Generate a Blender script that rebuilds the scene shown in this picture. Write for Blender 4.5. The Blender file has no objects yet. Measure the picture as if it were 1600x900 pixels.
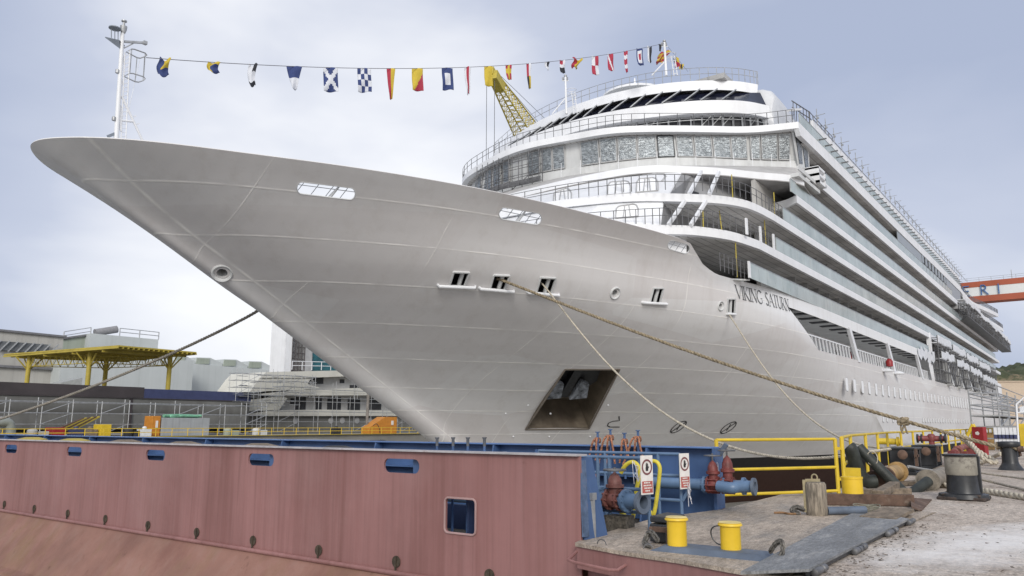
import bpy, bmesh, math, random
import numpy as np
from mathutils import Vector, Matrix, noise
from mathutils.bvhtree import BVHTree
random.seed(7)
R = math.radians
D = bpy.data
sc = bpy.context.scene
COL = sc.collection

# ------------------------------------------------------------------ camera
F_PX = 1203.0
PITCH = math.atan(214 / F_PX)
AZ = R(36.8)
CAM = Vector((0, 0, 1.6))
cam = D.cameras.new('camera')
cam.sensor_width = 36
cam.lens = F_PX / 1600 * 36
cam.clip_start = 0.1
cam.clip_end = 6000
camo = D.objects.new('camera', cam)
COL.objects.link(camo)
camo.location = CAM
camo.rotation_euler = (R(90) + PITCH, 0, AZ - R(90))
sc.camera = camo

# ------------------------------------------------------------------ sky, sun, exposure
SUN_EL = R(27)
SUN_AZ = R(218)          # direction (from +X, counter-clockwise) the light comes from
w = D.worlds.new('World')
sc.world = w
w.use_nodes = True
nt = w.node_tree
nt.nodes.clear()
def wn(t, **k):
    n = nt.nodes.new(t)
    for a, b in k.items():
        setattr(n, a, b)
    return n
wo = wn('ShaderNodeOutputWorld')
wb = wn('ShaderNodeBackground')
wb.inputs[1].default_value = 0.1
sky = wn('ShaderNodeTexSky', sky_type='NISHITA', sun_disc=False)
sky.sun_elevation = SUN_EL
sky.sun_rotation = R(90) - SUN_AZ
sky.air_density = 1.0
sky.dust_density = 2.0
tc = wn('ShaderNodeTexCoord')
mp = wn('ShaderNodeMapping')
mp.inputs['Scale'].default_value = (1.0, 1.0, 2.2)
mp.inputs['Location'].default_value = (0.35, 0.1, 0.0)
nz = wn('ShaderNodeTexNoise')
nz.inputs['Scale'].default_value = 1.7
nz.inputs['Detail'].default_value = 5
nz.inputs['Roughness'].default_value = 0.5
nz.inputs['Distortion'].default_value = 0.3
sx = wn('ShaderNodeSeparateXYZ')
# cloud brightness: palest a hand above the horizon and towards the sun's side, darker and bluer overhead
el = wn('ShaderNodeValToRGB')
el.color_ramp.interpolation = 'EASE'
el.color_ramp.elements[0].position = 0.0; el.color_ramp.elements[0].color = (.20, .20, .20, 1)
el.color_ramp.elements[1].position = 0.75; el.color_ramp.elements[1].color = (.0, .0, .0, 1)
for p_, v_ in ((.16, .22), (.30, .12), (.42, .02), (.52, .0)):
    e_ = el.color_ramp.elements.new(p_); e_.color = (v_, v_, v_, 1)
dt = wn('ShaderNodeVectorMath', operation='DOT_PRODUCT')
dt.inputs[1].default_value = (0.60, 0.735, 0.315)      # a thinner, glowing patch of cloud over the bow
dm = wn('ShaderNodeMapRange', interpolation_type='SMOOTHSTEP')
dm.inputs['From Min'].default_value = 0.90
dm.inputs['From Max'].default_value = 1.0
dm.inputs['To Max'].default_value = 0.85
# brightness added to the unseen sun-side cloud behind the camera, to light the hull
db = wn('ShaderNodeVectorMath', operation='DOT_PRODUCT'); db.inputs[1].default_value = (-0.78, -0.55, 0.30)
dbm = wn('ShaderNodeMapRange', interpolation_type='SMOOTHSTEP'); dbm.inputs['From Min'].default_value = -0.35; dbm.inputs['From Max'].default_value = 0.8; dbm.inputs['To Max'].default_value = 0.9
ad3 = wn('ShaderNodeMath', operation='ADD')
ad = wn('ShaderNodeMath', operation='ADD')
ad2 = wn('ShaderNodeMath', operation='ADD')
nm_ = wn('ShaderNodeMath', operation='MULTIPLY_ADD')
nm_.inputs[1].default_value = 1.7
nm_.inputs[2].default_value = -0.81
cr = wn('ShaderNodeValToRGB')
cr.color_ramp.elements[0].position = 0.05
cr.color_ramp.elements[0].color = (3.5, 4.0, 5.3, 1)
cr.color_ramp.elements[1].position = 0.95
cr.color_ramp.elements[1].color = (8.0, 8.1, 8.4, 1)
e_ = cr.color_ramp.elements.new(0.5); e_.color = (4.7, 5.1, 6.2, 1)
mx = wn('ShaderNodeMix', data_type='RGBA')
mx.inputs['Factor'].default_value = 0.95
L = nt.links.new
L(tc.outputs['Generated'], mp.inputs[0]); L(mp.outputs[0], nz.inputs['Vector'])
L(tc.outputs['Generated'], sx.inputs[0]); L(sx.outputs['Z'], el.inputs[0])
L(tc.outputs['Generated'], dt.inputs[0]); L(nz.outputs[0], nm_.inputs[0])
L(el.outputs[0], ad.inputs[0]); L(nm_.outputs[0], ad.inputs[1])
L(ad.outputs[0], ad2.inputs[0]); L(dt.outputs['Value'], dm.inputs['Value']); L(dm.outputs[0], ad2.inputs[1])
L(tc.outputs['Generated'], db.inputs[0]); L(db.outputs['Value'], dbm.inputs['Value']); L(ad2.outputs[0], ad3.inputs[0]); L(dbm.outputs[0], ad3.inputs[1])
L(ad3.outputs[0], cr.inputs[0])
L(sky.outputs[0], mx.inputs['A']); L(cr.outputs[0], mx.inputs['B'])
L(mx.outputs['Result'], wb.inputs[0]); L(wb.outputs[0], wo.inputs[0])

sl = D.lights.new('sun', 'SUN')
sl.energy = 1.5
sl.angle = R(20)
sl.color = (1, 0.96, 0.9)
so = D.objects.new('sun', sl)
COL.objects.link(so)
sd = Vector((math.cos(SUN_AZ) * math.cos(SUN_EL), math.sin(SUN_AZ) * math.cos(SUN_EL), math.sin(SUN_EL)))
so.rotation_euler = sd.to_track_quat('Z', 'Y').to_euler()

sc.view_settings.view_transform = 'Standard'
sc.view_settings.look = 'None'
sc.view_settings.exposure = 0.34
sc.view_settings.gamma = 1
sc.render.engine = 'CYCLES'
sc.cycles.max_bounces = 7
sc.cycles.diffuse_bounces = 6
sc.cycles.use_denoising = True

# ------------------------------------------------------------------ surveying helpers (photo pixel -> point on a real plane)
cp, sp_, ca, sa = math.cos(PITCH), math.sin(PITCH), math.cos(AZ), math.sin(AZ)
def ray(x, y):
    r, u = x - 800, 450 - y
    f = F_PX * cp - u * sp_
    return Vector((f * ca + r * sa, f * sa - r * ca, F_PX * sp_ + u * cp))
def on(x, y, ax, v):
    d = ray(x, y)
    return CAM + d * ((v - CAM[ax]) / d[ax])
def pr(p):
    q = Vector(p) - CAM
    f = q.x * ca + q.y * sa
    r = q.x * sa - q.y * ca
    d = f * cp + q.z * sp_
    return 800 + F_PX * r / d, 450 - F_PX * (-f * sp_ + q.z * cp) / d

# ------------------------------------------------------------------ materials
MATS = {}
def mat(name, col, rough=0.6, metal=0.0, var=0.12, scale=1.5, bump=0.0, bscale=8.0, streak=None, spots=None, spec=0.5, stretch=(1, 1, 1), grain=0.0, gscale=45):
    """painted / weathered surface: two noise scales of colour variation, optional vertical streaks and stains"""
    if name in MATS:
        return MATS[name]
    m = D.materials.new(name)
    m.use_nodes = True
    n = m.node_tree
    b = n.nodes['Principled BSDF']
    b.inputs['Roughness'].default_value = rough
    b.inputs['Metallic'].default_value = metal
    b.inputs['Specular IOR Level'].default_value = spec
    tc = n.nodes.new('ShaderNodeTexCoord')
    mpn = n.nodes.new('ShaderNodeMapping')
    mpn.inputs['Scale'].default_value = stretch
    n.links.new(tc.outputs['Object'], mpn.inputs[0])
    out = None
    def noise_node(s, det=6, vec=mpn, r=0.6):
        a = n.nodes.new('ShaderNodeTexNoise')
        a.inputs['Scale'].default_value = s
        a.inputs['Detail'].default_value = det
        a.inputs['Roughness'].default_value = r
        n.links.new(vec.outputs[0], a.inputs['Vector'])
        return a
    a = noise_node(scale)
    rmp = n.nodes.new('ShaderNodeValToRGB')
    c = Vector(col[:3])
    lo = c * (1 - var * 1.6)
    hi = c * (1 + var)
    rmp.color_ramp.elements[0].position = 0.3
    rmp.color_ramp.elements[0].color = (*lo, 1)
    rmp.color_ramp.elements[1].position = 0.7
    rmp.color_ramp.elements[1].color = (*hi, 1)
    n.links.new(a.outputs[0], rmp.inputs[0])
    out = rmp.outputs[0]
    def over(out, colr, fac_socket):
        mxn = n.nodes.new('ShaderNodeMix')
        mxn.data_type = 'RGBA'
        n.links.new(out, mxn.inputs['A'])
        mxn.inputs['B'].default_value = (*colr, 1)
        n.links.new(fac_socket, mxn.inputs['Factor'])
        return mxn.outputs['Result']
    def thr(sock, lo_, hi_, amt):
        mrn = n.nodes.new('ShaderNodeMapRange')
        mrn.inputs['From Min'].default_value = lo_
        mrn.inputs['From Max'].default_value = hi_
        mrn.inputs['To Max'].default_value = amt
        n.links.new(sock, mrn.inputs['Value'])
        return mrn.outputs[0]
    if streak:          # (colour, amount, frequency)
        for k, (colr, amt, fr, zst) in enumerate(streak):
            m2 = n.nodes.new('ShaderNodeMapping')
            m2.inputs['Scale'].default_value = (fr, fr, zst)
            m2.inputs['Location'].default_value = (k * 3.7, k * 1.3, k)
            n.links.new(tc.outputs['Object'], m2.inputs[0])
            s = noise_node(1.0, 5, m2, 0.65)
            out = over(out, colr, thr(s.outputs[0], 0.48, 0.72, amt))
    if spots:
        for k, (colr, amt, fr, t) in enumerate(spots):
            s = noise_node(fr, 8, mpn, 0.7)
            out = over(out, colr, thr(s.outputs[0], t, t + 0.12, amt))
    if grain:
        for gs in (gscale, gscale * .3):
            g = noise_node(gs, 3, r=.75)
            gr = n.nodes.new('ShaderNodeMapRange'); gr.inputs['From Min'].default_value = .32; gr.inputs['From Max'].default_value = .68
            gr.inputs['To Min'].default_value = 1 - grain; gr.inputs['To Max'].default_value = 1 + grain
            n.links.new(g.outputs[0], gr.inputs['Value'])
            vm = n.nodes.new('ShaderNodeVectorMath'); vm.operation = 'SCALE'
            n.links.new(out, vm.inputs[0]); n.links.new(gr.outputs[0], vm.inputs['Scale']); out = vm.outputs[0]
    n.links.new(out, b.inputs['Base Color'])
    if bump:
        bn = n.nodes.new('ShaderNodeBump')
        bn.inputs['Strength'].default_value = bump
        bn.inputs['Distance'].default_value = 0.02
        s = noise_node(bscale, 6)
        n.links.new(s.outputs[0], bn.inputs['Height'])
        n.links.new(bn.outputs[0], b.inputs['Normal'])
    MATS[name] = m
    return m

WHITE = mat('ship_white_paint', (0.80, 0.81, 0.83), 0.45, var=0.04, scale=0.35, streak=[((0.55, 0.55, 0.54), 0.25, 1.2, 0.12)])
DULLWHITE = mat('dull_white_primer', (0.62, 0.63, 0.63), 0.6, var=0.08, scale=0.8, streak=[((0.4, 0.4, 0.39), 0.35, 1.5, 0.2)])
OFFWHITE = mat('primer_grey', (0.42, 0.42, 0.42), 0.6, var=0.12, scale=0.5)
SOFFIT = mat('bare_deckhead', (0.16, 0.155, 0.15), 0.75, var=0.22, scale=0.5)
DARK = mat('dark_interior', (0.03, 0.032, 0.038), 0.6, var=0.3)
DARKGLASS = mat('tinted_glass', (0.012, 0.014, 0.03), 0.12, var=0.3, spec=0.8)
GALV = mat('galvanised_tube', (0.42, 0.43, 0.44), 0.45, metal=0.5, var=0.2, scale=3)
DGALV = mat('grimy_scaffold_tube', (0.15, 0.15, 0.155), 0.5, metal=0.3, var=0.3, scale=2)
PLANK = mat('scaffold_plank', (0.30, 0.29, 0.27), 0.8, var=0.2)
SHEET = mat('white_protective_sheet', (0.72, 0.74, 0.77), 0.4, var=0.1, scale=3, bump=0.5, bscale=3)
FILM = mat('window_film', (0.93, 0.935, 0.94), 0.35, var=0.05, scale=3)
REDWALL = mat('faded_red_steel', (0.285, 0.140, 0.132), 0.55, var=0.10, scale=0.5,
              streak=[((0.21, 0.09, 0.08), 0.6, 3.2, 0.10), ((0.33, 0.18, 0.175), 0.3, 5.5, 0.14), ((0.12, 0.04, 0.03), 0.5, 1.1, 0.06), ((0.12, 0.055, 0.045), 0.3, 12.0, 0.35), ((0.34, 0.22, 0.21), 0.25, 0.5, 0.5)],
              spots=[((0.10, 0.03, 0.02), 0.6, 1.6, 0.66)], bump=0.15, bscale=3)
REDSLOPE = mat('rusted_red_slope', (0.25, 0.13, 0.10), 0.75, var=0.16, scale=0.8,
               streak=[((0.20, 0.13, 0.06), 0.6, 1.1, 0.25), ((0.27, 0.17, 0.14), 0.4, 3.0, 0.4), ((0.14, 0.05, 0.04), 0.5, 0.9, 0.3)],
               spots=[((0.28, 0.165, 0.14), 0.5, 0.8, 0.58), ((.10, .045, .03), .6, 3.0, .60)], bump=0.3, bscale=14)
BLUE = mat('gate_blue_paint', (0.065, 0.125, 0.27), 0.45, var=0.15, scale=0.8, streak=[((0.035, 0.075, 0.17), 0.5, 1.6, 0.3)], spots=[((0.15, 0.12, 0.1), 0.5, 4.0, 0.68)])
PIPEBLUE = mat('pipe_blue_paint', (0.105, 0.175, 0.29), 0.4, var=0.15, scale=2, spots=[((0.25, 0.24, 0.22), 0.5, 6.0, 0.62)])
FADEBLUE = mat('worn_grey_blue_paint', (0.11, 0.14, 0.19), 0.6, var=0.18, scale=3, spots=[((0.12, 0.10, 0.08), 0.7, 5.0, 0.60)])
YELLOW = mat('safety_yellow_paint', (0.66, 0.47, 0.03), 0.5, var=0.12, scale=2, spots=[((0.20, 0.13, 0.04), 0.8, 7.0, 0.63)])
BOLYEL = mat('bollard_yellow_paint', (0.78, 0.52, 0.03), 0.42, var=0.08, scale=2, spots=[((0.16, 0.11, 0.04), 0.8, 7.0, 0.62), ((0.08, 0.06, 0.04), 0.8, 22.0, 0.66)])
CRANEYEL = mat('crane_yellow_paint', (0.50, 0.40, 0.06), 0.6, var=0.15)
CANOPY = mat('canopy_yellow_paint', (0.42, 0.33, 0.05), 0.6, var=0.15, scale=0.5)
RUSTVALVE = mat('red_oxide_cast_iron', (0.16, 0.062, 0.052), 0.6, var=0.3, scale=7, spots=[((0.3, 0.17, 0.13), 0.5, 9.0, 0.58)])
RUST = mat('rusty_steel', (0.115, 0.07, 0.05), 0.85, var=0.3, scale=5, spots=[((0.24, 0.19, 0.15), 0.6, 4.0, 0.57)], bump=0.4, bscale=20)
MAROON = mat('maroon_paint', (0.20, 0.045, 0.045), 0.5, var=0.2, scale=3, spots=[((0.28, 0.2, 0.17), 0.5, 6, 0.62)])
RED = mat('signal_red_paint', (0.30, 0.02, 0.025), 0.45, var=0.15, scale=3)
ORANGE = mat('cabinet_orange_paint', (0.55, 0.22, 0.03), 0.5, var=0.1)
BLACK = mat('black_paint', (0.022, 0.024, 0.028), 0.4, var=0.35, scale=5, spots=[((0.12, 0.11, 0.1), 0.5, 6.0, 0.6)])
RUBBER = mat('black_rubber_hose', (0.03, 0.035, 0.03), 0.55, var=0.3, scale=5, bump=0.3, bscale=30)
TIMBER = mat('weathered_timber', (0.22, 0.175, 0.13), 0.9, var=0.35, scale=3, bump=0.7, bscale=14, stretch=(1, 4, 4))
POSTWOOD = mat('grey_split_timber', (0.27, 0.23, 0.18), 0.9, var=0.45, scale=9, bump=0.9, bscale=12, stretch=(3, 3, 0.4))
ROPE = mat('pale_mooring_rope', (0.52, 0.47, 0.38), 0.9, var=0.25, scale=9)
TANROPE = mat('tan_hemp_rope', (0.30, 0.245, 0.165), 0.95, var=0.35, scale=9)
DARKROPE = mat('dark_wire_rope', (0.28, 0.255, 0.215), 0.8, var=0.3, scale=9)
BALUSTR = mat('filmed_balustrade_glass', (0.42, 0.48, 0.475), 0.25, var=0.12, scale=0.4, streak=[((0.52, 0.56, 0.54), 0.6, 1.6, 0.4), ((0.22, 0.29, 0.28), 0.5, 0.35, 0.4)])
SIGNWHITE = mat('sign_white', (0.75, 0.72, 0.68), 0.5, var=0.08, scale=8)
SIGNRED = mat('sign_red', (0.42, 0.10, 0.08), 0.5, var=0.1, scale=8)
CONCBLD = mat('shed_cladding', (0.50, 0.53, 0.53), 0.7, var=0.07, scale=0.06, streak=[((0.38, 0.41, 0.40), 0.4, 0.7, 0.02)])
CLADGREEN = mat('grey_green_cladding', (0.34, 0.38, 0.32), 0.7, var=0.1, scale=0.08, streak=[((0.22, 0.25, 0.2), 0.5, 1.2, 0.02)])
CLADTAN = mat('ribbed_grey_cladding', (0.42, 0.41, 0.38), 0.7, var=0.08, scale=0.1, streak=[((0.30, 0.29, 0.27), 0.5, 1.4, 0.02)])
DARKHULL = mat('dark_grey_hull_primer', (0.17, 0.17, 0.16), 0.6, var=0.2, scale=0.15, streak=[((0.07, 0.065, 0.06), 0.5, 0.3, 0.1)])
DARKTOP = mat('brown_black_bulwark', (0.06, 0.05, 0.052), 0.5, var=0.2, scale=0.2)
NAVY = mat('navy_bulwark', (0.045, 0.055, 0.13), 0.5, var=0.1)
CREAM = mat('yacht_cream_filler', (0.60, 0.59, 0.53), 0.6, var=0.06, scale=0.3)
GANTRED = mat('gantry_red_paint', (0.36, 0.085, 0.04), 0.6, var=0.1, scale=0.1)
GANTWHITE = mat('gantry_white_paint', (0.66, 0.67, 0.66), 0.6, var=0.05, scale=0.1)
LETBLUE = mat('letter_blue', (0.05, 0.13, 0.32), 0.6)
INK = mat('black_lettering', (0.02, 0.02, 0.022), 0.5)
NAMEINK = mat('dark_grey_lettering', (0.13, 0.135, 0.14), 0.5)
GREENNET = mat('green_netting', (0.18, 0.42, 0.28), 0.8, var=0.3, scale=2)
TEAL = mat('teal_curtain', (0.025, 0.13, 0.16), 0.5, var=0.3, scale=0.4)
SANDWALL = mat('sand_rendered_wall', (0.52, 0.42, 0.32), 0.8, var=0.06)

def hull_material():
    m = D.materials.new('grey_hull_paint')
    m.use_nodes = True
    n = m.node_tree
    b = n.nodes['Principled BSDF']
    b.inputs['Roughness'].default_value = 0.6
    b.inputs['Specular IOR Level'].default_value = 0.3
    tc = n.nodes.new('ShaderNodeTexCoord')
    s = n.nodes.new('ShaderNodeSeparateXYZ')
    L = n.links.new
    L(tc.outputs['Object'], s.inputs[0])
    def mth(op, a, b_=None, clamp=False):
        k = n.nodes.new('ShaderNodeMath')
        k.operation = op
        k.use_clamp = clamp
        for i, v in enumerate((a, b_)):
            if v is None: continue
            if isinstance(v, (int, float)): k.inputs[i].default_value = v
            else: L(v, k.inputs[i])
        return k.outputs[0]
    # object space origin sits at HULL_O
    X = mth('ADD', s.outputs['X'], HULL_O.x)
    Z = mth('ADD', s.outputs['Z'], HULL_O.z)
    nA = n.nodes.new('ShaderNodeTexNoise'); nA.inputs['Scale'].default_value = 0.12; nA.inputs['Detail'].default_value = 5
    L(tc.outputs['Object'], nA.inputs['Vector'])
    # wobble makes the weld lines less ruled
    seams = None
    def line(expr, pos, wdt):
        d = mth('ABSOLUTE', mth('SUBTRACT', expr, pos))
        v = mth('SUBTRACT', 1.0, mth('DIVIDE', d, wdt), True)
        return v
    wob = mth('MULTIPLY', mth('SUBTRACT', nA.outputs[0], 0.5), 0.10)
    Zw = mth('ADD', Z, wob)
    vals = [line(Zw, p, 0.05) for p in (11.75, 10.1, 8.45, 6.8, 5.2, 3.7, 2.45, 1.0)]
    XS = mth('ADD', X, mth('MULTIPLY', Z, 0.10))
    gmr = n.nodes.new('ShaderNodeMapRange'); gmr.inputs['From Min'].default_value = .46; gmr.inputs['From Max'].default_value = .52; gmr.inputs['To Min'].default_value = .12
    nG = n.nodes.new('ShaderNodeTexNoise'); nG.inputs['Scale'].default_value = 0.22; nG.inputs['Detail'].default_value = 0
    L(tc.outputs['Object'], nG.inputs['Vector']); L(nG.outputs[0], gmr.inputs['Value'])
    for k, p in enumerate((20.2, 28.2, 36.4, 44.6, 52.6, 60.8, 69.0)):
        # vertical butts, each only over part of the height, staggered
        v = mth('MULTIPLY', line(XS, p, 0.045), gmr.outputs[0])
        vals.append(v)
    XT = mth('ADD', X, mth('MULTIPLY', Z, 0.06))
    for k, p in enumerate((24.1, 32.3, 40.3, 48.8)):
        v = mth('MULTIPLY', mth('MULTIPLY', line(XT, p, 0.04), gmr.outputs[0]), mth('LESS_THAN', Z, 8.45))
        vals.append(v)
    vals.append(line(mth('ADD', X, mth('MULTIPLY', Z, 1.98)), 38.6, 0.10))
    acc = vals[0]
    for v in vals[1:]:
        acc = mth('MAXIMUM', acc, v)
    # broken brightness along the seam
    nB = n.nodes.new('ShaderNodeTexNoise'); nB.inputs['Scale'].default_value = 0.9; nB.inputs['Detail'].default_value = 3
    L(tc.outputs['Object'], nB.inputs['Vector'])
    br = n.nodes.new('ShaderNodeMapRange'); br.inputs['From Min'].default_value = 0.36; br.inputs['From Max'].default_value = 0.62
    br.inputs['To Min'].default_value = 0.25
    br.inputs['To Max'].default_value = 1.0
    L(nB.outputs[0], br.inputs['Value'])
    acc = mth('MULTIPLY', acc, br.outputs[0])
    # base: light grey paint, plate by plate slightly different
    plate = n.nodes.new('ShaderNodeTexVoronoi'); plate.inputs['Scale'].default_value = 0.16
    mpn = n.nodes.new('ShaderNodeMapping'); mpn.inputs['Scale'].default_value = (0.6, 0.2, 2.4)
    L(tc.outputs['Object'], mpn.inputs[0]); L(mpn.outputs[0], plate.inputs['Vector'])
    rm = n.nodes.new('ShaderNodeValToRGB')
    rm.color_ramp.elements[0].position = 0.25; rm.color_ramp.elements[0].color = (0.675, 0.665, 0.66, 1)
    rm.color_ramp.elements[1].position = 0.75; rm.color_ramp.elements[1].color = (0.745, 0.74, 0.738, 1)
    nC = n.nodes.new('ShaderNodeTexNoise'); nC.inputs['Scale'].default_value = 1.0; nC.inputs['Detail'].default_value = 6
    mp2 = n.nodes.new('ShaderNodeMapping'); mp2.inputs['Scale'].default_value = (0.12, 0.12, 0.9)
    L(tc.outputs['Object'], mp2.inputs[0]); L(mp2.outputs[0], nC.inputs['Vector'])
    L(nC.outputs[0], rm.inputs[0])
    def mix(fac, a, bcol):
        k = n.nodes.new('ShaderNodeMix'); k.data_type = 'RGBA'
        if isinstance(fac, (int, float)): k.inputs['Factor'].default_value = fac
        else: L(fac, k.inputs['Factor'])
        L(a, k.inputs['A'])
        if isinstance(bcol, tuple): k.inputs['B'].default_value = (*bcol, 1)
        else: L(bcol, k.inputs['B'])
        return k.outputs['Result']
    bw = n.nodes.new('ShaderNodeMapRange'); bw.inputs['From Min'].default_value = 0; bw.inputs['From Max'].default_value = 1
    bw.inputs['To Min'].default_value = 0; bw.inputs['To Max'].default_value = 0.26
    pv = n.nodes.new('ShaderNodeSeparateColor'); L(plate.outputs['Color'], pv.inputs[0]); L(pv.outputs[0], bw.inputs['Value'])
    c = mix(bw.outputs[0], rm.outputs[0], (0.43, 0.355, 0.33))
    # upper side whiter amidships, partly the flare's lighter shading put into the colour
    wl = n.nodes.new('ShaderNodeMapRange'); wl.inputs['From Min'].default_value = 0; wl.inputs['From Max'].default_value = 1.0
    top = mth('SUBTRACT', Z, mth('ADD', 7.45, mth('MULTIPLY', mth('MAXIMUM', mth('SUBTRACT', 62.0, X), 0.0), 0.16)))
    L(top, wl.inputs['Value'])
    xf = n.nodes.new('ShaderNodeMapRange'); xf.inputs['From Min'].default_value = 41; xf.inputs['From Max'].default_value = 49
    L(X, xf.inputs['Value'])
    c = mix(mth('MULTIPLY', wl.outputs[0], xf.outputs[0]), c, (0.80, 0.81, 0.825))
    mp3 = n.nodes.new('ShaderNodeMapping'); mp3.inputs['Scale'].default_value = (1.1, 1.1, 0.10)
    nS = n.nodes.new('ShaderNodeTexNoise'); nS.inputs['Scale'].default_value = 1.0; nS.inputs['Detail'].default_value = 7; nS.inputs['Roughness'].default_value = .7
    L(tc.outputs['Object'], mp3.inputs[0]); L(mp3.outputs[0], nS.inputs['Vector'])
    sm_ = n.nodes.new('ShaderNodeMapRange'); sm_.inputs['From Min'].default_value = .5; sm_.inputs['From Max'].default_value = .72; sm_.inputs['To Max'].default_value = .22
    L(nS.outputs[0], sm_.inputs['Value']); c = mix(sm_.outputs[0], c, (0.42, 0.38, 0.34))
    c = mix(acc, c, (0.90, 0.88, 0.84))
    c = mix(mth('LESS_THAN', Z, -1.05), c, (0.02, 0.018, 0.02))
    c = mix(mth('LESS_THAN', Z, -2.3), c, (0.05, 0.022, 0.016))
    L(c, b.inputs['Base Color'])
    bn = n.nodes.new('ShaderNodeBump'); bn.inputs['Strength'].default_value = 0.35; bn.inputs['Distance'].default_value = 0.12
    # plating drawn in slightly between frames and stringers
    fx = mth('MULTIPLY', mth('SINE', mth('MULTIPLY', XS, 9.0)), 0.035); fz = mth('MULTIPLY', mth('SINE', mth('MULTIPLY', Z, 7.6)), 0.05)
    hb_ = mth('ADD', mth('ADD', fx, fz), mth('ADD', mth('MULTIPLY', nC.outputs[0], 0.35), mth('MULTIPLY', acc, 0.3)))
    L(hb_, bn.inputs['Height']); L(bn.outputs[0], b.inputs['Normal'])
    return m
HULL_O = Vector((120, 34.3, -5))

# ------------------------------------------------------------------ object helpers
ORG = {}
def tag(o, label=None, cat=None, group=None, kind=None):
    for k, v in (('label', label), ('category', cat), ('group', group), ('kind', kind)):
        if v: o[k] = v
    return o
def thing(name, loc, label, cat, group=None):
    o = D.objects.new(name, None)
    o.empty_display_size = 0.2
    COL.objects.link(o)
    o.location = loc
    ORG[o] = Vector(loc)
    return tag(o, label, cat, group)

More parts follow.
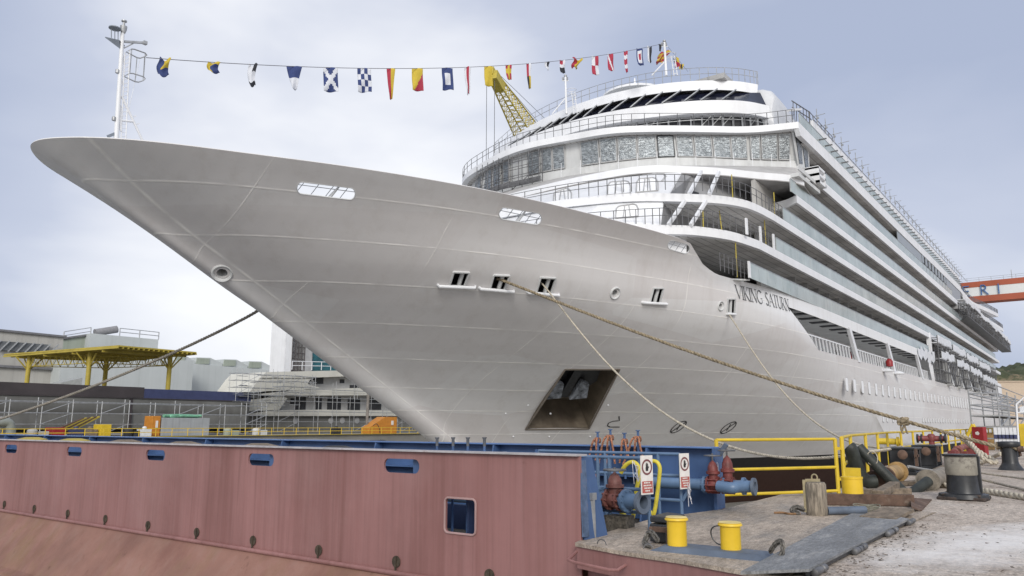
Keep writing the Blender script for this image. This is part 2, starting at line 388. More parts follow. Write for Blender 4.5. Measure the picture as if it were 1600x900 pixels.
class MB:
    def __init__(self):
        self.v = []; self.f = []; self.mi = []; self.m = 0; self.smooth = []
        self.sm = False
    def face(self, idx):
        self.f.append(tuple(idx)); self.mi.append(self.m); self.smooth.append(self.sm)
    def add(self, pts, faces):
        o = len(self.v)
        self.v += [tuple(p) for p in pts]
        for f in faces:
            self.face([o + i for i in f])
        return self
    def box(self, c, s, rz=0.0, rot=None):
        c = Vector(c); hx, hy, hz = s[0] / 2, s[1] / 2, s[2] / 2
        M = rot if rot is not None else Matrix.Rotation(rz, 3, 'Z')
        P = [c + M @ Vector((a * hx, b * hy, d * hz)) for a, b, d in
             ((-1, -1, -1), (1, -1, -1), (1, 1, -1), (-1, 1, -1), (-1, -1, 1), (1, -1, 1), (1, 1, 1), (-1, 1, 1))]
        return self.add(P, [(0, 3, 2, 1), (4, 5, 6, 7), (0, 1, 5, 4), (1, 2, 6, 5), (2, 3, 7, 6), (3, 0, 4, 7)])
    def mm(self, a, b):
        a = Vector(a); b = Vector(b)
        return self.box((a + b) / 2, [abs(b[i] - a[i]) for i in range(3)])
    def bar(self, p, q, w, h, up=(0, 0, 1)):
        p, q = Vector(p), Vector(q); d = q - p
        if d.length < 1e-5: return self
        z = d.normalized(); u = Vector(up)
        if abs(z.dot(u)) > 0.98: u = Vector((1, 0, 0))
        x = u.cross(z).normalized(); y = z.cross(x)
        M = Matrix((x, y, z)).transposed()
        return self.box((p + q) / 2, (w, h, d.length), rot=M)
    def tube(self, p, q, r, n=8, r2=None, cap=True):
        p, q = Vector(p), Vector(q); d = q - p
        if d.length < 1e-5: return self
        z = d.normalized(); u = Vector((0, 0, 1)) if abs(z.z) < 0.95 else Vector((1, 0, 0))
        x = u.cross(z).normalized(); y = z.cross(x)
        r2 = r if r2 is None else r2
        P = []
        for rr, c in ((r, p), (r2, q)):
            for i in range(n):
                a = 2 * math.pi * i / n
                P.append(c + x * (rr * math.cos(a)) + y * (rr * math.sin(a)))
        sm = self.sm; self.sm = n >= 8
        self.add(P, [(i, (i + 1) % n, n + (i + 1) % n, n + i) for i in range(n)])
        self.sm = sm
        if cap:
            o = len(self.v) - 2 * n
            self.face([o + i for i in range(n)][::-1]); self.face([o + n + i for i in range(n)])
        return self
    def path(self, pts, r, n=8, closed=False, rad=None):
        pts = [Vector(p) for p in pts]; N = len(pts)
        o = len(self.v); prev = None
        for i, p in enumerate(pts):
            if closed: t = pts[(i + 1) % N] - pts[i - 1]
            else: t = pts[min(i + 1, N - 1)] - pts[max(i - 1, 0)]
            t = t.normalized()
            if prev is None:
                u = Vector((0, 0, 1)) if abs(t.z) < 0.9 else Vector((1, 0, 0))
                x = u.cross(t).normalized()
            else:
                x = (prev - t * prev.dot(t)).normalized()
            prev = x; y = t.cross(x)
            rr = rad[i] if rad else r
            for k in range(n):
                a = 2 * math.pi * k / n
                self.v.append(tuple(p + x * (rr * math.cos(a)) + y * (rr * math.sin(a))))
        sm = self.sm; self.sm = True
        for i in range(N if closed else N - 1):
            j = (i + 1) % N
            for k in range(n):
                k2 = (k + 1) % n
                self.face((o + i * n + k, o + i * n + k2, o + j * n + k2, o + j * n + k))
        self.sm = sm
        if not closed:
            self.face([o + k for k in range(n)][::-1]); self.face([o + (N - 1) * n + k for k in range(n)])
        return self
    def lathe(self, c, prof, n=24, axis=(0, 0, 1)):
        """prof: list of (radius, height along the axis)"""
        c = Vector(c); z = Vector(axis).normalized()
        u = Vector((0, 0, 1)) if abs(z.z) < 0.95 else Vector((1, 0, 0))
        x = u.cross(z).normalized(); y = z.cross(x)
        o = len(self.v)
        for r, h in prof:
            for i in range(n):
                a = 2 * math.pi * i / n
                self.v.append(tuple(c + z * h + x * (r * math.cos(a)) + y * (r * math.sin(a))))
        sm = self.sm; self.sm = True
        for j in range(len(prof) - 1):
            for i in range(n):
                i2 = (i + 1) % n
                self.face((o + j * n + i, o + j * n + i2, o + (j + 1) * n + i2, o + (j + 1) * n + i))
        self.sm = sm
        self.face([o + i for i in range(n)][::-1]); self.face([o + (len(prof) - 1) * n + i for i in range(n)])
        return self
    def prism(self, poly, axis, lo, hi):
        """poly 2-D points; axis 0 -> (y,z) 1 -> (x,z) 2 -> (x,y)"""
        def P(p, t):
            return {0: (t, p[0], p[1]), 1: (p[0], t, p[1]), 2: (p[0], p[1], t)}[axis]
        n = len(poly)
        pts = [P(p, lo) for p in poly] + [P(p, hi) for p in poly]
        return self.add(pts, [tuple(range(n))[::-1], tuple(range(n, 2 * n))] + [(i, (i + 1) % n, n + (i + 1) % n, n + i) for i in range(n)])
    def loft(self, rings, closed=False, cap=False):
        n = len(rings[0]); o = len(self.v)
        for r in rings: self.v += [tuple(p) for p in r]
        for j in range(len(rings) - 1):
            for i in range(n if closed else n - 1):
                i2 = (i + 1) % n
                self.face((o + j * n + i, o + j * n + i2, o + (j + 1) * n + i2, o + (j + 1) * n + i))
        if cap:
            self.face([o + i for i in range(n)][::-1]); self.face([o + (len(rings) - 1) * n + i for i in range(n)])
        return self
    def build(self, name, mats, parent=None, origin=None, fix=True, bevel=0, autosmooth=True):
        if not isinstance(mats, (list, tuple)): mats = [mats]
        if origin is None:
            if parent is not None: origin = ORG[parent]
            else:
                a = np.array(self.v); origin = Vector(((a[:, 0].min() + a[:, 0].max()) / 2, (a[:, 1].min() + a[:, 1].max()) / 2, a[:, 2].min()))
        origin = Vector(origin)
        me = D.meshes.new(name)
        me.from_pydata([tuple(Vector(p) - origin) for p in self.v], [], self.f)
        for m in mats: me.materials.append(m)
        me.polygons.foreach_set('material_index', self.mi)
        me.polygons.foreach_set('use_smooth', self.smooth)
        me.update()
        if fix:
            bm = bmesh.new(); bm.from_mesh(me)
            bmesh.ops.recalc_face_normals(bm, faces=bm.faces)
            bm.to_mesh(me); bm.free()
        if autosmooth and any(self.smooth):
            me.set_sharp_from_angle(angle=R(40))
        o = D.objects.new(name, me)
        COL.objects.link(o)
        if parent is not None:
            o.parent = parent
            o.location = origin - ORG[parent]
        else:
            o.location = origin
        ORG[o] = origin
        if bevel:
            bv = o.modifiers.new('bevel', 'BEVEL'); bv.width = bevel; bv.segments = 2; bv.limit_method = 'ANGLE'
        return o

def structure(o): return tag(o, kind='structure')
def rounded(w, h, r, n=6):
    P = []
    for cx, cy, a0 in ((w / 2 - r, h / 2 - r, 0), (-w / 2 + r, h / 2 - r, 90), (-w / 2 + r, -h / 2 + r, 180), (w / 2 - r, -h / 2 + r, 270)):
        for k in range(n + 1):
            a = R(a0 + 90 * k / n); P.append((cx + r * math.cos(a), cy + r * math.sin(a)))
    return P
def lerp(a, b, t): return a + (b - a) * t
def resample(pts, step):
    pts = [Vector(p) for p in pts]; out = [pts[0]]
    for a, b in zip(pts, pts[1:]):
        n = max(1, int(round((b - a).length / step)))
        for i in range(1, n + 1): out.append(a.lerp(b, i / n))
    return out
def smooth_path(pts, it=2):
    pts = [Vector(p) for p in pts]
    for _ in range(it):
        q = [pts[0]]
        for a, b in zip(pts, pts[1:]):
            q += [a.lerp(b, 0.25), a.lerp(b, 0.75)]
        q.append(pts[-1]); pts = q
    return pts
def railing(mb, path, h, rails=(1.0,), post=1.8, r=0.025, pr_=0.03):
    """path of base points; rails at fractions of the height"""
    pts = resample(path, post)
    for p in pts: mb.tube(p, p + Vector((0, 0, h)), pr_, 6)
    for a, b in zip(pts, pts[1:]):
        for k in rails: mb.tube(a + Vector((0, 0, h * k)), b + Vector((0, 0, h * k)), r, 6)
    return mb
# ================================================================== SETTING
def sheet(name, poly, z, thick, m):
    mb = MB(); mb.prism(poly, 2, z - thick, z)
    return structure(mb.build(name, m))

def ground_material():
    m = mat('quay_concrete', (0.46, 0.395, 0.335), 0.9, var=0.16, scale=0.5, bump=1.0, bscale=14, grain=.42, gscale=30,
            spots=[((0.24, 0.185, 0.145), 0.7, 0.7, 0.52), ((0.52, 0.47, 0.42), 0.8, 0.28, 0.52), ((0.10, 0.08, 0.07), 0.8, 3.0, 0.60), ((0.08, 0.06, 0.05), 0.9, 14.0, 0.64)])
    # salt / cement bloom: a pale drift with a shape of its own
    n = m.node_tree
    b = n.nodes['Principled BSDF']
    src = b.inputs['Base Color'].links[0].from_socket
    tc = [k for k in n.nodes if k.type == 'TEX_COORD'][0]
    s = n.nodes.new('ShaderNodeSeparateXYZ')
    gm = n.nodes.new('ShaderNodeNewGeometry')
    n.links.new(gm.outputs['Position'], s.inputs[0])
    def mth(op, a, c=None, clamp=False):
        k = n.nodes.new('ShaderNodeMath'); k.operation = op; k.use_clamp = clamp
        for i, v in enumerate((a, c)):
            if v is None: continue
            if isinstance(v, (int, float)): k.inputs[i].default_value = v
            else: n.links.new(v, k.inputs[i])
        return k.outputs[0]
    nz1 = n.nodes.new('ShaderNodeTexNoise'); nz1.inputs['Scale'].default_value = 1.3; nz1.inputs['Detail'].default_value = 10; nz1.inputs['Roughness'].default_value = 0.72
    n.links.new(gm.outputs['Position'], nz1.inputs['Vector'])
    # distance to the bloom's spine, from (9,1.6) to (17,0)
    dx = mth('SUBTRACT', s.outputs[0], 13.3); dy = mth('SUBTRACT', s.outputs[1], 1.1)
    u = mth('ADD', mth('MULTIPLY', dx, 0.95), mth('MULTIPLY', dy, -0.30)); v = mth('ADD', mth('MULTIPLY', dx, 0.30), mth('MULTIPLY', dy, 0.95))
    rr = mth('ADD', mth('POWER', mth('DIVIDE', mth('ABSOLUTE', u), 4.6), 2.0), mth('POWER', mth('DIVIDE', mth('ABSOLUTE', v), 1.3), 2.0))
    fac = mth('MULTIPLY', mth('SUBTRACT', mth('ADD', mth('SUBTRACT', 1.0, rr), mth('MULTIPLY', nz1.outputs[0], 2.2)), 1.25), 1.1, True)
    fac = mth('MULTIPLY', fac, 0.85, True)
    k = n.nodes.new('ShaderNodeMix'); k.data_type = 'RGBA'
    n.links.new(src, k.inputs['A']); k.inputs['B'].default_value = (0.78, 0.755, 0.73, 1); n.links.new(fac, k.inputs['Factor'])
    n.links.new(k.outputs['Result'], b.inputs['Base Color'])
    return m
QUAY = ground_material()

def water_material():
    m = D.materials.new('harbour_water'); m.use_nodes = True
    n = m.node_tree; b = n.nodes['Principled BSDF']
    b.inputs['Base Color'].default_value = (0.36, 0.36, 0.335, 1)
    b.inputs['Roughness'].default_value = 0.35
    nz_ = n.nodes.new('ShaderNodeTexNoise'); nz_.inputs['Scale'].default_value = 0.8; nz_.inputs['Detail'].default_value = 6
    tc = n.nodes.new('ShaderNodeTexCoord'); n.links.new(tc.outputs['Object'], nz_.inputs['Vector'])
    bn = n.nodes.new('ShaderNodeBump'); bn.inputs['Strength'].default_value = 0.4; bn.inputs['Distance'].default_value = 0.1
    n.links.new(nz_.outputs[0], bn.inputs['Height']); n.links.new(bn.outputs[0], b.inputs['Normal'])
    return m
mb = MB(); mb.prism([(-2500, -2500), (3500, -2500), (3500, 3500), (-2500, 3500)], 2, -5.5, -5.0)
structure(mb.build('water', water_material()))
# the near quay, with the recess for the gate cut out of it
quay_poly = [(-60, -150), (2500, -150), (2500, 7.6), (60, 7.6), (34, 6.9), (19.75, 5.25), (19.75, 4.2), (16.6, 3.7), (16.6, 2.55), (8.6, 2.8), (-60, 2.8)]
sheet('quay', quay_poly, 0.0, 6.0, QUAY)
# far quay on the other side of the basin
FARQ = mat('far_quay_concrete', (0.24, 0.23, 0.21), 0.85, var=0.15, scale=0.2)
sheet('far_quay', [(-300, 104), (2500, 104), (2500, 1500), (-300, 1500)], 0.0, 6.0, FARQ)
sheet('dock_head_ground', [(310, 7.7), (2500, 7.7), (2500, 103.9), (310, 103.9)], 0.0, 6.0, FARQ)
mb = MB(); mb.mm((-200, 103.55, 0.004), (420, 104.9, 0.05))
structure(mb.build('far_quay_kerb', YELLOW))

# hill behind the stern
def hill():
    G = mat('hill_scrub', (0.085, 0.095, 0.045), 0.95, var=0.55, scale=0.03, bump=1.0, bscale=0.4,
            spots=[((0.24, 0.18, 0.11), 0.8, 0.035, 0.50), ((0.035, 0.055, 0.022), 0.9, 0.09, 0.52), ((0.03, 0.05, 0.02), 0.9, 0.5, 0.5)])
    c = on(1660, 610, 2, 1.6 + 0.0) if False else None
    base = ray(1665, 650); base.z = 0; base = base.normalized() * 620
    mb = MB(); mb.sm = True
    nx, ny = 120, 60
    ax = Vector((sa, -ca, 0)); ay = Vector((ca, sa, 0))
    P = []
    for j in range(ny + 1):
        for i in range(nx + 1):
            u = i / nx * 2 - 1; v = j / ny * 2 - 1
            d = math.sqrt(u * u + v * v)
            hgt = max(0, math.cos(min(1, d) * math.pi / 2)) ** 0.9 * 46
            hgt *= 1 + 0.22 * noise.noise(Vector((u * 3, v * 3, 0))) + 0.10 * noise.noise(Vector((u * 11, v * 11, 2))) + 0.11 * noise.noise(Vector((u * 36, v * 30, 5))) + 0.05 * noise.noise(Vector((u * 90, v * 60, 5)))
            p = base + ax * (u * 165 + 20) + ay * (v * 130 + 60)
            P.append((p.x, p.y, hgt - 0.5))
    mb.add(P, [(j * (nx + 1) + i, j * (nx + 1) + i + 1, (j + 1) * (nx + 1) + i + 1, (j + 1) * (nx + 1) + i) for j in range(ny) for i in range(nx)])
    structure(mb.build('hill', G, autosmooth=False))
    return base
HILLB = hill()

# ================================================================== CRUISE SHIP
YC, BEAM = 33.1, 16.1
ship = thing('cruise_ship', HULL_O, 'huge white and grey cruise ship, its raked bow hanging over the dock gate', 'ship')
_sk = [0, .3, .6, 1, 1.5, 2, 2.5, 3, 3.5, 4, 4.5, 5, 5.5, 6, 7]
_tb = {
 13.0: [0, 1.15, 2.2, 3.4, 4.8, 6.2, 7.5, 9.1, 10.9, 12.7, 14.1, 15.5, 16.6, 17.1, 17.3],
 11.75: [0, 1.5, 2.5, 3.5, 4.7, 6.0, 7.4, 9.1, 10.7, 12.2, 13.4, 14.7, 15.9, 16.9, 17.3],
 8.45: [0, 1.4, 2.3, 3.4, 4.8, 6.3, 8.0, 9.8, 11.5, 12.9, 14.3, 15.7, 16.8, 17.25, 17.3],
 6.8: [0, 1.25, 2.0, 2.9, 4.2, 5.6, 7.1, 8.7, 10.5, 12.2, 13.9, 15.2, 16.3, 17.0, 17.3],
 5.2: [0, 1.1, 1.7, 2.5, 3.6, 4.7, 6.0, 7.5, 9.4, 11.4, 13.1, 14.5, 15.7, 16.6, 17.3],
 3.7: [0, .95, 1.4, 2.0, 2.8, 3.6, 4.7, 6.2, 8.2, 10.4, 12.4, 14.0, 15.2, 16.3, 17.3],
 1.0: [0, .8, 1.2, 1.65, 2.3, 3.0, 3.8, 5.2, 7.0, 9.0, 10.9, 12.6, 14.2, 15.6, 17.25],
 -1.1: [0, .7, 1.0, 1.4, 2.0, 2.6, 3.4, 4.5, 6.0, 7.8, 9.6, 11.4, 13.1, 14.9, 17.1],
 -4.0: [0, .6, .9, 1.2, 1.6, 2.1, 2.7, 3.6, 4.9, 6.5, 8.2, 10.0, 11.7, 13.5, 16.3],
 -7.0: [0, .4, .7, .9, 1.2, 1.6, 2.0, 2.7, 3.7, 5.0, 6.5, 8.1, 9.7, 11.4, 14.5]}
_zk = sorted(_tb)
_stz = [-7, -4, -1.1, .78, 4.2, 7.28, 9.69, 11.53, 12.84, 13.4]
_stx = [44.6, 42.4, 38.9, 35.6, 29.0, 23.0, 18.2, 14.55, 12.1, 11.1]
_sf = np.linspace(0, 7, 71)
_zf = np.linspace(-7, 13, 81)
def _hermite(xk, yk, x):
    xk = np.array(xk, float); yk = np.array(yk, float)
    m = np.gradient(yk, xk)
    i = np.clip(np.searchsorted(xk, x, side='right') - 1, 0, len(xk) - 2)
    h = xk[i + 1] - xk[i]; t = (x - xk[i]) / h
    return ((2*t**3 - 3*t**2 + 1) * yk[i] + (t**3 - 2*t**2 + t) * h * m[i] + (-2*t**3 + 3*t**2) * yk[i + 1] + (t**3 - t**2) * h * m[i + 1])
_old_z = [-7, -4, -1.1, .76, 4.28, 7.45, 9.93, 11.83, 12.84, 13.4]
_old_x = [45.5, 43.4, 39.9, 36.67, 29.88, 23.69, 18.77, 14.95, 12.45, 10.9]
def _shift(z):
    xo = float(_hermite(_old_z, _old_x, np.array([z]))[0]); xn = float(_hermite(_stz, _stx, np.array([z]))[0]); out = []
    for s in _sk:
        X = xn + s * s; so_ = math.sqrt(max(0, X - xo))
        v = float(_hermite(_sk, _tb[z], np.array([min(so_, 6.999)]))[0]) - 1.2
        out.append(min(BEAM, max(v, .8 * s if s < 1.2 else 0)))
    return out
for z in _zk[:-1]: _tb[z] = _shift(z)
_tb[13.0] = [0, .62, 1.2, 2.3, 3.5, 4.75, 6.1, 7.9, 9.65, 11.4, 12.85, 14.2, 15.5, 16.05, 16.1]
_rows = np.array([_hermite(_sk, _tb[z], _sf) for z in _zk])
_grid = np.array([_hermite(_zk, _rows[:, j], _zf) for j in range(len(_sf))]).T     # z x s
def _smooth(g, n, axis):
    g = g.copy()
    for _ in range(n):
        p = np.roll(g, 1, axis); q = np.roll(g, -1, axis)
        h = (p + q + 2 * g) / 4
        if axis == 1:
            h[:, 0] = g[:, 0]; h[:, -1] = g[:, -1]; h[:, 1] = g[:, 1]
        else:
            h[0] = g[0]; h[-1] = g[-1]
        g = h
    return g
_grid = _smooth(_smooth(_grid, 30, 0), 10, 1)
_grid = np.minimum(_grid, BEAM)
def hb(z, s):
    if s >= 7: return BEAM if z > -1 else lerp(_grid[:, -1][int(max(0, (z + 7) * 4))], BEAM, min(1, (s - 7) / 2))
    zi = min(max((z + 7) * 4, 0), 79.999); si = min(max(s * 10, 0), 69.999)
    a, b = int(zi), int(si); u, v = zi - a, si - b
    return float((_grid[a, b] * (1 - v) + _grid[a, b + 1] * v) * (1 - u) + (_grid[a + 1, b] * (1 - v) + _grid[a + 1, b + 1] * v) * u)
def stem(z): return float(_hermite(_stz, _stx, np.array([z]))[0])
_top = [on(px, py, 1, 17.05) for px, py in ((1100, 368), (1112, 376), (1122, 389), (1136, 411), (1151, 425), (1176, 437))]
_tx = [p.x for p in _top]; _tz = [p.z for p in _top]
def ztop(X):
    if X < _tx[0]: return lerp(12.84, _tz[0], max(0, (X - 12) / (_tx[0] - 12)) ** 1.5)
    if X > 51: return 11.0
    return float(np.interp(X, _tx + [51], _tz + [11.0]))
XEND = 214.0
def hull_grid():
    cols = list(np.concatenate([np.linspace(0, 1, 14), np.linspace(1.1, 5.4, 44), np.linspace(5.45, 7, 40)]))
    aft = list(np.linspace(0, 1, 40))[1:]
    zr = [-7, -6, -5, -4, -3.2, -2.3, -1.7, -1.05] + list(np.linspace(-.5, 9, 39)) 
    upper = np.linspace(0, 1, 15)[1:]
    def pt(z, k):
        if k < len(cols):
            s = cols[k]; return stem(z) + s * s, hb(z, s)
        t = aft[k - len(cols)]; x0 = stem(z) + 49
        X = lerp(x0, XEND, t)
        b = hb(z, 7 + 2 * min(1, t * 4))
        if X > 185: b *= 1 - 0.12 * ((X - 185) / 29) ** 2 * max(0, (7 - z) / 10)
        return X, b
    rows = []
    n = len(cols) + len(aft)
    for z in zr:
        r = []
        for k in range(n):
            X, b = pt(z, k); r.append((X, b, z))
        rows.append(r)
    for u in upper:
        r = []
        for k in range(n):
            z = 11.0
            for _ in range(6):
                X, b = pt(z, k); z = lerp(9.0, ztop(X), u)
            r.append((X, b, z))
        rows.append(r)
    return rows, n
rows, ncol = hull_grid()
mb = MB(); mb.sm = True
nr = len(rows)
for side in (-1, 1):
    for r in rows:
        for X, b, z in r: mb.v.append((X, YC + side * b, z))
def hid(side, j, k):
    if k == 0: return j * ncol                      # shared stem
    return (0 if side < 0 else nr * ncol) + j * ncol + k
for side in (-1, 1):
    for j in range(nr - 1):
        for k in range(ncol - 1):
            q = [hid(side, j, k), hid(side, j, k + 1), hid(side, j + 1, k + 1), hid(side, j + 1, k)]
            mb.face(q if side < 0 else q[::-1])
for j in range(nr - 1):
    mb.face([hid(-1, j, ncol - 1), hid(1, j, ncol - 1), hid(1, j + 1, ncol - 1), hid(-1, j + 1, ncol - 1)])
HULLMAT = hull_material()
me = D.meshes.new('hull_src')
me.from_pydata(mb.v, [], mb.f); me.update()
bmh = bmesh.new(); bmh.from_mesh(me)
bmesh.ops.delete(bmh, geom=[v for v in bmh.verts if not v.link_faces], context='VERTS')
bmesh.ops.recalc_face_normals(bmh, faces=bmh.faces)
# make sure the normals point outward on the port side
_f = min(bmh.faces, key=lambda f: f.calc_center_median().y)
if _f.normal.y > 0: bmesh.ops.reverse_faces(bmh, faces=bmh.faces)
BVH = BVHTree.FromBMesh(bmh)
bmh.to_mesh(me); bmh.free()
hull_tmp = D.objects.new('hull_tmp', me); COL.objects.link(hull_tmp)

def hull_at(px, py):
    h = BVH.ray_cast(CAM, ray(px, py).normalized())
    if h[0] is None: raise ValueError('hull miss %s %s' % (px, py))
    n = h[1]
    if n.dot(CAM - h[0]) < 0: n = -n
    return h[0], n
def hull_xz(X, z):
    for k in range(40):
        h = BVH.ray_cast(Vector((X, -20, z)), Vector((0, 1, 0)))
        if h[0] is not None: break
        X += .02 if z > 6 else .08; z += .03 if z < 6 else -.06
    n = h[1]
    if n.y > 0: n = -n
    return h[0], n

cut = MB()
def cut_poly(px_pts, depth=1.2, out=0.8):
    hits = [hull_at(*p) for p in px_pts]
    nrm = sum((h[1] for h in hits), Vector()).normalized()
    a = [h[0] + nrm * out for h in hits]; b = [h[0] - nrm * depth for h in hits]
    n = len(a)
    cut.add(a + b, [tuple(range(n)), tuple(range(n, 2 * n))[::-1]] + [(i, n + i, n + (i + 1) % n, (i + 1) % n) for i in range(n)])
    return [h[0] for h in hits], nrm
def stadium(x0, y0, x1, y1, h, sk=0.0, n=8):
    """capsule outline in the photo between two end centres"""
    P = []
    d = Vector((x1 - x0, y1 - y0)); t = d.normalized(); nn = Vector((-t.y, t.x))
    for (c, s) in (((x1, y1), 1), ((x0, y0), -1)):
        for k in range(n + 1):
            a = -math.pi / 2 + math.pi * k / n
            P.append((c[0] + s * (t.x * math.cos(a) * h * .9 + nn.x * math.sin(a) * h), c[1] + s * (t.y * math.cos(a) * h * .9 + nn.y * math.sin(a) * h)))
    return P
SLOTS = [stadium(472, 294, 547, 303, 9.5), stadium(788, 334, 838, 342, 9.5), stadium(1050, 383, 1071, 389, 7.5)]
slot_geo = [cut_poly(s) for s in SLOTS]
PORTS = [[(708, 424), (733, 425), (725, 447), (702, 446)], [(771, 429), (796, 430), (787, 453), (765, 451)], [(844, 433), (868, 434), (860, 459), (837, 457)],
         [(1020, 450), (1036, 450), (1030, 474), (1014, 473)], [(1136, 467), (1148, 467), (1147, 491), (1135, 490)]]
port_geo = [cut_poly(p, depth=0.9) for p in PORTS]
ANCH = [(883, 577), (968, 577), (920, 670), (821, 671)]
anch_geo = cut_poly(ANCH, depth=2.6)
HOLES = [(961, 458, 10), (1126, 478, 7.5), (347, 427, 15)]
hole_geo = []
for hx, hy, hr in HOLES:
    p, n = hull_at(hx, hy); hole_geo.append((p, n, hr))
    u = Vector((0, 0, 1)); x = u.cross(n).normalized(); y = n.cross(x)
    rad = hr * 0.52 * (p - CAM).length / F_PX
    k = 20
    a = [p + n * 0.8 + x * (rad * math.cos(2 * math.pi * i / k)) + y * (rad * math.sin(2 * math.pi * i / k)) for i in range(k)]
    b = [q - n * 1.7 for q in a]
    cut.add(a + b, [tuple(range(k)), tuple(range(k, 2 * k))[::-1]] + [(i, k + i, k + (i + 1) % k, (i + 1) % k) for i in range(k)])
# promenade opening in the side, forward edge raked
PZ0, PZ1 = 7.45, 10.1
PX0 = on(1235, 480, 1, 17).x; PX0b = on(1281, 547, 1, 17).x
cut.prism([(PX0, PZ1), (PX0b, PZ0), (116.5, PZ0), (114.5, PZ1)], 1, 15.5, 18.6)
# lifeboat recess, open to the top of the side
cut.prism([(117.0, 11.6), (119.0, 7.45), (181, 7.45), (181, 11.6)], 1, 15.5, 18.6)
cutme = D.meshes.new('cut'); cutme.from_pydata(cut.v, [], cut.f); cutme.update()
bmc = bmesh.new(); bmc.from_mesh(cutme); bmesh.ops.recalc_face_normals(bmc, faces=bmc.faces); bmc.to_mesh(cutme); bmc.free()
cuto = D.objects.new('cut', cutme); COL.objects.link(cuto)
sol = hull_tmp.modifiers.new('s', 'SOLIDIFY'); sol.thickness = 0.05; sol.offset = -1
bo = hull_tmp.modifiers.new('b', 'BOOLEAN'); bo.object = cuto; bo.operation = 'DIFFERENCE'; bo.solver = 'EXACT'
dg = bpy.context.evaluated_depsgraph_get()
ev = hull_tmp.evaluated_get(dg)
hm = D.meshes.new_from_object(ev)
D.objects.remove(hull_tmp); D.objects.remove(cuto)
hm.transform(Matrix.Translation(-HULL_O))
hm.materials.clear(); hm.materials.append(HULLMAT)
hm.polygons.foreach_set('material_index', [0] * len(hm.polygons))
hm.polygons.foreach_set('use_smooth', [True] * len(hm.polygons))
hm.set_sharp_from_angle(angle=R(32))
hullo = D.objects.new('hull', hm); COL.objects.link(hullo); hullo.parent = ship
ORG[hullo] = HULL_O

def part(mb_, name, m, parent=None, **k):
    return mb_.build(name, m, ship if parent is None else parent, **k)

# ---- fittings on the hull
def frame_basis(n):
    x = Vector((0, 0, 1)).cross(n).normalized()       # aft/forward along the plating
    return x, n.cross(x)
for (pts, n) in port_geo:
    f = MB()
    for a, b in zip(pts, pts[1:] + pts[:1]): f.bar(a + n * .05, b + n * .05, 0.07, 0.12, up=n)
    fr = part(f, 'fairlead_frame', DULLWHITE)
    rl = MB()
    top = (pts[0] + pts[1]) / 2; bot = (pts[2] + pts[3]) / 2
    off = (pts[1] - pts[0]) * 0.17
    rl.tube(top + off - n * .12, bot + off - n * .12, 0.11, 12)
    rl.tube(top - off * 2.2 - n * .12, bot - off * 2.2 - n * .12, 0.05, 8)
    part(rl, 'fairlead_roller', DULLWHITE)
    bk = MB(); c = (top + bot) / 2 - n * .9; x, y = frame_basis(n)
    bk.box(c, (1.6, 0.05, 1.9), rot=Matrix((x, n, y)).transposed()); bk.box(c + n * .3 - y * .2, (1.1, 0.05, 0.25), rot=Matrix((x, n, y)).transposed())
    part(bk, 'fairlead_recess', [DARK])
    sl_ = MB()
    L_ = (pts[2] + pts[3]) / 2; dirx = (pts[2] - pts[3]).normalized()
    ext = 1.0 if pts is not port_geo[4][0] else 0.45
    sl_.path([L_ - dirx * ext - n * .1, L_ - dirx * (ext - .05) + n * .12, L_ + dirx * (ext - .05) + n * .12, L_ + dirx * ext - n * .1] , 0.09, 10)
    part(sl_, 'rope_rubbing_bar', WHITE)
for (p, n, hr) in hole_geo:
    rad = hr * (p - CAM).length / F_PX
    x, y = frame_basis(n)
    m_ = MB(); m_.sm = True
    prof = [(rad * .56, -.9), (rad * .56, -.35), (rad * .62, -.1), (rad * .75, .04), (rad * .9, .08), (rad, .05), (rad * 1.03, -.03)]
    rings = [[p + n * h + x * (r * math.cos(2 * math.pi * i / 28)) + y * (r * math.sin(2 * math.pi * i / 28)) for i in range(28)] for r, h in prof]
    m_.loft(rings, closed=True)
    lip = part(m_, 'mooring_pipe_lip', DULLWHITE)
    m2 = MB(); m2.lathe(p - n * .9, [(rad * .6, -.02), (rad * .6, 0)], 20, axis=n)
    part(m2, 'pipe_throat', OFFWHITE if hr > 12 else DARK, lip)
# anchor recess: shell, lining and the anchor itself
pts, n = anch_geo
fr = MB()
for a, b in zip(pts, pts[1:] + pts[:1]): fr.bar(a + n * .015, b + n * .015, 0.10, 0.06, up=n)
part(fr, 'anchor_pocket_rim', mat('pocket_rim', (0.2, 0.17, 0.14), 0.6))
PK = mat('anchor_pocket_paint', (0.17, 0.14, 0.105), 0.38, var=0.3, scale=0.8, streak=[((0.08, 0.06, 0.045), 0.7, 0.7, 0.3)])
inn = [q - n * 2.3 + (sum(pts, Vector()) / 4 - q) * 0.12 for q in pts]
lin = MB()
lin.add([q - n * .1 for q in pts] + inn, [(0, 1, 5, 4), (1, 2, 6, 5), (2, 3, 7, 6), (3, 0, 4, 7), (4, 5, 6, 7)])
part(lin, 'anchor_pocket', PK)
x = (pts[1] - pts[0]).normalized(); yv = (pts[3] - pts[0]).normalized()
def AP(u, v, d=0.0):
    """point in the pocket: u across, v down, d out from the back"""
    t = pts[0].lerp(pts[1], u); b_ = pts[3].lerp(pts[2], u)
    return t.lerp(b_, v) - n * (1.3 - d)
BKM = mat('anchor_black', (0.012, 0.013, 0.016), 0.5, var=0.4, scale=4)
FLK = mat('anchor_fluke_blue_grey', (0.17, 0.185, 0.21), 0.7, var=0.6, scale=3, bump=1, bscale=6)
an = MB()
an.bar(AP(.36, .02, .6), AP(.33, .50, .8), .6, .5, up=n)
an.bar(AP(.17, .40, .1), AP(.55, .42, .1), .5, .5, up=n)
an.tube(AP(.38, .08, .5), AP(.45, .08, .5), .22, 10)
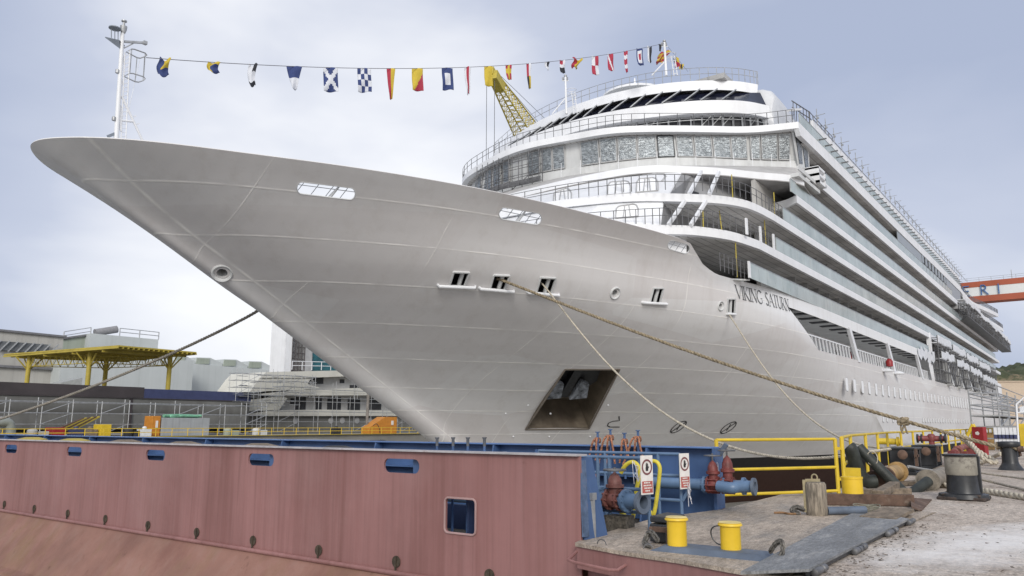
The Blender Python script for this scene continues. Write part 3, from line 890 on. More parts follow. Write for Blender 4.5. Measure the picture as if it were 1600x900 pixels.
anc = part(an, 'anchor_shank', BKM)
for u0, u1 in ((.02, .26), (.46, .70)):
    f_ = MB(); q = [AP(u0 + .05, .27, .9), AP(u1 - .04, .30, 1.0), AP(u1 + .02, .49, 1.15), AP(u0 - .01, .53, 1.1)]
    f_.add(q + [k - n * .25 for k in q], [(0, 1, 2, 3), (7, 6, 5, 4), (0, 4, 5, 1), (1, 5, 6, 2), (2, 6, 7, 3), (3, 7, 4, 0)])
    part(f_, 'anchor_fluke', FLK, anc)
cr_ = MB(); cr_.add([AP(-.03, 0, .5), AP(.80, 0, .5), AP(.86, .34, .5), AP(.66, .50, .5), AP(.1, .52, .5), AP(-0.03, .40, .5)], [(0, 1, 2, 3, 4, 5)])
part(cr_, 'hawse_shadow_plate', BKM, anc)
# forecastle: deck, bulwark stiffeners seen through the slots
def outline_deck(z, inset=0.25, x1=49.0):
    P = []
    for s in np.linspace(0, 6.1, 40):
        X = stem(z) + s * s
        if X > x1: break
        P.append((X + inset, YC - max(0, hb(z, s) - inset)))
    P.append((x1, 17.2))
    Q = [(a, 2 * YC - b) for a, b in P[::-1]]
    return P + Q[:-1]
mb = MB(); mb.prism(outline_deck(11.0, .3), 2, 10.9, 11.0); part(mb, 'forecastle_deck', DULLWHITE)
mb = MB()
for X in np.arange(18.5, 41, 1.7):
    p, nn_ = hull_xz(X, 12.0); q, _ = hull_xz(X, 11.1); t, _ = hull_xz(X, 12.35)
    i = Vector((0, .55, 0))
    mb.add([t + Vector((-.03, .18, 0)), q + Vector((-.03, .18, 0)), q + Vector((-.03, .8, 0)), t + Vector((.03, .18, 0)), q + Vector((.03, .18, 0)), q + Vector((.03, .8, 0))],
           [(0, 1, 2), (5, 4, 3), (0, 3, 4, 1), (1, 4, 5, 2), (2, 5, 3, 0)])
part(mb, 'bulwark_stay', DULLWHITE)
for (pts, n) in slot_geo:
    f = MB()
    c = sum(pts, Vector()) / len(pts)
    f.path([p - n * .02 for p in pts], 0.035, 6, closed=True)
    fr = part(f, 'bulwark_slot_rim', DULLWHITE)
    g = MB()
    lo = min(pts, key=lambda p: p.x).x; hi = max(pts, key=lambda p: p.x).x
    for k in np.arange(lo + .25, hi, .55):
        a, _ = hull_xz(k, c.z - .42); b, _ = hull_xz(k, c.z + .42); g.tube(a - n * .3, b - n * .3, 0.018, 6)
    g.tube(hull_xz(lo, c.z)[0] - n * .3, hull_xz(hi, c.z - (0.05))[0] - n * .3, .018, 6)
    part(g, 'slot_grating', GALV, fr)
# weld-closed shell door outline and sea-chest buttons are in the paint; draught and thruster marks
def decal(strokes, wpx, name, m, z_off=0.02):
    """strokes: lists of photo points projected on the real plating; built as thin raised paint"""
    mb = MB()
    for st in strokes:
        P = []
        for (x0, y0), (x1, y1) in zip(st, st[1:]):
            k = max(1, int(math.hypot(x1 - x0, y1 - y0) / 3))
            for i in range(k): P.append((lerp(x0, x1, i / k), lerp(y0, y1, i / k)))
        P.append(st[-1])
        H = [hull_at(*p) for p in P]
        wd = wpx * (H[0][0] - CAM).length / F_PX / 2
        L_, R_ = [], []
        for i, (p, n) in enumerate(H):
            t = (H[min(i + 1, len(H) - 1)][0] - H[max(i - 1, 0)][0]).normalized()
            s = n.cross(t).normalized() * wd
            L_.append(p + n * z_off + s); R_.append(p + n * z_off - s)
        mb.loft([L_, R_])
    return part(mb, name, m)
decal([[(967, 650), (967.5, 657), (957, 658), (950.5, 661), (949, 665), (953, 667), (968, 667)]], 2.0, 'bulb_mark', INK)
def ell(cx, cy, a, b, rot, n=22):
    return [(cx + a * math.cos(t) * math.cos(rot) - b * math.sin(t) * math.sin(rot), cy + a * math.cos(t) * math.sin(rot) + b * math.sin(t) * math.cos(rot)) for t in [2 * math.pi * i / n for i in range(n + 1)]]
for cx, cy in ((1060, 667), (1138, 668)):
    decal([ell(cx, cy, 14.5, 5, R(-34)), [(cx - 12, cy + 8), (cx + 12, cy - 8)], [(cx - 3, cy + 5), (cx + 4, cy - 6)]], 2.0, 'bow_thruster_mark', INK)
for p in [(825, 633), (860, 646), (790, 646), (950, 633), (922, 682), (858, 682), (802, 682), (1028, 640)]:
    a, n = hull_at(*p); mb = MB(); mb.lathe(a, [(.06, -.02), (.06, .05), (.03, .06)], 10, axis=n); part(mb, 'welded_lug', WHITE)

# ship's name in a thin seriffed capital, raised letters welded on the side
GL = {
 'V': ([[(0, 1), (.42, 0)]], [[(.42, 0), (.84, 1)]], [(0, 1), (.84, 1)]),
 'I': ([[(0.1, 0), (0.1, 1)]], [], [(.1, 0), (.1, 1)]),
 'K': ([[(.08, 0), (.08, 1)], [(.25, .52), (.75, 0)]], [[(.08, .38), (.68, 1)]], [(.08, 0), (.08, 1), (.75, 0), (.68, 1)]),
 'N': ([[(.08, 1), (.78, 0)]], [[(.08, 0), (.08, 1)], [(.78, 0), (.78, 1)]], [(.08, 0), (.08, 1), (.78, 1)]),
 'G': ([[(.82, .86), (.62, .98), (.42, 1), (.2, .9), (.06, .68), (.03, .45), (.1, .2), (.3, .03), (.52, 0), (.72, .06), (.82, .14)]], [[(.82, .14), (.82, .42)], [(.6, .42), (.9, .42)]], []),
 'S': ([[(.5, .86), (.38, .98), (.22, .99), (.08, .86), (.1, .68), (.3, .52), (.48, .38), (.52, .2), (.4, .03), (.2, .01), (.04, .14)]], [], []),
 'A': ([[(.42, 1), (.84, 0)]], [[(.42, 1), (0, 0)], [(.17, .36), (.67, .36)]], [(0, 0), (.84, 0)]),
 'T': ([[(.38, 0), (.38, 1)]], [[(0, 1), (.76, 1)], [(0, 1), (0, .86)], [(.76, 1), (.76, .86)]], [(.38, 0)]),
 'U': ([[(.08, 1), (.08, .3), (.16, .08), (.4, 0), (.62, .08), (.7, .3)]], [[(.7, .3), (.7, 1)]], [(.08, 1), (.7, 1)]),
 'R': ([[(.08, 0), (.08, 1)], [(.3, .5), (.78, 0)]], [[(.08, 1), (.42, .98), (.56, .84), (.56, .66), (.42, .52), (.08, .5)]], [(.08, 0), (.08, 1), (.78, 0)]),
 'E': ([[(0, 0), (0, 1)], [(0, 1), (.62, 1)], [(0, .5), (.55, .5)], [(0, 0), (.62, 0)]], [], []),
 'F': ([[(0, 0), (0, 1)], [(0, 1), (.62, 1)], [(0, .5), (.55, .5)]], [], []),
 'C': ([[(.7, .85), (.5, 1), (.25, 1), (.05, .75), (0, .5), (.05, .25), (.25, 0), (.5, 0), (.7, .15)]], [], [])}
ADV = {'V': .9, 'I': .3, 'K': .88, 'N': .98, 'G': 1.05, 'S': .68, 'A': .92, 'T': .84, 'U': .9, 'R': .88, ' ': .45}
_n0, _n1, _n2 = hull_at(1148, 447)[0], hull_at(1156, 467)[0], hull_at(1236, 489)[0]
xa = _n0.x
xb = _n2.x - .1
word = 'VIKING SATURN'
tot = sum(ADV[c] for c in word)
scx = (xb - xa - .35) / tot
cx = xa
ZN, HN = _n1.z, (_n0.z - _n1.z) * 1.12
def name_pt(u, v):
    z = ZN + v * HN; X = u + (1 - v) * .33
    q, n = hull_xz(X, z); return q + n * .03, n
mb = MB()
for c in word:
    if c != ' ':
        thick, thin, ser = GL[c]
        for lst, wdt in ((thick, .085), (thin, .035)):
            for st in lst:
                P = []
                for (u0, v0), (u1, v1) in zip(st, st[1:]):
                    for i in range(4): P.append((lerp(u0, u1, i / 4), lerp(v0, v1, i / 4)))
                P.append(st[-1])
                H = [name_pt(cx + u * scx, v) for u, v in P]
                A_, B_ = [], []
                for i, (p, n) in enumerate(H):
                    t = (H[min(i + 1, len(H) - 1)][0] - H[max(i - 1, 0)][0]).normalized()
                    s = n.cross(t).normalized() * wdt / 2
                    A_.append(p + s); B_.append(p - s)
                mb.loft([A_, B_])
        for u, v in ser:
            a, n = name_pt(cx + (u - .14) * scx, v); b, _ = name_pt(cx + (u + .14) * scx, v)
            mb.bar(a, b, .02, .05, up=n)
    cx += ADV[c] * scx
part(mb, 'ship_name', NAMEINK)

# ---- hull windows (covered with film), two rows
def hwin(px, z0, z1, wd, name='hull_window'):
    X = on(px, 610, 1, 17).x
    mb = MB(); mb.prism([(X + a, (z0 + z1) / 2 + b) for a, b in rounded(wd, z1 - z0, min(wd, z1 - z0) * .24, 4)], 1, 16.93, 17.01)
    f = part(mb, name, FILM)
    m2 = MB(); m2.path([(X + a, 16.95, (z0 + z1) / 2 + b) for a, b in rounded(wd + .06, z1 - z0 + .06, min(wd, z1 - z0) * .28, 4)], .022, 4, closed=True)
    part(m2, 'window_frame', OFFWHITE, f)
for v in (425, 468, 510, 546, 583, 618, 650, 681, 711, 739, 766, 790, 813, 836, 857, 878, 896, 914, 932, 949, 967):
    hwin(1200 + v / 3.4625, 4.5, 5.62, .8)
for v in np.linspace(983, 1096, 10): hwin(1200 + v / 3.4625, 4.25, 5.9, 1.0)
for v in np.concatenate([[608, 630, 661, 694, 724], np.linspace(822, 1092, 21)]):
    hwin(1200 + v / 3.4625, 1.9, 2.45, .55, 'porthole_cover')

# ---- promenade recess
mb = MB()
mb.prism([(57.5, 19.6), (64, 17.45), (72, 17.15), (212, 17.15), (212, 21.2), (57.5, 21.2)], 2, 7.25, 7.4); part(mb, 'promenade_deck', DULLWHITE)
mb = MB(); mb.mm((57, 21.2, 7.4), (212, 21.4, 10.6)); mb.mm((57.0, 18.6, 7.4), (57.2, 21.2, 10.6))
part(mb, 'promenade_inner_wall', WHITE)
mb = MB(); mb.prism([(57.0, 18.0), (62, 17.3), (212, 17.2), (212, 21.2), (57.0, 21.2)], 2, 10.35, 10.5); part(mb, 'promenade_ceiling', DULLWHITE)
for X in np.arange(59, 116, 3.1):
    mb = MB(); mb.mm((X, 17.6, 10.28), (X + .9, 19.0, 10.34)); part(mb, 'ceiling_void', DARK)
for X, Z in ((66.2, 7.4), (85, 7.4), (104, 7.4)):
    mb = MB(); mb.mm((X, 21.1, Z), (X + 1.3, 21.17, Z + 2)); mb.mm((X + .12, 21.05, Z + .1), (X + 1.18, 21.12, Z + 1.9)); d_ = part(mb, 'blue_framed_door' if X < 70 else 'promenade_door', PIPEBLUE if X < 70 else OFFWHITE)
for px0 in (1326, 1386, 1432):
    a = on(px0, 0, 1, 17)
    Xt = on(px0, 520 + (px0 - 1326) * .35, 1, 17).x
    mb = MB(); mb.add([(Xt, 16.93, 10.25), (Xt + .8, 16.93, 10.25), (Xt + 3.5, 16.93, 7.3), (Xt + 2.6, 16.93, 7.3), (Xt, 17.2, 10.25), (Xt + .8, 17.2, 10.25), (Xt + 3.5, 17.2, 7.3), (Xt + 2.6, 17.2, 7.3)],
        [(0, 1, 2, 3), (7, 6, 5, 4), (0, 4, 5, 1), (1, 5, 6, 2), (2, 6, 7, 3), (3, 7, 4, 0)])
    part(mb, 'raked_pillar', WHITE)
mb = MB()
X = PX0b - 2.5
while X < 116.5:
    mb.bar((X, 17.35, 7.42), (X - .45, 17.35, 8.55), .10, .08); X += 1.05
mb.bar((PX0b - 3.4, 17.35, 8.58), (116, 17.35, 8.58), .08, .1); mb.bar((PX0b - 2.2, 17.35, 7.46), (116.5, 17.35, 7.46), .06, .06)
part(mb, 'promenade_railing', WHITE)
for X in np.arange(70, 112, 3.1):
    mb = MB(); mb.mm((X, 21.02, 8.5), (X + .5, 21.2, 8.9)); part(mb, 'cable_tray', GALV)
# two life-raft style lamps and a red extinguisher on the shell
for px, py in ((1381, 579), (1399, 583)):
    p = on(px, py, 1, 16.95); mb = MB(); mb.lathe(p + Vector((0, -.35, -.15)), [(.55, 0), (.6, .1), (.25, .3), (.1, .35)], 14); part(mb, 'scupper_hood', WHITE)
p = on(1388, 567, 1, 16.9); mb = MB(); mb.lathe(p + Vector((0, -.1, -.45)), [(.05, 0), (.34, .08), (.36, .6), (.2, .85), (.05, .9)], 12); part(mb, 'red_fender_buoy', RED)
p = on(1334, 556, 1, 17.3); mb = MB(); mb.lathe(p + Vector((0, .2, -.3)), [(.02, 0), (.2, .05), (.2, .6), (.05, .7)], 10); part(mb, 'fire_extinguisher', RED)

# ---- deck slabs and balustrades
XS = 216.0
def star(x0, y=51.6): return [(XS, y), (x0, y)]
FR_B = [(41.5, 51.0), (39.4, 45), (38.5, 38), (38.5, 34), (39, 28), (40.0, 24.2), (41.6, 21.6), (43.2, 20.1), (44.0, 19.1), (45.7, 18.1), (47.5, 17.4), (50.7, 17.0)]
FR_C = [(47, 51.5), (43, 47), (41.9, 41), (41.6, 34), (41.9, 28), (42.9, 24.5), (43.8, 22.4), (45.1, 20.9), (47.0, 18.8), (48.7, 17.7), (50.6, 17.15), (54, 17.0)]
FR_F = [(62.3, 51.6), (58.4, 50.2), (55.7, 47.8), (53.8, 43.4), (52.6, 39.9), (52.35, 37), (52.9, 33.8), (53.4, 30.6), (54.4, 28.2), (58.0, 23.5), (60.6, 20.5), (61.8, 17.0)]
FR_G = [(62, 50.0), (58.9, 47), (57.4, 43.6), (56.4, 40.2), (55.8, 36.5), (55.6, 33.6), (56.0, 30.5), (56.9, 27.0), (58.5, 23.6), (60.6, 20.9), (63.0, 19.6)]
FR_H = [(63.5, 50.0), (60.6, 45), (58.9, 41), (57.8, 36.6), (57.5, 32.9), (57.8, 29.8), (58.5, 27), (60, 24.1), (61.8, 21.9), (63.6, 20.7)]
def dense(fr, n=3):
    P = smooth_path([Vector((a, b, 0)) for a, b in fr], n)
    return [(p.x, p.y) for p in P]
def slab(fr, z0, z1, name, m, xend=XS, ys=17.0, stern_bulge=None, soff=True, zcut=None):
    f = dense(fr)
    side = [(xend, ys)] if not stern_bulge else stern_bulge
    poly = f + side + [(side[-1][0], 51.6)] if side[-1][0] > 100 else f + side
    mb = MB(); mb.prism(poly, 2, z0, z1)
    o = part(mb, name, m)
    if soff:
        mb = MB()
        c = Vector((120, 34.3))
        inner = [(a + (0.5 if a < 100 else -.3), b + (.25 if b < 34 else -.25)) for a, b in poly]
        mb.prism(inner, 2, z0 - .03, z0 - .005)
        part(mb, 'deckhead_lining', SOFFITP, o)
    return o
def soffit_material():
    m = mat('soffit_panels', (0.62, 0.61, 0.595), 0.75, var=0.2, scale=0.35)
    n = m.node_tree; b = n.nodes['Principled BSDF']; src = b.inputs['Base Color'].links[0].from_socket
    br = n.nodes.new('ShaderNodeTexBrick'); br.inputs['Scale'].default_value = 1; br.offset = 0
    br.inputs['Color1'].default_value = (1, 1, 1, 1); br.inputs['Color2'].default_value = (.8, .8, .8, 1); br.inputs['Mortar'].default_value = (.35, .35, .35, 1)
    br.inputs['Brick Width'].default_value = 3.3; br.inputs['Row Height'].default_value = .55; br.inputs['Mortar Size'].default_value = .03
    tc = [k for k in n.nodes if k.type == 'TEX_COORD'][0]; n.links.new(tc.outputs['Object'], br.inputs['Vector'])
    k = n.nodes.new('ShaderNodeMix'); k.data_type = 'RGBA'; k.blend_type = 'MULTIPLY'; k.inputs['Factor'].default_value = 1
    n.links.new(src, k.inputs['A']); n.links.new(br.outputs['Color'], k.inputs['B']); n.links.new(k.outputs['Result'], b.inputs['Base Color'])
    return m
SOFFITP = soffit_material()
A0 = [(46, 51.4), (44.5, 45), (44.2, 34), (44.5, 26), (47.5, 21), (51.5, 18.2), (56, 17.3)]
slab(A0, 10.62, 10.9, 'boat_deck', WHITE, ys=17.2, soff=False)
slab(FR_B, 13.3, 13.88, 'deck_edge', WHITE)
slab(FR_C, 16.02, 16.56, 'deck_edge', WHITE)
slab([(62, 51.5), (62, 45), (62, 24), (61.2, 18.5), (60.0, 17.0)], 18.77, 19.38, 'deck_edge', WHITE)
EB = [(150, 17.0), (160, 16.3), (185, 15.9), (226, 15.9)]
slab([(64, 51.5), (64.3, 24), (64.3, 19), (65.3, 17.0)], 21.85, 22.69, 'deck_edge', WHITE)
mb = MB(); mb.prism(EB + [(226, 50), (150, 50)], 2, 21.2, 22.3); part(mb, 'aft_terrace', OFFWHITE)
FB = [(140, 17.0), (150, 16.6), (158, 16.0), (226, 15.7)]
# bridge-roof deck carries the whole length
slab(FR_F, 25.5, 26.05, 'bridge_roof', WHITE, xend=157)
mb = MB()
mb.prism([(61.8, 25.5), (62.2, 24.95), (157, 24.95), (157, 26.02), (61.8, 26.02)], 1, 16.96, 17.35); part(mb, 'roof_fascia', WHITE)
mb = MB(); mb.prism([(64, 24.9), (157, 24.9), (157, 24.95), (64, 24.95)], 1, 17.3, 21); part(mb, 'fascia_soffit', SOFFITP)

# stern end of the two top decks, curving out and down
def ribbon(pts, h, t, name, m, sgn=1):
    mb = MB()
    r0 = [Vector(p) for p in pts]
    mb.loft([[p, p + Vector((0, t, 0)), p + Vector((0, t, h)), p + Vector((0, 0, h))] for p in r0], closed=True, cap=True)
    return part(mb, name, m)
SR1 = smooth_path([(157, 17, 22.6), (164, 17, 22.35), (172, 16.8, 22.3), (185, 16.2, 22.7), (205, 15.9, 23.4), (222, 15.9, 24.0)], 2)
ribbon([tuple(p) for p in SR1], 0.8, 3.0, 'aft_deck_edge', WHITE)
SR2 = smooth_path([(157, 17.0, 24.95), (166, 17, 24.6), (173, 16.9, 24.4), (186, 16.4, 25.2), (205, 16.0, 26.2), (214, 16.0, 26.8)], 2)
ribbon([tuple(p) for p in SR2], 0.8, 3.0, 'aft_deck_edge', WHITE)
mb = MB(); mb.mm((157, 20, 22.3), (214, 49, 25.2)); part(mb, 'aft_deckhouse', OFFWHITE)

# balustrades
def glass(x0, x1, z0, z1, y=17.02, name='glass_balustrade', pr2=True):
    mb = MB()
    X = x0
    while X < x1 - .1:
        X2 = min(X + 1.66, x1); mb.mm((X + .02, y, z0), (X2 - .02, y + .04, z1)); X = X2
    g = part(mb, name, BALUSTR)
    m2 = MB(); m2.mm((x0, y - .02, z1), (x1, y + .06, z1 + .05))
    X = x0
    while X < x1: m2.mm((X - .02, y + .04, z0), (X + .02, y + .1, z1)); X += 1.66
    part(m2, 'handrail', GALV, g)
    return g
gx = lambda px, py: on(px, py, 1, 17).x
glass(gx(1173, 430), 116.2, 11.0, 12.03)
glass(gx(1213, 375), 206, 13.88, 14.82)
glass(gx(1224, 322), 208, 16.56, 17.53)
glass(gx(1236, 284), 211, 19.38, 20.39)
glass(gx(1282, 275), 145, 22.69, 23.66)
glass(62.5, 157, 26.02, 27.0)
mb = MB(); mb.mm((66.5, 17.05, 27.04), (157, 17.25, 27.74)); part(mb, 'upper_wash_band', WHITE)
mb = MB(); mb.mm((64, 17.3, 26.0), (157, 17.5, 27.3)); part(mb, 'upper_backing', DULLWHITE)
# row of short brackets along the top band
mb = MB()
for X in np.arange(68, 156, 1.9): mb.mm((X, 16.4, 26.35), (X + .12, 17.02, 26.45))
part(mb, 'fascia_bracket', DGALV)
# inner cabin walls & partitions
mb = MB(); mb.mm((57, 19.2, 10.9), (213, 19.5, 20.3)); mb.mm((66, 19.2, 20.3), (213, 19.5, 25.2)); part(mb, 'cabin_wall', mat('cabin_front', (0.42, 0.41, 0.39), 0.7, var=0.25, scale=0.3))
mb = MB(); mb.mm((213, 19.5, 7), (213.4, 49.5, 25.2)); mb.mm((57, 49.3, 10.9), (213, 49.5, 25.2)); part(mb, 'aft_wall', WHITE)
REST = MB()
for z0, z1, xs in ((19.4, 21.85, 66), (13.9, 16.0, 62), (16.58, 18.75, 64), (11.0, 13.28, 62), (22.7, 24.95, 70)):
    mb2 = MB()
    for X in np.arange(xs, 205, 3.32):
        if X < 112:
            mb = MB(); mb.mm((X, 18.1, z0), (X + .08, 19.2, z1)); part(mb, 'balcony_partition', mat('partition_grey', (0.33, 0.33, 0.33), 0.6))
        else: REST.mm((X, 18.1, z0), (X + .08, 19.2, z1))
tag(part(REST, 'balcony_partition', mat('partition_grey', (0.33, 0.33, 0.33))), kind='stuff')
# grey panelling and louvres on the upper deck
PX_ = gx(1404, 378)
PG = mat('grey_side_panel', (0.30, 0.33, 0.36), 0.4, var=0.06, scale=.1)
mb = MB(); mb.mm((PX_, 17.05, 22.69), (gx(1441, 410), 17.12, 24.95)); part(mb, 'side_panel', PG)
xl0, xl1 = gx(1441, 410), gx(1480, 445)
mb = MB(); mb.mm((xl1, 17.05, 22.69), (gx(1501, 462), 17.12, 24.95)); part(mb, 'side_panel', PG)
mb = MB(); mb.mm((xl0, 17.2, 22.69), (xl1, 17.25, 24.95)); part(mb, 'louvre_recess', DARKGLASS)
nL = 8
for i in range(nL):
    a = lerp(xl0, xl1, (i + .1) / nL); b = lerp(xl0, xl1, (i + .62) / nL)
    mb = MB(); mb.mm((a, 17.0, 23.85), (b, 17.1, 24.9)); mb.mm((a, 17.0, 22.9), (lerp(a, b, .3), 17.1, 23.8))
    part(mb, 'louvre_panel', PG)

# ---- front of the superstructure: raked white face between decks
def off(fr, dx, dy=0): return [(a + dx, b + (dy if b < YC else -dy)) for a, b in fr]
def wall_loft(f0, z0, f1, z1, name, m, th=.12):
    P0 = smooth_path([Vector((a, b, 0)) for a, b in f0], 3); P1 = smooth_path([Vector((a, b, 0)) for a, b in f1], 3)
    def even(P, n=60):
        d = [0]
        for a, b in zip(P, P[1:]): d.append(d[-1] + (b - a).length)
        out = []
        for i in range(n + 1):
            t = d[-1] * i / n; k = max(j for j in range(len(d)) if d[j] <= t + 1e-9); k = min(k, len(P) - 2)
            s = (t - d[k]) / max(1e-9, d[k + 1] - d[k]); out.append(P[k].lerp(P[k + 1], min(1, s)))
        return out
    A, B = (P0, P1) if len(P0) == len(P1) else (even(P0), even(P1))
    mb = MB(); mb.sm = True
    mb.loft([[Vector((p.x, p.y, z0)) for p in A], [Vector((p.x, p.y, z1)) for p in B], [Vector((p.x + th, p.y, z1)) for p in B], [Vector((p.x + th, p.y, z0)) for p in A]])
    return part(mb, name, m)
# forecastle house below deck B
wall_loft([(42.5, 50.5), (40.6, 45), (39.8, 38), (39.8, 31), (40.4, 26), (42.0, 22.5), (44.8, 19.8)], 11.0, [(42.6, 50.5), (40.8, 45), (40.0, 38), (40.0, 31), (40.6, 26), (42.2, 22.5), (45.0, 19.8)], 13.3, 'front_wall', WHITE)
FB0 = [(42.2, 50.6), (40.0, 45), (39.1, 38), (39.1, 34), (39.5, 28), (40.5, 24.2), (42.2, 21.6), (43.0, 20.6)]
FB1 = [(46.6, 50.8), (43.4, 46.6), (42.2, 41), (41.9, 34), (42.2, 28), (43.1, 24.5), (44.1, 22.4), (45.0, 21.3)]
wall_loft(FB0, 13.88, FB1, 16.02, 'front_wall', WHITE)
FC0 = [(46.8, 50.8), (43.6, 46.6), (42.4, 41), (42.1, 34), (42.4, 28), (43.3, 24.5), (44.3, 22.3), (45.3, 21.0)]
FC1 = [(55.8, 50.8), (52.4, 46), (50.6, 41), (50.3, 36), (50.2, 30.5), (50.6, 27.0), (51.2, 24.8), (52.4, 23.2)]
wall_loft(FC0, 16.56, FC1, 20.4, 'front_wall', WHITE)
# side inner walls behind the open corners
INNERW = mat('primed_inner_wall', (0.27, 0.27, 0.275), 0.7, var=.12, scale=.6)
mb = MB()
mb.add([(43.1, 20.75, 13.9), (45.1, 21.35, 16.0), (47.8, 21.9, 16.0), (47.0, 21.9, 13.9)], [(0, 1, 2, 3)])
mb.add([(47.0, 21.9, 13.9), (60.0, 19.1, 13.9), (60.0, 19.1, 16.0), (47.8, 21.9, 16.0)], [(0, 1, 2, 3)])
mb.add([(45.4, 21.1, 16.57), (52.4, 23.3, 20.4), (53.5, 22.8, 20.4), (49.0, 22.1, 16.57)], [(0, 1, 2, 3)])
mb.add([(49.0, 22.1, 16.57), (60, 19.1, 16.57), (66, 19.1, 20.4), (53.5, 22.8, 20.4)], [(0, 1, 2, 3)])
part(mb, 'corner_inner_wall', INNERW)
mb = MB(); mb.add([(47.8, 22.0, 13.95), (48.8, 21.86, 13.95), (48.8, 21.86, 15.9), (47.8, 22.0, 15.9)], [(0, 1, 2, 3)]); part(mb, 'doorway', DARK)
mb = MB(); mb.add([(50.6, 21.6, 16.6), (51.5, 21.36, 16.6), (51.5, 21.5, 18.3), (50.7, 21.7, 18.3)], [(0, 1, 2, 3)]); part(mb, 'doorway', DARK)
for a, b in (((43.15, 20.1, 13.88), (45.73, 20.1, 16.02)), ((44.05, 19.02, 13.88), (46.56, 18.97, 16.02)), ((46.03, 19.89, 16.56), (51.9, 21.4, 20.0)), ((46.95, 18.89, 16.56), (52.8, 20.4, 20.0))):
    mb = MB(); mb.bar(a, b, .22, .2, up=(0, 1, 0)); part(mb, 'raked_strut', WHITE)
# side bulkhead of the raked face where it meets the opening
# recessed windows in the raked face with film over them
def face_pt(u, v, f0=FC0, z0=16.56, f1=FC1, z1=20.4):
    A = dense(f0, 3); B = dense(f1, 3)
    a = A[int(u * (len(A) - 1))]; b = B[int(u * (len(B) - 1))]
    return Vector((lerp(a[0], b[0], v), lerp(a[1], b[1], v), lerp(z0, z1, v)))
def face_px(px, py, fA, zA, fB, zB):
    """photo ray onto the raked ruled face"""
    A = dense(fA, 3); B = dense(fB, 3); best = None
    for i in range(len(A) - 1):
        n_ = len(A); j = i
        P = [Vector((*A[i], zA)), Vector((*A[i + 1], zA)), Vector((*B[min(i + 1, len(B) - 1)], zB)), Vector((*B[min(i, len(B) - 1)], zB))]
        from mathutils.geometry import intersect_ray_tri
        for t in ((0, 1, 2), (0, 2, 3)):
            h = intersect_ray_tri(P[t[0]], P[t[1]], P[t[2]], ray(px, py), CAM, True)
            if h: return h, (P[1] - P[0]).cross(P[3] - P[0]).normalized()
    return None
def face_window(x0, y0, x1, y1, slant, tops, fA, zA, fB, zB, name='front_window'):
    """rounded top window outlined in photo px on the face"""
    pts = [(x0, y1 - slant * 0), (x0 + 1, lerp(y1, y0, .7)), (x0 + 4, y0 + tops), (x0 + 8, y0 + tops * .6), (x1 - 8, y0 + 1 - tops * .6), (x1 - 3, y0 + 2 - tops * .5), (x1, lerp(y1, y0, .6) - 2), (x1, y1 - 3)]
    H = [face_px(*p, fA, zA, fB, zB) for p in pts]
    if any(h is None for h in H): print('face miss', x0, y0); return
    nn = H[0][1]
    if nn.dot(CAM - H[0][0]) < 0: nn = -nn
    P = [h[0] for h in H]
    mb = MB(); q = [p + nn * .03 for p in P]; mb.add(q, [tuple(range(len(q)))]); w_ = part(mb, name, FILM)
    m2 = MB(); m2.path([p + nn * .06 for p in P], .05, 6, closed=True)
    for t in (.33, .66):
        a = P[0].lerp(P[-1], t); b = P[3].lerp(P[4], t); m2.bar(a + nn * .06, b + nn * .06, .07, .07, up=nn)
    part(m2, 'window_frame', OFFWHITE, w_)
FW = (FC0, 16.56, FC1, 20.4)
face_window(949, 284, 985, 306, 0, 2, *FW)
face_window(994, 279, 1028, 302, 0, 2, *FW)
face_window(865, 297, 893, 316, 0, 4, *FW)
FW2 = (FB0, 13.88, FB1, 16.02)
face_window(962, 321, 997, 342, 0, 3, *FW2)
# shallow hood line over those windows
for pts_, fw in (([(800, 293), (850, 284), (900, 276.5), (950, 273), (985, 271.8), (1016, 271.2), (1037, 272), (1040, 276), (1034, 284)], FW), ([(930, 319), (965, 315.5), (1000, 314.8), (1006, 318), (1002, 326)], FW2)):
    H = [face_px(*p, *fw) for p in pts_]; H = [h for h in H if h]
    if len(H) > 2:
        nn = H[0][1]; nn = nn if nn.dot(CAM - H[0][0]) > 0 else -nn
        mb = MB(); mb.path([h[0] + nn * .03 for h in H], .07, 6); part(mb, 'window_hood', OFFWHITE)

# ---- bridge: ledge, window band
LBo = [(57, 51.6), (54.0, 49.8), (52.0, 45), (50.6, 40), (50.0, 34), (50.0, 29.7), (50.3, 26.6), (51.0, 24.8), (52.4, 23.2), (54.7, 20.9), (57.3, 19.1), (59.6, 17.1), (61.2, 16.7)]
LBi = [(57.2, 51.6), (54.1, 49.6), (52.1, 44.8), (50.9, 40), (50.4, 34), (50.5, 29.8), (50.9, 26.9), (51.6, 25.1), (53.0, 23.5), (55.3, 21.3), (57.8, 19.5), (60.0, 17.6), (61.5, 17.1)]
LTo = [(60, 51.5), (56.0, 49.4), (53.9, 44.7), (52.9, 40), (52.6, 34.5), (53.0, 32), (54.2, 28.6), (55.3, 25.8), (57.1, 23.3), (59.0, 20.9), (61.0, 18.6), (62.6, 17.0)]
WB_ = [(60.8, 51.4), (56.8, 49.0), (54.7, 44.4), (53.6, 40), (53.3, 36.5), (54.0, 33.0), (54.7, 30.0), (55.8, 27.0), (56.6, 25.6), (58.1, 23.7), (60.9, 21.0), (63.2, 18.3), (63.6, 17.62)]
WT_ = [(61.6, 51.2), (57.6, 48.8), (54.7, 44.0), (53.5, 40.0), (53.1, 37), (53.6, 33.9), (54.1, 30.9), (55.0, 28.6), (58.4, 24.1), (60.9, 21.0), (62.1, 18.2), (62.4, 17.6)]
LEDGEG = mat('ledge_shade_grey', (.46, .45, .44), .6, var=.12, scale=1.2)  # ledge shading put into the colour, grey between white lip and apron
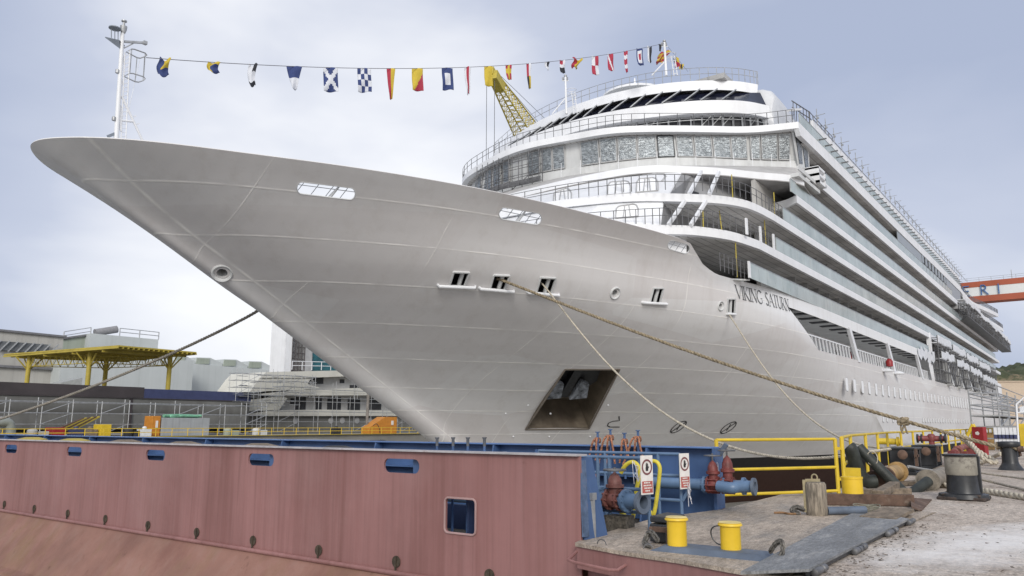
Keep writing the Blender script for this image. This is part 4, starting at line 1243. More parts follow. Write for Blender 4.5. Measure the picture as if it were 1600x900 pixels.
wall_loft(LBo, 20.4, LBo, 20.95, 'bridge_ledge_edge', WHITE)
wall_loft(LBo, 20.95, LTo, 22.3, 'bridge_ledge', LEDGEG)
wall_loft(off(LTo, .05), 22.3, WB_, 22.4, 'ledge_top', OFFWHITE)
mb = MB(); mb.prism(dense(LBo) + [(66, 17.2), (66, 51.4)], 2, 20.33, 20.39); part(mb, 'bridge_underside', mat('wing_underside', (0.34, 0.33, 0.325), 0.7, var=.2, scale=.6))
wall_loft(WB_, 22.35, WB_, 23.35, 'bridge_apron', DULLWHITE)
wall_loft([(a + .1, b) for a, b in WB_], 23.3, [(a + .1, b) for a, b in WT_], 25.5, 'bridge_window_band', DULLWHITE)
mb = MB(); mb.prism([(62.3, 25.5), (63.6, 22.4), (66.2, 21.9), (66.6, 25.5)], 1, 17.55, 17.7); part(mb, 'wing_end_wall', DULLWHITE)
FOIL = mat('crinkled_foil', (0.33, 0.36, 0.38), 0.3, metal=0.7, var=0.4, scale=4.0, bump=1.0, bscale=3.2, streak=[((0.62, 0.66, 0.68), 0.7, 3.0, 5.0), ((.2, .21, .22), .7, 1.8, 5.0)], stretch=(.8, .8, 2.4))
FOIL.node_tree.nodes['Bump'].inputs['Distance'].default_value = 0.12
def band(u, v):
    def at(P, u):
        t = u * (len(P) - 1); k = min(int(t), len(P) - 2)
        return Vector((*P[k], 0)).lerp(Vector((*P[k + 1], 0)), t - k)
    p = at(BWB, u); best = None
    for a, b in zip(BWT, BWT[1:]):
        a, b = Vector((*a, 0)), Vector((*b, 0)); d = b - a
        t = max(0, min(1, (p - a).dot(d) / max(1e-9, d.dot(d)))); q = a + d * t
        if best is None or (q - p).length < best[0]: best = ((q - p).length, q)
    return p.lerp(best[1], v)
BWB = dense(WB_); BWT = dense(WT_)
def band_px(px, py=None):
    """parameter along the band whose mid height point lies at photo column px"""
    lo, hi = 0.0, 1.0
    for _ in range(40):
        m = (lo + hi) / 2; p = band(m, .5); x_ = pr((p.x, p.y, 24.4))[0]
        if x_ < px: lo = m
        else: hi = m
    return lo
WINX = [(741, 752), (757, 768), (770, 782), (786, 796), (824, 843), (846, 862), (864, 882), (908, 935), (938, 963), (966, 994), (997, 1025), (1028, 1053), (1058, 1083), (1086, 1112), (1115, 1141), (1143, 1167), (1173, 1187), (1190, 1214), (1217, 1234)]
for x0, x1 in WINX:
    a, b = band_px(x0), band_px(x1)
    mb = MB(); z0, z1 = 23.42, 25.38
    G = []
    for i in range(5):
        u = lerp(a, b, i / 4); row = []
        for j in range(4):
            v = j / 3; p = band(u, lerp(.05, .95, v)); row.append(Vector((p.x - .06 + .02 * math.sin(i * 3.1 + j * 2.3), p.y - .03, lerp(z0, z1, v))))
        G.append(row)
    mb.sm = True; mb.loft(G); win = part(mb, 'bridge_window', FOIL, autosmooth=False)
    mb = MB(); c = [G[0][0], G[-1][0], G[-1][-1], G[0][-1]]
    for k in range(4): mb.bar(c[k], c[(k + 1) % 4], .07, .09, up=(-1, -.4, 0))
    part(mb, 'window_frame', OFFWHITE if x0 != 1028 else DARK, win)
# side windows of the wing end
mb = MB()
for a, b in ((62.75, 64.3), (64.5, 66.0)):
    mb = MB(); mb.add([(a, 17.5, 25.2), (b, 17.5, 25.2), (b - .1, 17.5, 23.2 - (b - 64.3) * .3), (a + .5, 17.5, 23.0)], [(0, 1, 2, 3)]); part(mb, 'wing_side_window', FOIL)
# white wing-end console (stacked frames)
mb = MB()
for k in range(3):
    z = 21.4 + k * .62
    mb.mm((64.3, 16.3, z), (66.4, 17.4, z + .22)); 
mb.mm((64.3, 16.3, 21.4), (64.5, 17.4, 22.8)); mb.mm((66.2, 16.3, 21.4), (66.4, 17.4, 22.8))
part(mb, 'wing_end_box', WHITE)
mb = MB(); mb.mm((59.6, 16.6, 20.75), (65.5, 17.6, 21.05)); mb.mm((59.6, 16.6, 21.3), (65.5, 16.7, 21.6)); part(mb, 'wing_platform', DULLWHITE)
# ledge posts
for px in np.arange(880, 1240, 29.5):
    u = band_px(px); p = band(u, 0); mb = MB(); mb.tube((p.x - .9, p.y - .3, 22.3), (p.x - .85, p.y - .3, 23.6), .025, 5); part(mb, 'ledge_stanchion', WHITE)

# ---- decks above the bridge
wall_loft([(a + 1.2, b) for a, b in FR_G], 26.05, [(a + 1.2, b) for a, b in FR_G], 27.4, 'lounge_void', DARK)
mb = MB()
P = resample([Vector((a + .7, b, 26.05)) for a, b in dense(FR_G, 2)], 1.25)
for p in P: mb.mm((p.x - .06, p.y - .06, 26.05), (p.x + .06, p.y + .06, 27.4))
part(mb, 'lounge_mullion', GALV)
mb = MB()
for a, b in zip(P, P[1:]):
    mb.tube(a + Vector((-.3, 0, .9)), b + Vector((-.3, 0, .9)), .03, 5); mb.tube(a + Vector((-.3, 0, .3)), b + Vector((-.3, 0, 1.2)), .02, 5) if random.random() < .35 else None
part(mb, 'stored_tubes', GALV)
FG0 = [(a, b) for a, b in FR_G]
wall_loft(FG0, 27.4, off(FG0, -.05), 28.5, 'lounge_edge', WHITE)
mb = MB(); mb.prism(dense(FR_G) + [(72, 19.1), (72, 50)], 2, 27.4, 27.5); mb.prism(dense(FR_G) + [(70, 19.1), (70, 50)], 2, 28.4, 28.48); part(mb, 'lounge_deck', WHITE)
wall_loft([(a + .15, b) for a, b in FR_G[:-1] + [(62.6, 19.8)]], 28.5, [(a + .3, b) for a, b in FR_H[:-1] + [(62.9, 20.4)]], 30.0, 'observation_glass', DARKGLASS)
HB = off(FR_H, -.35)
for i, px in enumerate([798, 812, 826, 841, 858, 876, 895, 915, 938, 962, 988, 1014, 1042, 1071, 1101, 1132]):
    def at(Pp, zz, pxx):
        Q = dense(Pp, 3); best = min(Q, key=lambda q: abs(pr((q[0], q[1], zz))[0] - pxx)); return Vector((best[0], best[1], zz))
    a = at(FR_G, 28.5, px - 4); b = at(HB, 30.0, px + 20 - max(0, 850 - px) * .1)
    mb = MB(); mb.bar(a + Vector((-.02, 0, 0)), b + Vector((-.1, 0, 0)), .10, .28, up=(-1, -.5, 0)); part(mb, 'raked_mullion', GALV)
wall_loft(HB, 30.0, [(a, b) for a, b in FR_H], 31.0, 'top_roof_edge', WHITE)
mb = MB()
mb.prism(dense(FR_H) + [(65, 22), (65, 49)], 2, 30.9, 31.0); part(mb, 'top_roof', DULLWHITE)
prof = [(62.9, 27.4), (62.9, 28.5), (63.6, 30.0), (64.0, 31.0), (66.0, 31.0), (68.0, 30.75), (70, 30.2), (71.6, 29.2), (72.6, 28.1), (73, 27.0), (73, 26.05), (63.4, 26.05)]
mb = MB(); mb.sm = True
def rdome(kx, kz, y): return [(67 + (x - 67) * kx, y, 26.05 + (z - 26.05) * kz) for x, z in [(a.x, a.z) for a in smooth_path([Vector((a, 0, b)) for a, b in prof], 2)]]
RN = [(.955, .60, 19.35), (.975, .78, 19.45), (.99, .89, 19.8), (1, .96, 20.5), (1, .99, 21.5), (1, 1, 22.8), (1, 1, 45), (1, .97, 48.5), (.98, .8, 49.6)]
mb.loft([rdome(*q) for q in RN], closed=True, cap=True); part(mb, 'rounded_deckhouse', mat('satin_silver_paint', (.62, .63, .65), .4, var=.05))
mb = MB(); mb.mm((73, 19.6, 26.0), (157, 49.4, 26.9)); part(mb, 'pool_deck_house', DULLWHITE)
# railings
def rail_on(fr, z, h, inset, name, rails=(1, .55), post=1.7, upto=None, m=GALV):
    P = [Vector((a + inset, b, z)) for a, b in dense(fr, 2)]
    mb = MB(); railing(mb, P, h, rails, post, .022, .03); return part(mb, name, m)
rail_on(FR_F[:-1] + [(61.6, 17.2)], 26.05, 1.1, .1, 'roof_railing', m=DGALV, post=3.0)
rail_on(FR_H, 31.0, 1.25, .15, 'top_railing', m=GALV, post=3.0)
rail_on([(44.0, 48), (43.4, 42), (43.2, 34), (43.4, 28), (44.0, 25), (44.6, 22.9), (45.4, 21), (47.2, 19), (48.8, 17.9), (51, 17.2), (55, 17.1)], 16.56, 1.05, -1.4, 'front_railing', m=DGALV, post=3.0)
rail_on([(41.6, 46), (40.6, 38), (40.6, 30), (41.4, 25), (42.6, 21.9), (43.4, 20.2), (44.2, 19.2), (45.9, 18.2), (47.6, 17.5), (52, 17.1)], 13.88, 1.05, -.6, 'front_railing', m=DGALV, post=3.0)
mb = MB(); railing(mb, [(45.0, 17.6, 10.95), (49, 17.3, 10.95), (gx(1173, 430), 17.15, 10.95)], 1.15, (1, .66, .33), .55, .02, .025); part(mb, 'side_railing', DGALV)
mb = MB(); railing(mb, [(50.7, 17.1, 13.88), (gx(1213, 375), 17.1, 13.88)], 1.05, (1, .6, .3), .8, .02, .03); railing(mb, [(54, 17.1, 16.56), (gx(1224, 322), 17.1, 16.56)], 1.05, (1, .6, .3), .8, .02, .03); part(mb, 'side_railing', DGALV)
for z, pxs in ((13.88, (1168, 1189, 1209)), (11.0, (1171,))):
    for px in pxs:
        X = on(px, 380 if z > 12 else 425, 1, 17).x; mb = MB(); mb.mm((X, 17.0, z), (X + .28, 17.1, z + 1.1)); part(mb, 'balustrade_end_post', WHITE)
# yellow props and scaffold frames in the open corners
for (a, b) in (((46.0, 19.0, 13.9), (46.8, 19.3, 16)), ((48.2, 18.6, 13.9), (48.9, 19.0, 15.9)), ((53.5, 17.5, 13.9), (53.5, 17.5, 16)), ((56, 17.5, 16.6), (56, 17.5, 18.7)), ((47.8, 17.6, 11), (47.8, 17.6, 13.3)), ((51, 18.8, 16.6), (51, 18.8, 19))):
    mb = MB(); mb.tube(a, b, .035, 6); part(mb, 'yellow_prop', CRANEYEL)
# top-edge scaffold brackets along the side
mb = MB()
X = 67.0
while X < 160:
    z = 27.74
    mb.tube((X, 16.8, z - .3), (X, 16.8, z + 1.15), .035, 5); mb.tube((X - .35, 16.8, z + .45), (X + .55, 16.8, z + .45), .03, 5); mb.tube((X, 17.1, z + .5), (X, 16.1, z + .55), .03, 5)
    mb.box((X, 16.75, z + .3), (.14, .2, .16))
    X += 2.75
mb.tube((67, 17.1, 27.95), (157, 17.1, 27.95), .05, 6); mb.tube((100, 16.7, 28.4), (165, 16.8, 28.2), .04, 5)
part(mb, 'edge_protection_bracket', GALV)
mb = MB()
railing(mb, [tuple(p + Vector((0, .1, .8))) for p in SR2], 1.0, (1, .5), 1.6, .04, .05); railing(mb, [tuple(p + Vector((0, .1, .8))) for p in SR1], 1.0, (1, .5), 1.6, .05, .05)
part(mb, 'stern_railing', DGALV)
# foremost scaffold on roof corner
mb = MB()
railing(mb, [(66.4, 17.3, 26.6), (74, 17.3, 26.6)], 2.0, (1, .7, .4), 1.2, .035, .04)
mb.tube((64, 18, 28.9), (69.5, 18, 29.7), .05, 5); mb.tube((64, 18, 28.3), (69.5, 18, 29.1), .05, 5)
for k in range(6): mb.tube((64 + k, 18, 27.2), (64.4 + k, 18, 29.0 + .15 * k), .035, 5)
part(mb, 'roof_corner_scaffold', DGALV)
mb = MB(); mb.bar((61.8, 17.6, 27.2), (65.6, 17.9, 28.6), .5, .16); part(mb, 'folding_boom', WHITE)
# scaffolding around the bridge's starboard windows
def scaf(mb, x0, x1, y, z0, z1, bay=2.0, lift=1.0, depth=1.2, r=.035, diag=.3):
    n = max(1, int(abs(x1 - x0) / bay)); m = int((z1 - z0) / lift)
    for i in range(n + 1):
        X = lerp(x0, x1, i / n)
        for dy in (0, depth): mb.tube((X, y + dy, z0), (X, y + dy, z1 + random.random() * .5), r, 5)
        for j in range(m + 1): mb.tube((X, y, z0 + j * lift), (X, y + depth, z0 + j * lift), r * .8, 4)
    for j in range(m + 1):
        z = z0 + j * lift
        for dy in (0, depth): mb.tube((x0 - .3, y + dy, z), (x1 + .3, y + dy, z), r * .9, 5)
    for i in range(n):
        for j in range(m):
            if random.random() < diag: mb.tube((lerp(x0, x1, i / n), y, z0 + j * lift), (lerp(x0, x1, (i + 1) / n), y, z0 + (j + 1) * lift), r * .8, 4)
mb = MB()
for a, b in (((52.7, 40.5), (52.8, 36.2)), ((53.4, 43.6), (52.7, 40.5))):
    A = Vector((*a, 0)); B = Vector((*b, 0))
    for t in np.linspace(0, 1, 5):
        p = A.lerp(B, t)
        for o_ in (0, .9): mb.tube((p.x - o_ * .6, p.y, 22.2), (p.x - o_ * .6, p.y, 25.2), .04, 5)
    for z in (22.5, 23.2, 24.0, 24.7):
        for o_ in (0, .54): mb.tube((A.x - o_, A.y, z), (B.x - o_, B.y, z), .03, 5)
    mb.bar((A.x - .3, A.y, 22.55), (B.x - .3, B.y, 22.55), .05, .5)
    mb.tube((A.x, A.y, 21.6), (B.x, B.y, 24.0), .03, 5)
part(mb, 'bridge_scaffold', DGALV)

# ---- lifeboat bay: scaffolding and sheeted staging
mb = MB()
scaf(mb, 119, 196, 16.3, 7.6, 13.4, bay=2.4, lift=1.45, depth=.8, r=.06, diag=.25)
bay = part(mb, 'lifeboat_bay_scaffold', DGALV)
for i, (x0, x1, z) in enumerate([(119, 131, 12.9), (133, 147, 12.7), (149, 164, 12.5), (166, 184, 12.3), (121, 133, 10.9), (136, 150, 10.7), (152, 168, 10.5), (170, 196, 10.1)]):
    mb = MB()
    X = x0
    while X < x1:
        ln = random.uniform(1.6, 2.6); dz = random.uniform(-.2, .2); mb.mm((X, 16.15, z + dz), (min(X + ln, x1), 16.22, z + dz + .95)); mb.mm((X, 16.2, z + dz - .1), (min(X + ln, x1), 17.0, z + dz)); X += ln + .15
    part(mb, 'sheeted_staging', SHEET, bay)
for X in (126, 137, 148, 160, 171):
    mb = MB(); mb.add([(X, 16.9, 13.2), (X + .9, 16.9, 13.2), (X + 5, 16.2, 7.3), (X + 3.8, 16.2, 7.3), (X, 17.4, 13.2), (X + .9, 17.4, 13.2), (X + 5, 17.0, 7.3), (X + 3.8, 17.0, 7.3)],
        [(0, 1, 2, 3), (7, 6, 5, 4), (0, 4, 5, 1), (1, 5, 6, 2), (2, 6, 7, 3), (3, 7, 4, 0)]); part(mb, 'davit_pillar', DULLWHITE)
mb = MB(); mb.mm((117.5, 16.95, 10.9), (118.6, 17.4, 14)); part(mb, 'bay_end_post', WHITE)
# drooping sheeting at the bay's forward end
mb = MB(); mb.sm = True
mb.loft([[(a, 16.8 + .15 * math.sin(a * 3), z + .4 * math.sin(a * 2.1 + z)) for a in np.linspace(107, 119.5, 14)] for z in (11.2, 10.6, 9.9)]); part(mb, 'loose_sheeting', SHEET, autosmooth=False)
# hanging staging below the aft terrace
mb = MB()
scaf(mb, 146, 226, 15.2, 19.4, 21.6, bay=2.2, lift=1.1, depth=1.2, r=.07, diag=.3); st_ = part(mb, 'stern_staging', DGALV)
mb = MB(); mb.prism([(146, 15.2), (226, 15.0), (226, 17.0), (152, 17.0)], 2, 19.3, 19.4); part(mb, 'staging_floor', DGALV, st_)
X = 141
mb = MB()
while X < 224:
    ln = random.uniform(2.2, 4); dz = random.uniform(-.3, .35); mb.mm((X, 15.0, 21.4 + dz), (X + ln, 15.1, 22.2 + dz)); mb.mm((X, 15.0, 21.35 + dz), (X + ln, 16, 21.42 + dz)); X += ln + random.uniform(.1, 1.2)
part(mb, 'sheeted_staging', SHEET, st_)

# ---- masts
def mast(base, top, r, ladder=True, name='signal_mast'):
    b, t = Vector(base), Vector(top); mb = MB(); mb.tube(b, t, r, 12, r * .8)
    o = part(mb, name, WHITE)
    return o, b, t
YM = 32.4
VD = Vector((ca, sa, 0)); ax_ = Vector((sa, -ca, 0))
def Mp(px, py, dd=0.0): return on(px, py, 1, YM) + VD * dd
MPX = (Mp(190, 100) - CAM).length / F_PX           # metres per photo pixel at the mast
fmb = Mp(181.7, 219)
mb = MB(); mb.tube(fmb - Vector((0, 0, .15)), Mp(191.5, 52), 3.3 * MPX, 14, 2.5 * MPX); fm = part(mb, 'foremast', WHITE)
t = Mp(192.3, 52)
mb = MB(); mb.lathe(t, [(2.6 * MPX, 0), (4.2 * MPX, 5 * MPX), (4.6 * MPX, 10 * MPX), (1.6 * MPX, 11 * MPX), (1.4 * MPX, 16 * MPX), (3.6 * MPX, 17 * MPX), (3.6 * MPX, 18.4 * MPX)], 14); part(mb, 'mast_head_light', GALV, fm)
MG = mat('mast_grey', (0.22, 0.25, 0.29), 0.5)
mb = MB(); a_ = [Mp(168, 62, -.15), Mp(190, 66, -.15), Mp(189, 77, 0), Mp(186, 75, 0), Mp(168, 62, .25), Mp(190, 66, .25)]
mb.add([Mp(168, 61, -.2), Mp(190, 66, -.2), Mp(190, 66, .3), Mp(168, 58.5, .3), Mp(168, 62.5, -.2), Mp(189, 77, -.05), Mp(189, 77, .1), Mp(168, 60, .3)], [(0, 1, 2, 3), (0, 4, 5, 1), (3, 2, 6, 7), (4, 7, 6, 5), (0, 3, 7, 4)]); part(mb, 'light_platform', MG, fm)
mb = MB(); mb.lathe(Mp(179.4, 45), [(3 * MPX, -.02), (7.7 * MPX, .0), (7.7 * MPX, .04), (3 * MPX, .06)], 18)
for x_, y_ in ((174, 59), (179.4, 61), (184.5, 62)): mb.tube(Mp(x_, y_), Mp(x_, 46), .018, 6)
part(mb, 'light_canopy', MG, fm)
mb = MB(); mb.bar(Mp(194, 65), Mp(226, 67), .10, .09); mb.box(Mp(226.5, 67), (.16, .16, .15)); mb.tube(Mp(194, 75), Mp(208, 68), .03, 6); part(mb, 'yard_arm', GALV, fm)
L0, L1, L2_, L3 = Mp(189, 219), Mp(195, 82), Mp(196.5, 220), Mp(203, 78)
mb = MB(); mb.tube(L0, L1, .028, 6); mb.tube(L2_, L3, .028, 6)
for k in range(22): mb.tube(L0.lerp(L1, k / 22), L2_.lerp(L3, k / 22), .016, 5)
for k in (.12, .32, .62, .86): mb.tube(L0.lerp(L1, k), fmb.lerp(Mp(191.5, 55), k), .03, 6)
part(mb, 'mast_ladder', WHITE, fm)
up_ = [Mp(197, 81), Mp(206, 76.5), Mp(210, 77), Mp(227, 83), Mp(229.5, 86), Mp(226, 88.5), Mp(219, 91), Mp(214, 90)]
lo_ = [Mp(193, 119), Mp(203, 114.5), Mp(208, 114.8), Mp(224.5, 120), Mp(227, 123), Mp(223.5, 126), Mp(216.5, 128.3), Mp(211, 127.6)]
mb = MB(); mb.path(up_, .028, 6, closed=True); mb.path(lo_, .028, 6, closed=True)
for k in (1, 3, 5, 7): mb.tube(up_[k], lo_[k], .02, 5)
part(mb, 'ladder_cage', GALV, fm)
mb = MB(); mb.tube(Mp(190, 150), Mp(223.4, 221), .055, 8); mb.tube(Mp(185.6, 188), Mp(207, 190), .05, 8); mb.tube(Mp(188, 165), Mp(189, 205), .05, 8); part(mb, 'mast_brace', WHITE, fm)
mb = MB(); mb.tube(Mp(218, 94), Mp(201.5, 171), .008, 4); part(mb, 'halyard', GALV, fm)
mb = MB(); mb.bar(Mp(168, 213.5), Mp(179, 209), .06, .12); part(mb, 'folded_ladder', MG, fm)
for q in ((178, 186), (183.5, 112)): mb = MB(); mb.lathe(Mp(*q), [(.05, -.08), (.085, -.06), (.085, .08), (.04, .12)], 10); part(mb, 'side_lantern', GALV, fm)
for q in ((209, 182), (214, 194)): mb = MB(); mb.bar(Mp(*q), Mp(q[0] + 4, q[1] - 1), .05, .04); part(mb, 'cleat', WHITE, fm)
FLAG0 = Mp(228, 90)
# midship signal masts
def smallmast(base, top, r, nm, n_arm):
    o, b_, t_ = mast(base, top, r, name=nm)
    mb = MB(); mb.lathe(t_, [(r, 0), (r * 1.3, .05), (r * 1.3, .15), (r * .6, .22)], 10)
    for k in range(n_arm): mb.box(t_ + Vector((0, 0, -.2)) + ax_ * (-.22 + .36 * k), (.14, .14, .3))
    mb.bar(t_ - ax_ * .3 + Vector((0, 0, -.4)), t_ + ax_ * .3 + Vector((0, 0, -.4)), .05, .05)
    part(mb, 'mast_lamps', GALV, o)
    mb = MB(); h = (t_ - b_).length
    mb.tube(b_ + ax_ * -1.3, b_ + Vector((0, 0, h * .45)), r * .5, 6); mb.tube(b_ + ax_ * .7 , b_ + ax_ * .5 + Vector((0, 0, h * .6)), r * .35, 6); mb.tube(b_ + ax_ * 1.0, b_ + ax_ * .8 + Vector((0, 0, h * .6)), r * .35, 6)
    for k in range(int(h * .6 / .4)): p = b_ + ax_ * (.65 - .0) + Vector((0, 0, .2 + k * .4)); mb.tube(p, p + ax_ * .3, r * .25, 5)
    for hh in (.5, .65): 
        mb.path([b_ + Vector((0, 0, h * hh)) + ax_ * (.5 + .45 * math.cos(a)) + Vector((ca, sa, 0)) * (.4 * math.sin(a)) for a in np.linspace(0, 6.28, 12)[:-1]], r * .25, 4, closed=True)
    part(mb, 'mast_ladder', WHITE, o)
    return t_
mm_t = smallmast(on(1041, 118, 1, 27.5), on(1038, 66, 1, 27.5), .12, 'main_mast', 2)
smallmast(on(885, 178, 1, 36), on(883.5, 120, 1, 36), .11, 'aerial_mast', 2)
p = on(983, 140, 1, 32); mb = MB(); mb.lathe(p + Vector((1.2, 0, -.6)), [(3.3, 0), (3.2, .25), (.5, 1.35), (.12, 1.5), (.06, 2.2)], 20); part(mb, 'white_tent_dome', WHITE)
mb = MB(); mb.mm((60.5, 22.5, 31.0), (62.5, 28, 31.45)); part(mb, 'roof_locker', OFFWHITE)
# ================================================================== DOCK GATE
GO = Vector((12.2, 30, -3))
gate = thing('dock_gate', GO, 'long faded red and blue steel dock gate with slotted bulwarks running under the bow', 'dock gate')
def gpart(mb_, name, m, parent=None, **k): return mb_.build(name, m, gate if parent is None else parent, **k)
wall = MB(); wall.mm((9.6, 5.97, -.81), (9.64, 62, 1.16))
wall.m = 0
wme = wall.build('w_tmp', REDWALL, gate, bevel=0)
c2 = MB()
slots = [(Y, .915, .84, .235) for Y in (9.53, 13.45, 17.45, 21.47, 25.43, 29.4, 33.4, 37.4)]
for Y, z, w_, h_ in slots: c2.prism([(Y + a, z + b) for a, b in rounded(w_, h_, .11, 5)], 0, 9.3, 10)
c2.prism([(8.2 + a, .185 + b) for a, b in rounded(.62, .52, .06, 5)], 0, 9.3, 10)
cm = D.meshes.new('c2'); cm.from_pydata([tuple(Vector(p) - GO) for p in c2.v], [], c2.f); cm.update()
bmc = bmesh.new(); bmc.from_mesh(cm); bmesh.ops.recalc_face_normals(bmc, faces=bmc.faces); bmc.to_mesh(cm); bmc.free()
co = D.objects.new('c2', cm); COL.objects.link(co); co.parent = gate
bo = wme.modifiers.new('b', 'BOOLEAN'); bo.object = co; bo.operation = 'DIFFERENCE'; bo.solver = 'EXACT'
bpy.context.view_layer.update()
dg = bpy.context.evaluated_depsgraph_get()
m3 = D.meshes.new_from_object(wme.evaluated_get(dg))
wme.modifiers.clear(); wme.data = m3; wme.name = 'outer_wall'; D.objects.remove(co)
mb = MB(); mb.path([(9.59, 8.2 + a, .185 + b) for a, b in rounded(.64, .54, .07, 5)], .018, 6, closed=True); gpart(mb, 'hatch_rim', mat('rim_pink_paint', (.38, .25, .24), .5))
mb = MB(); mb.mm((9.52, 5.97, 1.16), (9.80, 62, 1.185)); gpart(mb, 'wall_capping', mat('worn_capping', (0.42, 0.40, 0.41), 0.5, var=.2, scale=3, spots=[((.16, .08, .07), .7, 3.0, .6)]))
mb = MB(); mb.sm = True
mb.tube((9.57, 5.97, -.82), (9.57, 62, -.82), .045, 10); gpart(mb, 'knuckle_bead', REDWALL)
mb = MB(); mb.add([(9.6, 5.97, -.82), (9.6, 62, -.82), (8.75, 62, -1.98), (8.75, 5.97, -1.98), (8.55, 62, -2.05), (8.55, 5.97, -2.05), (8.5, 62, -2.3), (8.5, 5.97, -2.3), (9.6, 62, -5.2), (9.6, 5.97, -5.2), (9.9, 62, -.82), (9.9, 5.97, -.82), (9.9, 62, -5.2), (9.9, 5.97, -5.2)],
   [(0, 1, 2, 3), (3, 2, 4, 5), (5, 4, 6, 7), (7, 6, 8, 9), (9, 8, 12, 13), (1, 0, 11, 10), (0, 3, 5, 7, 9, 13, 11)])
gpart(mb, 'sloping_skirt', REDSLOPE)
for k, Y in enumerate(np.arange(7.6, 32, 1.98)):
    mb = MB(); a_ = .095
    mb.lathe((9.59, Y, -.64), [(a_, 0), (a_ * .98, .012)], 16, axis=(-1, 0, 0)); mb.bar((9.57, Y, -.56), (9.57, Y, -.82), .03, .02); gpart(mb, 'scupper', mat('scupper_rust_black', (.06, .045, .03), .8, var=.4, scale=12))
# blue inner structure
mb = MB(); mb.mm((9.66, 9.0, -.3), (9.70, 62, .70))
gpart(mb, 'near_wall_lining', BLUE)
mb = MB(); mb.mm((9.64, 9.0, .50), (9.95, 62, .53)) 
gpart(mb, 'near_wall_stringer', BLUE)
mb = MB()
mb.add([(9.68, 6.02, 1.14), (9.68, 5.94, -.02), (10.3, 5.94, -.02), (9.95, 5.98, 1.14), (9.68, 6.06, 1.14), (9.68, 6.0, -.02), (10.3, 6.0, -.02), (9.95, 6.04, 1.14)], [(0, 1, 2, 3), (7, 6, 5, 4), (0, 4, 5, 1), (1, 5, 6, 2), (2, 6, 7, 3), (3, 7, 4, 0)])
gpart(mb, 'end_bracket', BLUE)
mb = MB(); mb.bar((9.66, 5.93, .05), (9.7, 5.99, 1.1), .02, .16); gpart(mb, 'end_plate', mat('end_plate_rust_blue', (.10, .15, .25), .6, var=.3, scale=6, spots=[((.2, .1, .07), .8, 6, .55)]))
mb = MB(); mb.tube((9.95, 5.98, -.02), (9.93, 5.98, .55), .045, 8); mb.box((9.93, 5.98, .58), (.12, .09, .1)); gpart(mb, 'hinge_pin', GALV)
mb = MB(); mb.mm((14.75, 6.05, -.3), (14.79, 62, 1.15)); far = gpart(mb, 'far_wall', BLUE)
mb = MB(); mb.mm((14.5, 6.05, 1.15), (14.95, 62, 1.175)); gpart(mb, 'far_wall_capping', mat('blue_capping', (.11, .2, .42), .4))
mb = MB(); mb.mm((14.45, 6.05, .55), (14.75, 62, .58)); gpart(mb, 'far_wall_stringer', BLUE)
for Y in np.arange(7.4, 60, 3.97):
    mb = MB(); mb.add([(14.74, Y, 1.14), (14.74, Y, -.28), (14.15, Y, -.28), (14.5, Y, 1.14), (14.74, Y + .04, 1.14), (14.74, Y + .04, -.28), (14.15, Y + .04, -.28), (14.5, Y + .04, 1.14)], [(0, 1, 2, 3), (7, 6, 5, 4), (0, 4, 5, 1), (1, 5, 6, 2), (2, 6, 7, 3), (3, 7, 4, 0)])
    gpart(mb, 'wall_bracket', BLUE)
for Y in np.arange(9.3, 60, 3.97):
    mb = MB(); mb.bar((9.75, Y, -.28), (9.75, Y, 1.14), .16, .03); gpart(mb, 'near_wall_rib', BLUE)
mb = MB(); mb.mm((14.79, 6.0, 0.0), (15.0, 6.05, 1.15)); mb.mm((14.55, 5.98, .0), (14.79, 6.04, 1.15)); gpart(mb, 'far_end_plate', BLUE)
GRATE = mat('rusty_open_grating', (0.09, 0.08, 0.065), 0.9, var=.5, scale=20, bump=.8, bscale=30)
mb = MB(); mb.mm((9.7, 6.15, -.42), (14.74, 62, -.32)); gpart(mb, 'gate_deck', GRATE)
mb = MB(); mb.mm((9.9, 5.9, -5.2), (14.78, 62, -.42)); mb.mm((14.79, 5.9, -5.3), (15.0, 62, -.002)); gpart(mb, 'gate_body', REDSLOPE)
mb = MB(); mb.lathe((10.35, 6.45, -.32), [(.16, 0), (.17, .02), (.16, .32), (.1, .34)], 16); gpart(mb, 'blue_vent_cap', BLUE)
# small pipes and posts standing along the wall: four pairs
for px in (683, 708, 731, 757):
    p = on(px, 708, 0, 10.3); b = Vector((10.3, p.y, -.3)); top = on(px, 686, 0, 10.3)
    mb = MB(); mb.tube(b, top, .022, 8); t_ = gpart(mb, 'standpipe', BLUE)
    mb = MB(); mb.lathe(top, [(.026, -.12), (.026, .0), (.04, .02), (.04, .03)], 12); gpart(mb, 'pipe_tip', mat('grimy_tip', (.12, .13, .15), .6), t_)
mb = MB(); mb.sm = True
c = on(783, 700, 0, 10.1)
mb.lathe((10.2, c.y, .9), [(.24, 0), (.22, .15), (.12, .25), (.03, .27)], 14); gpart(mb, 'vent_cowl', mat('cowl_grey', (.36, .38, .39), .5))

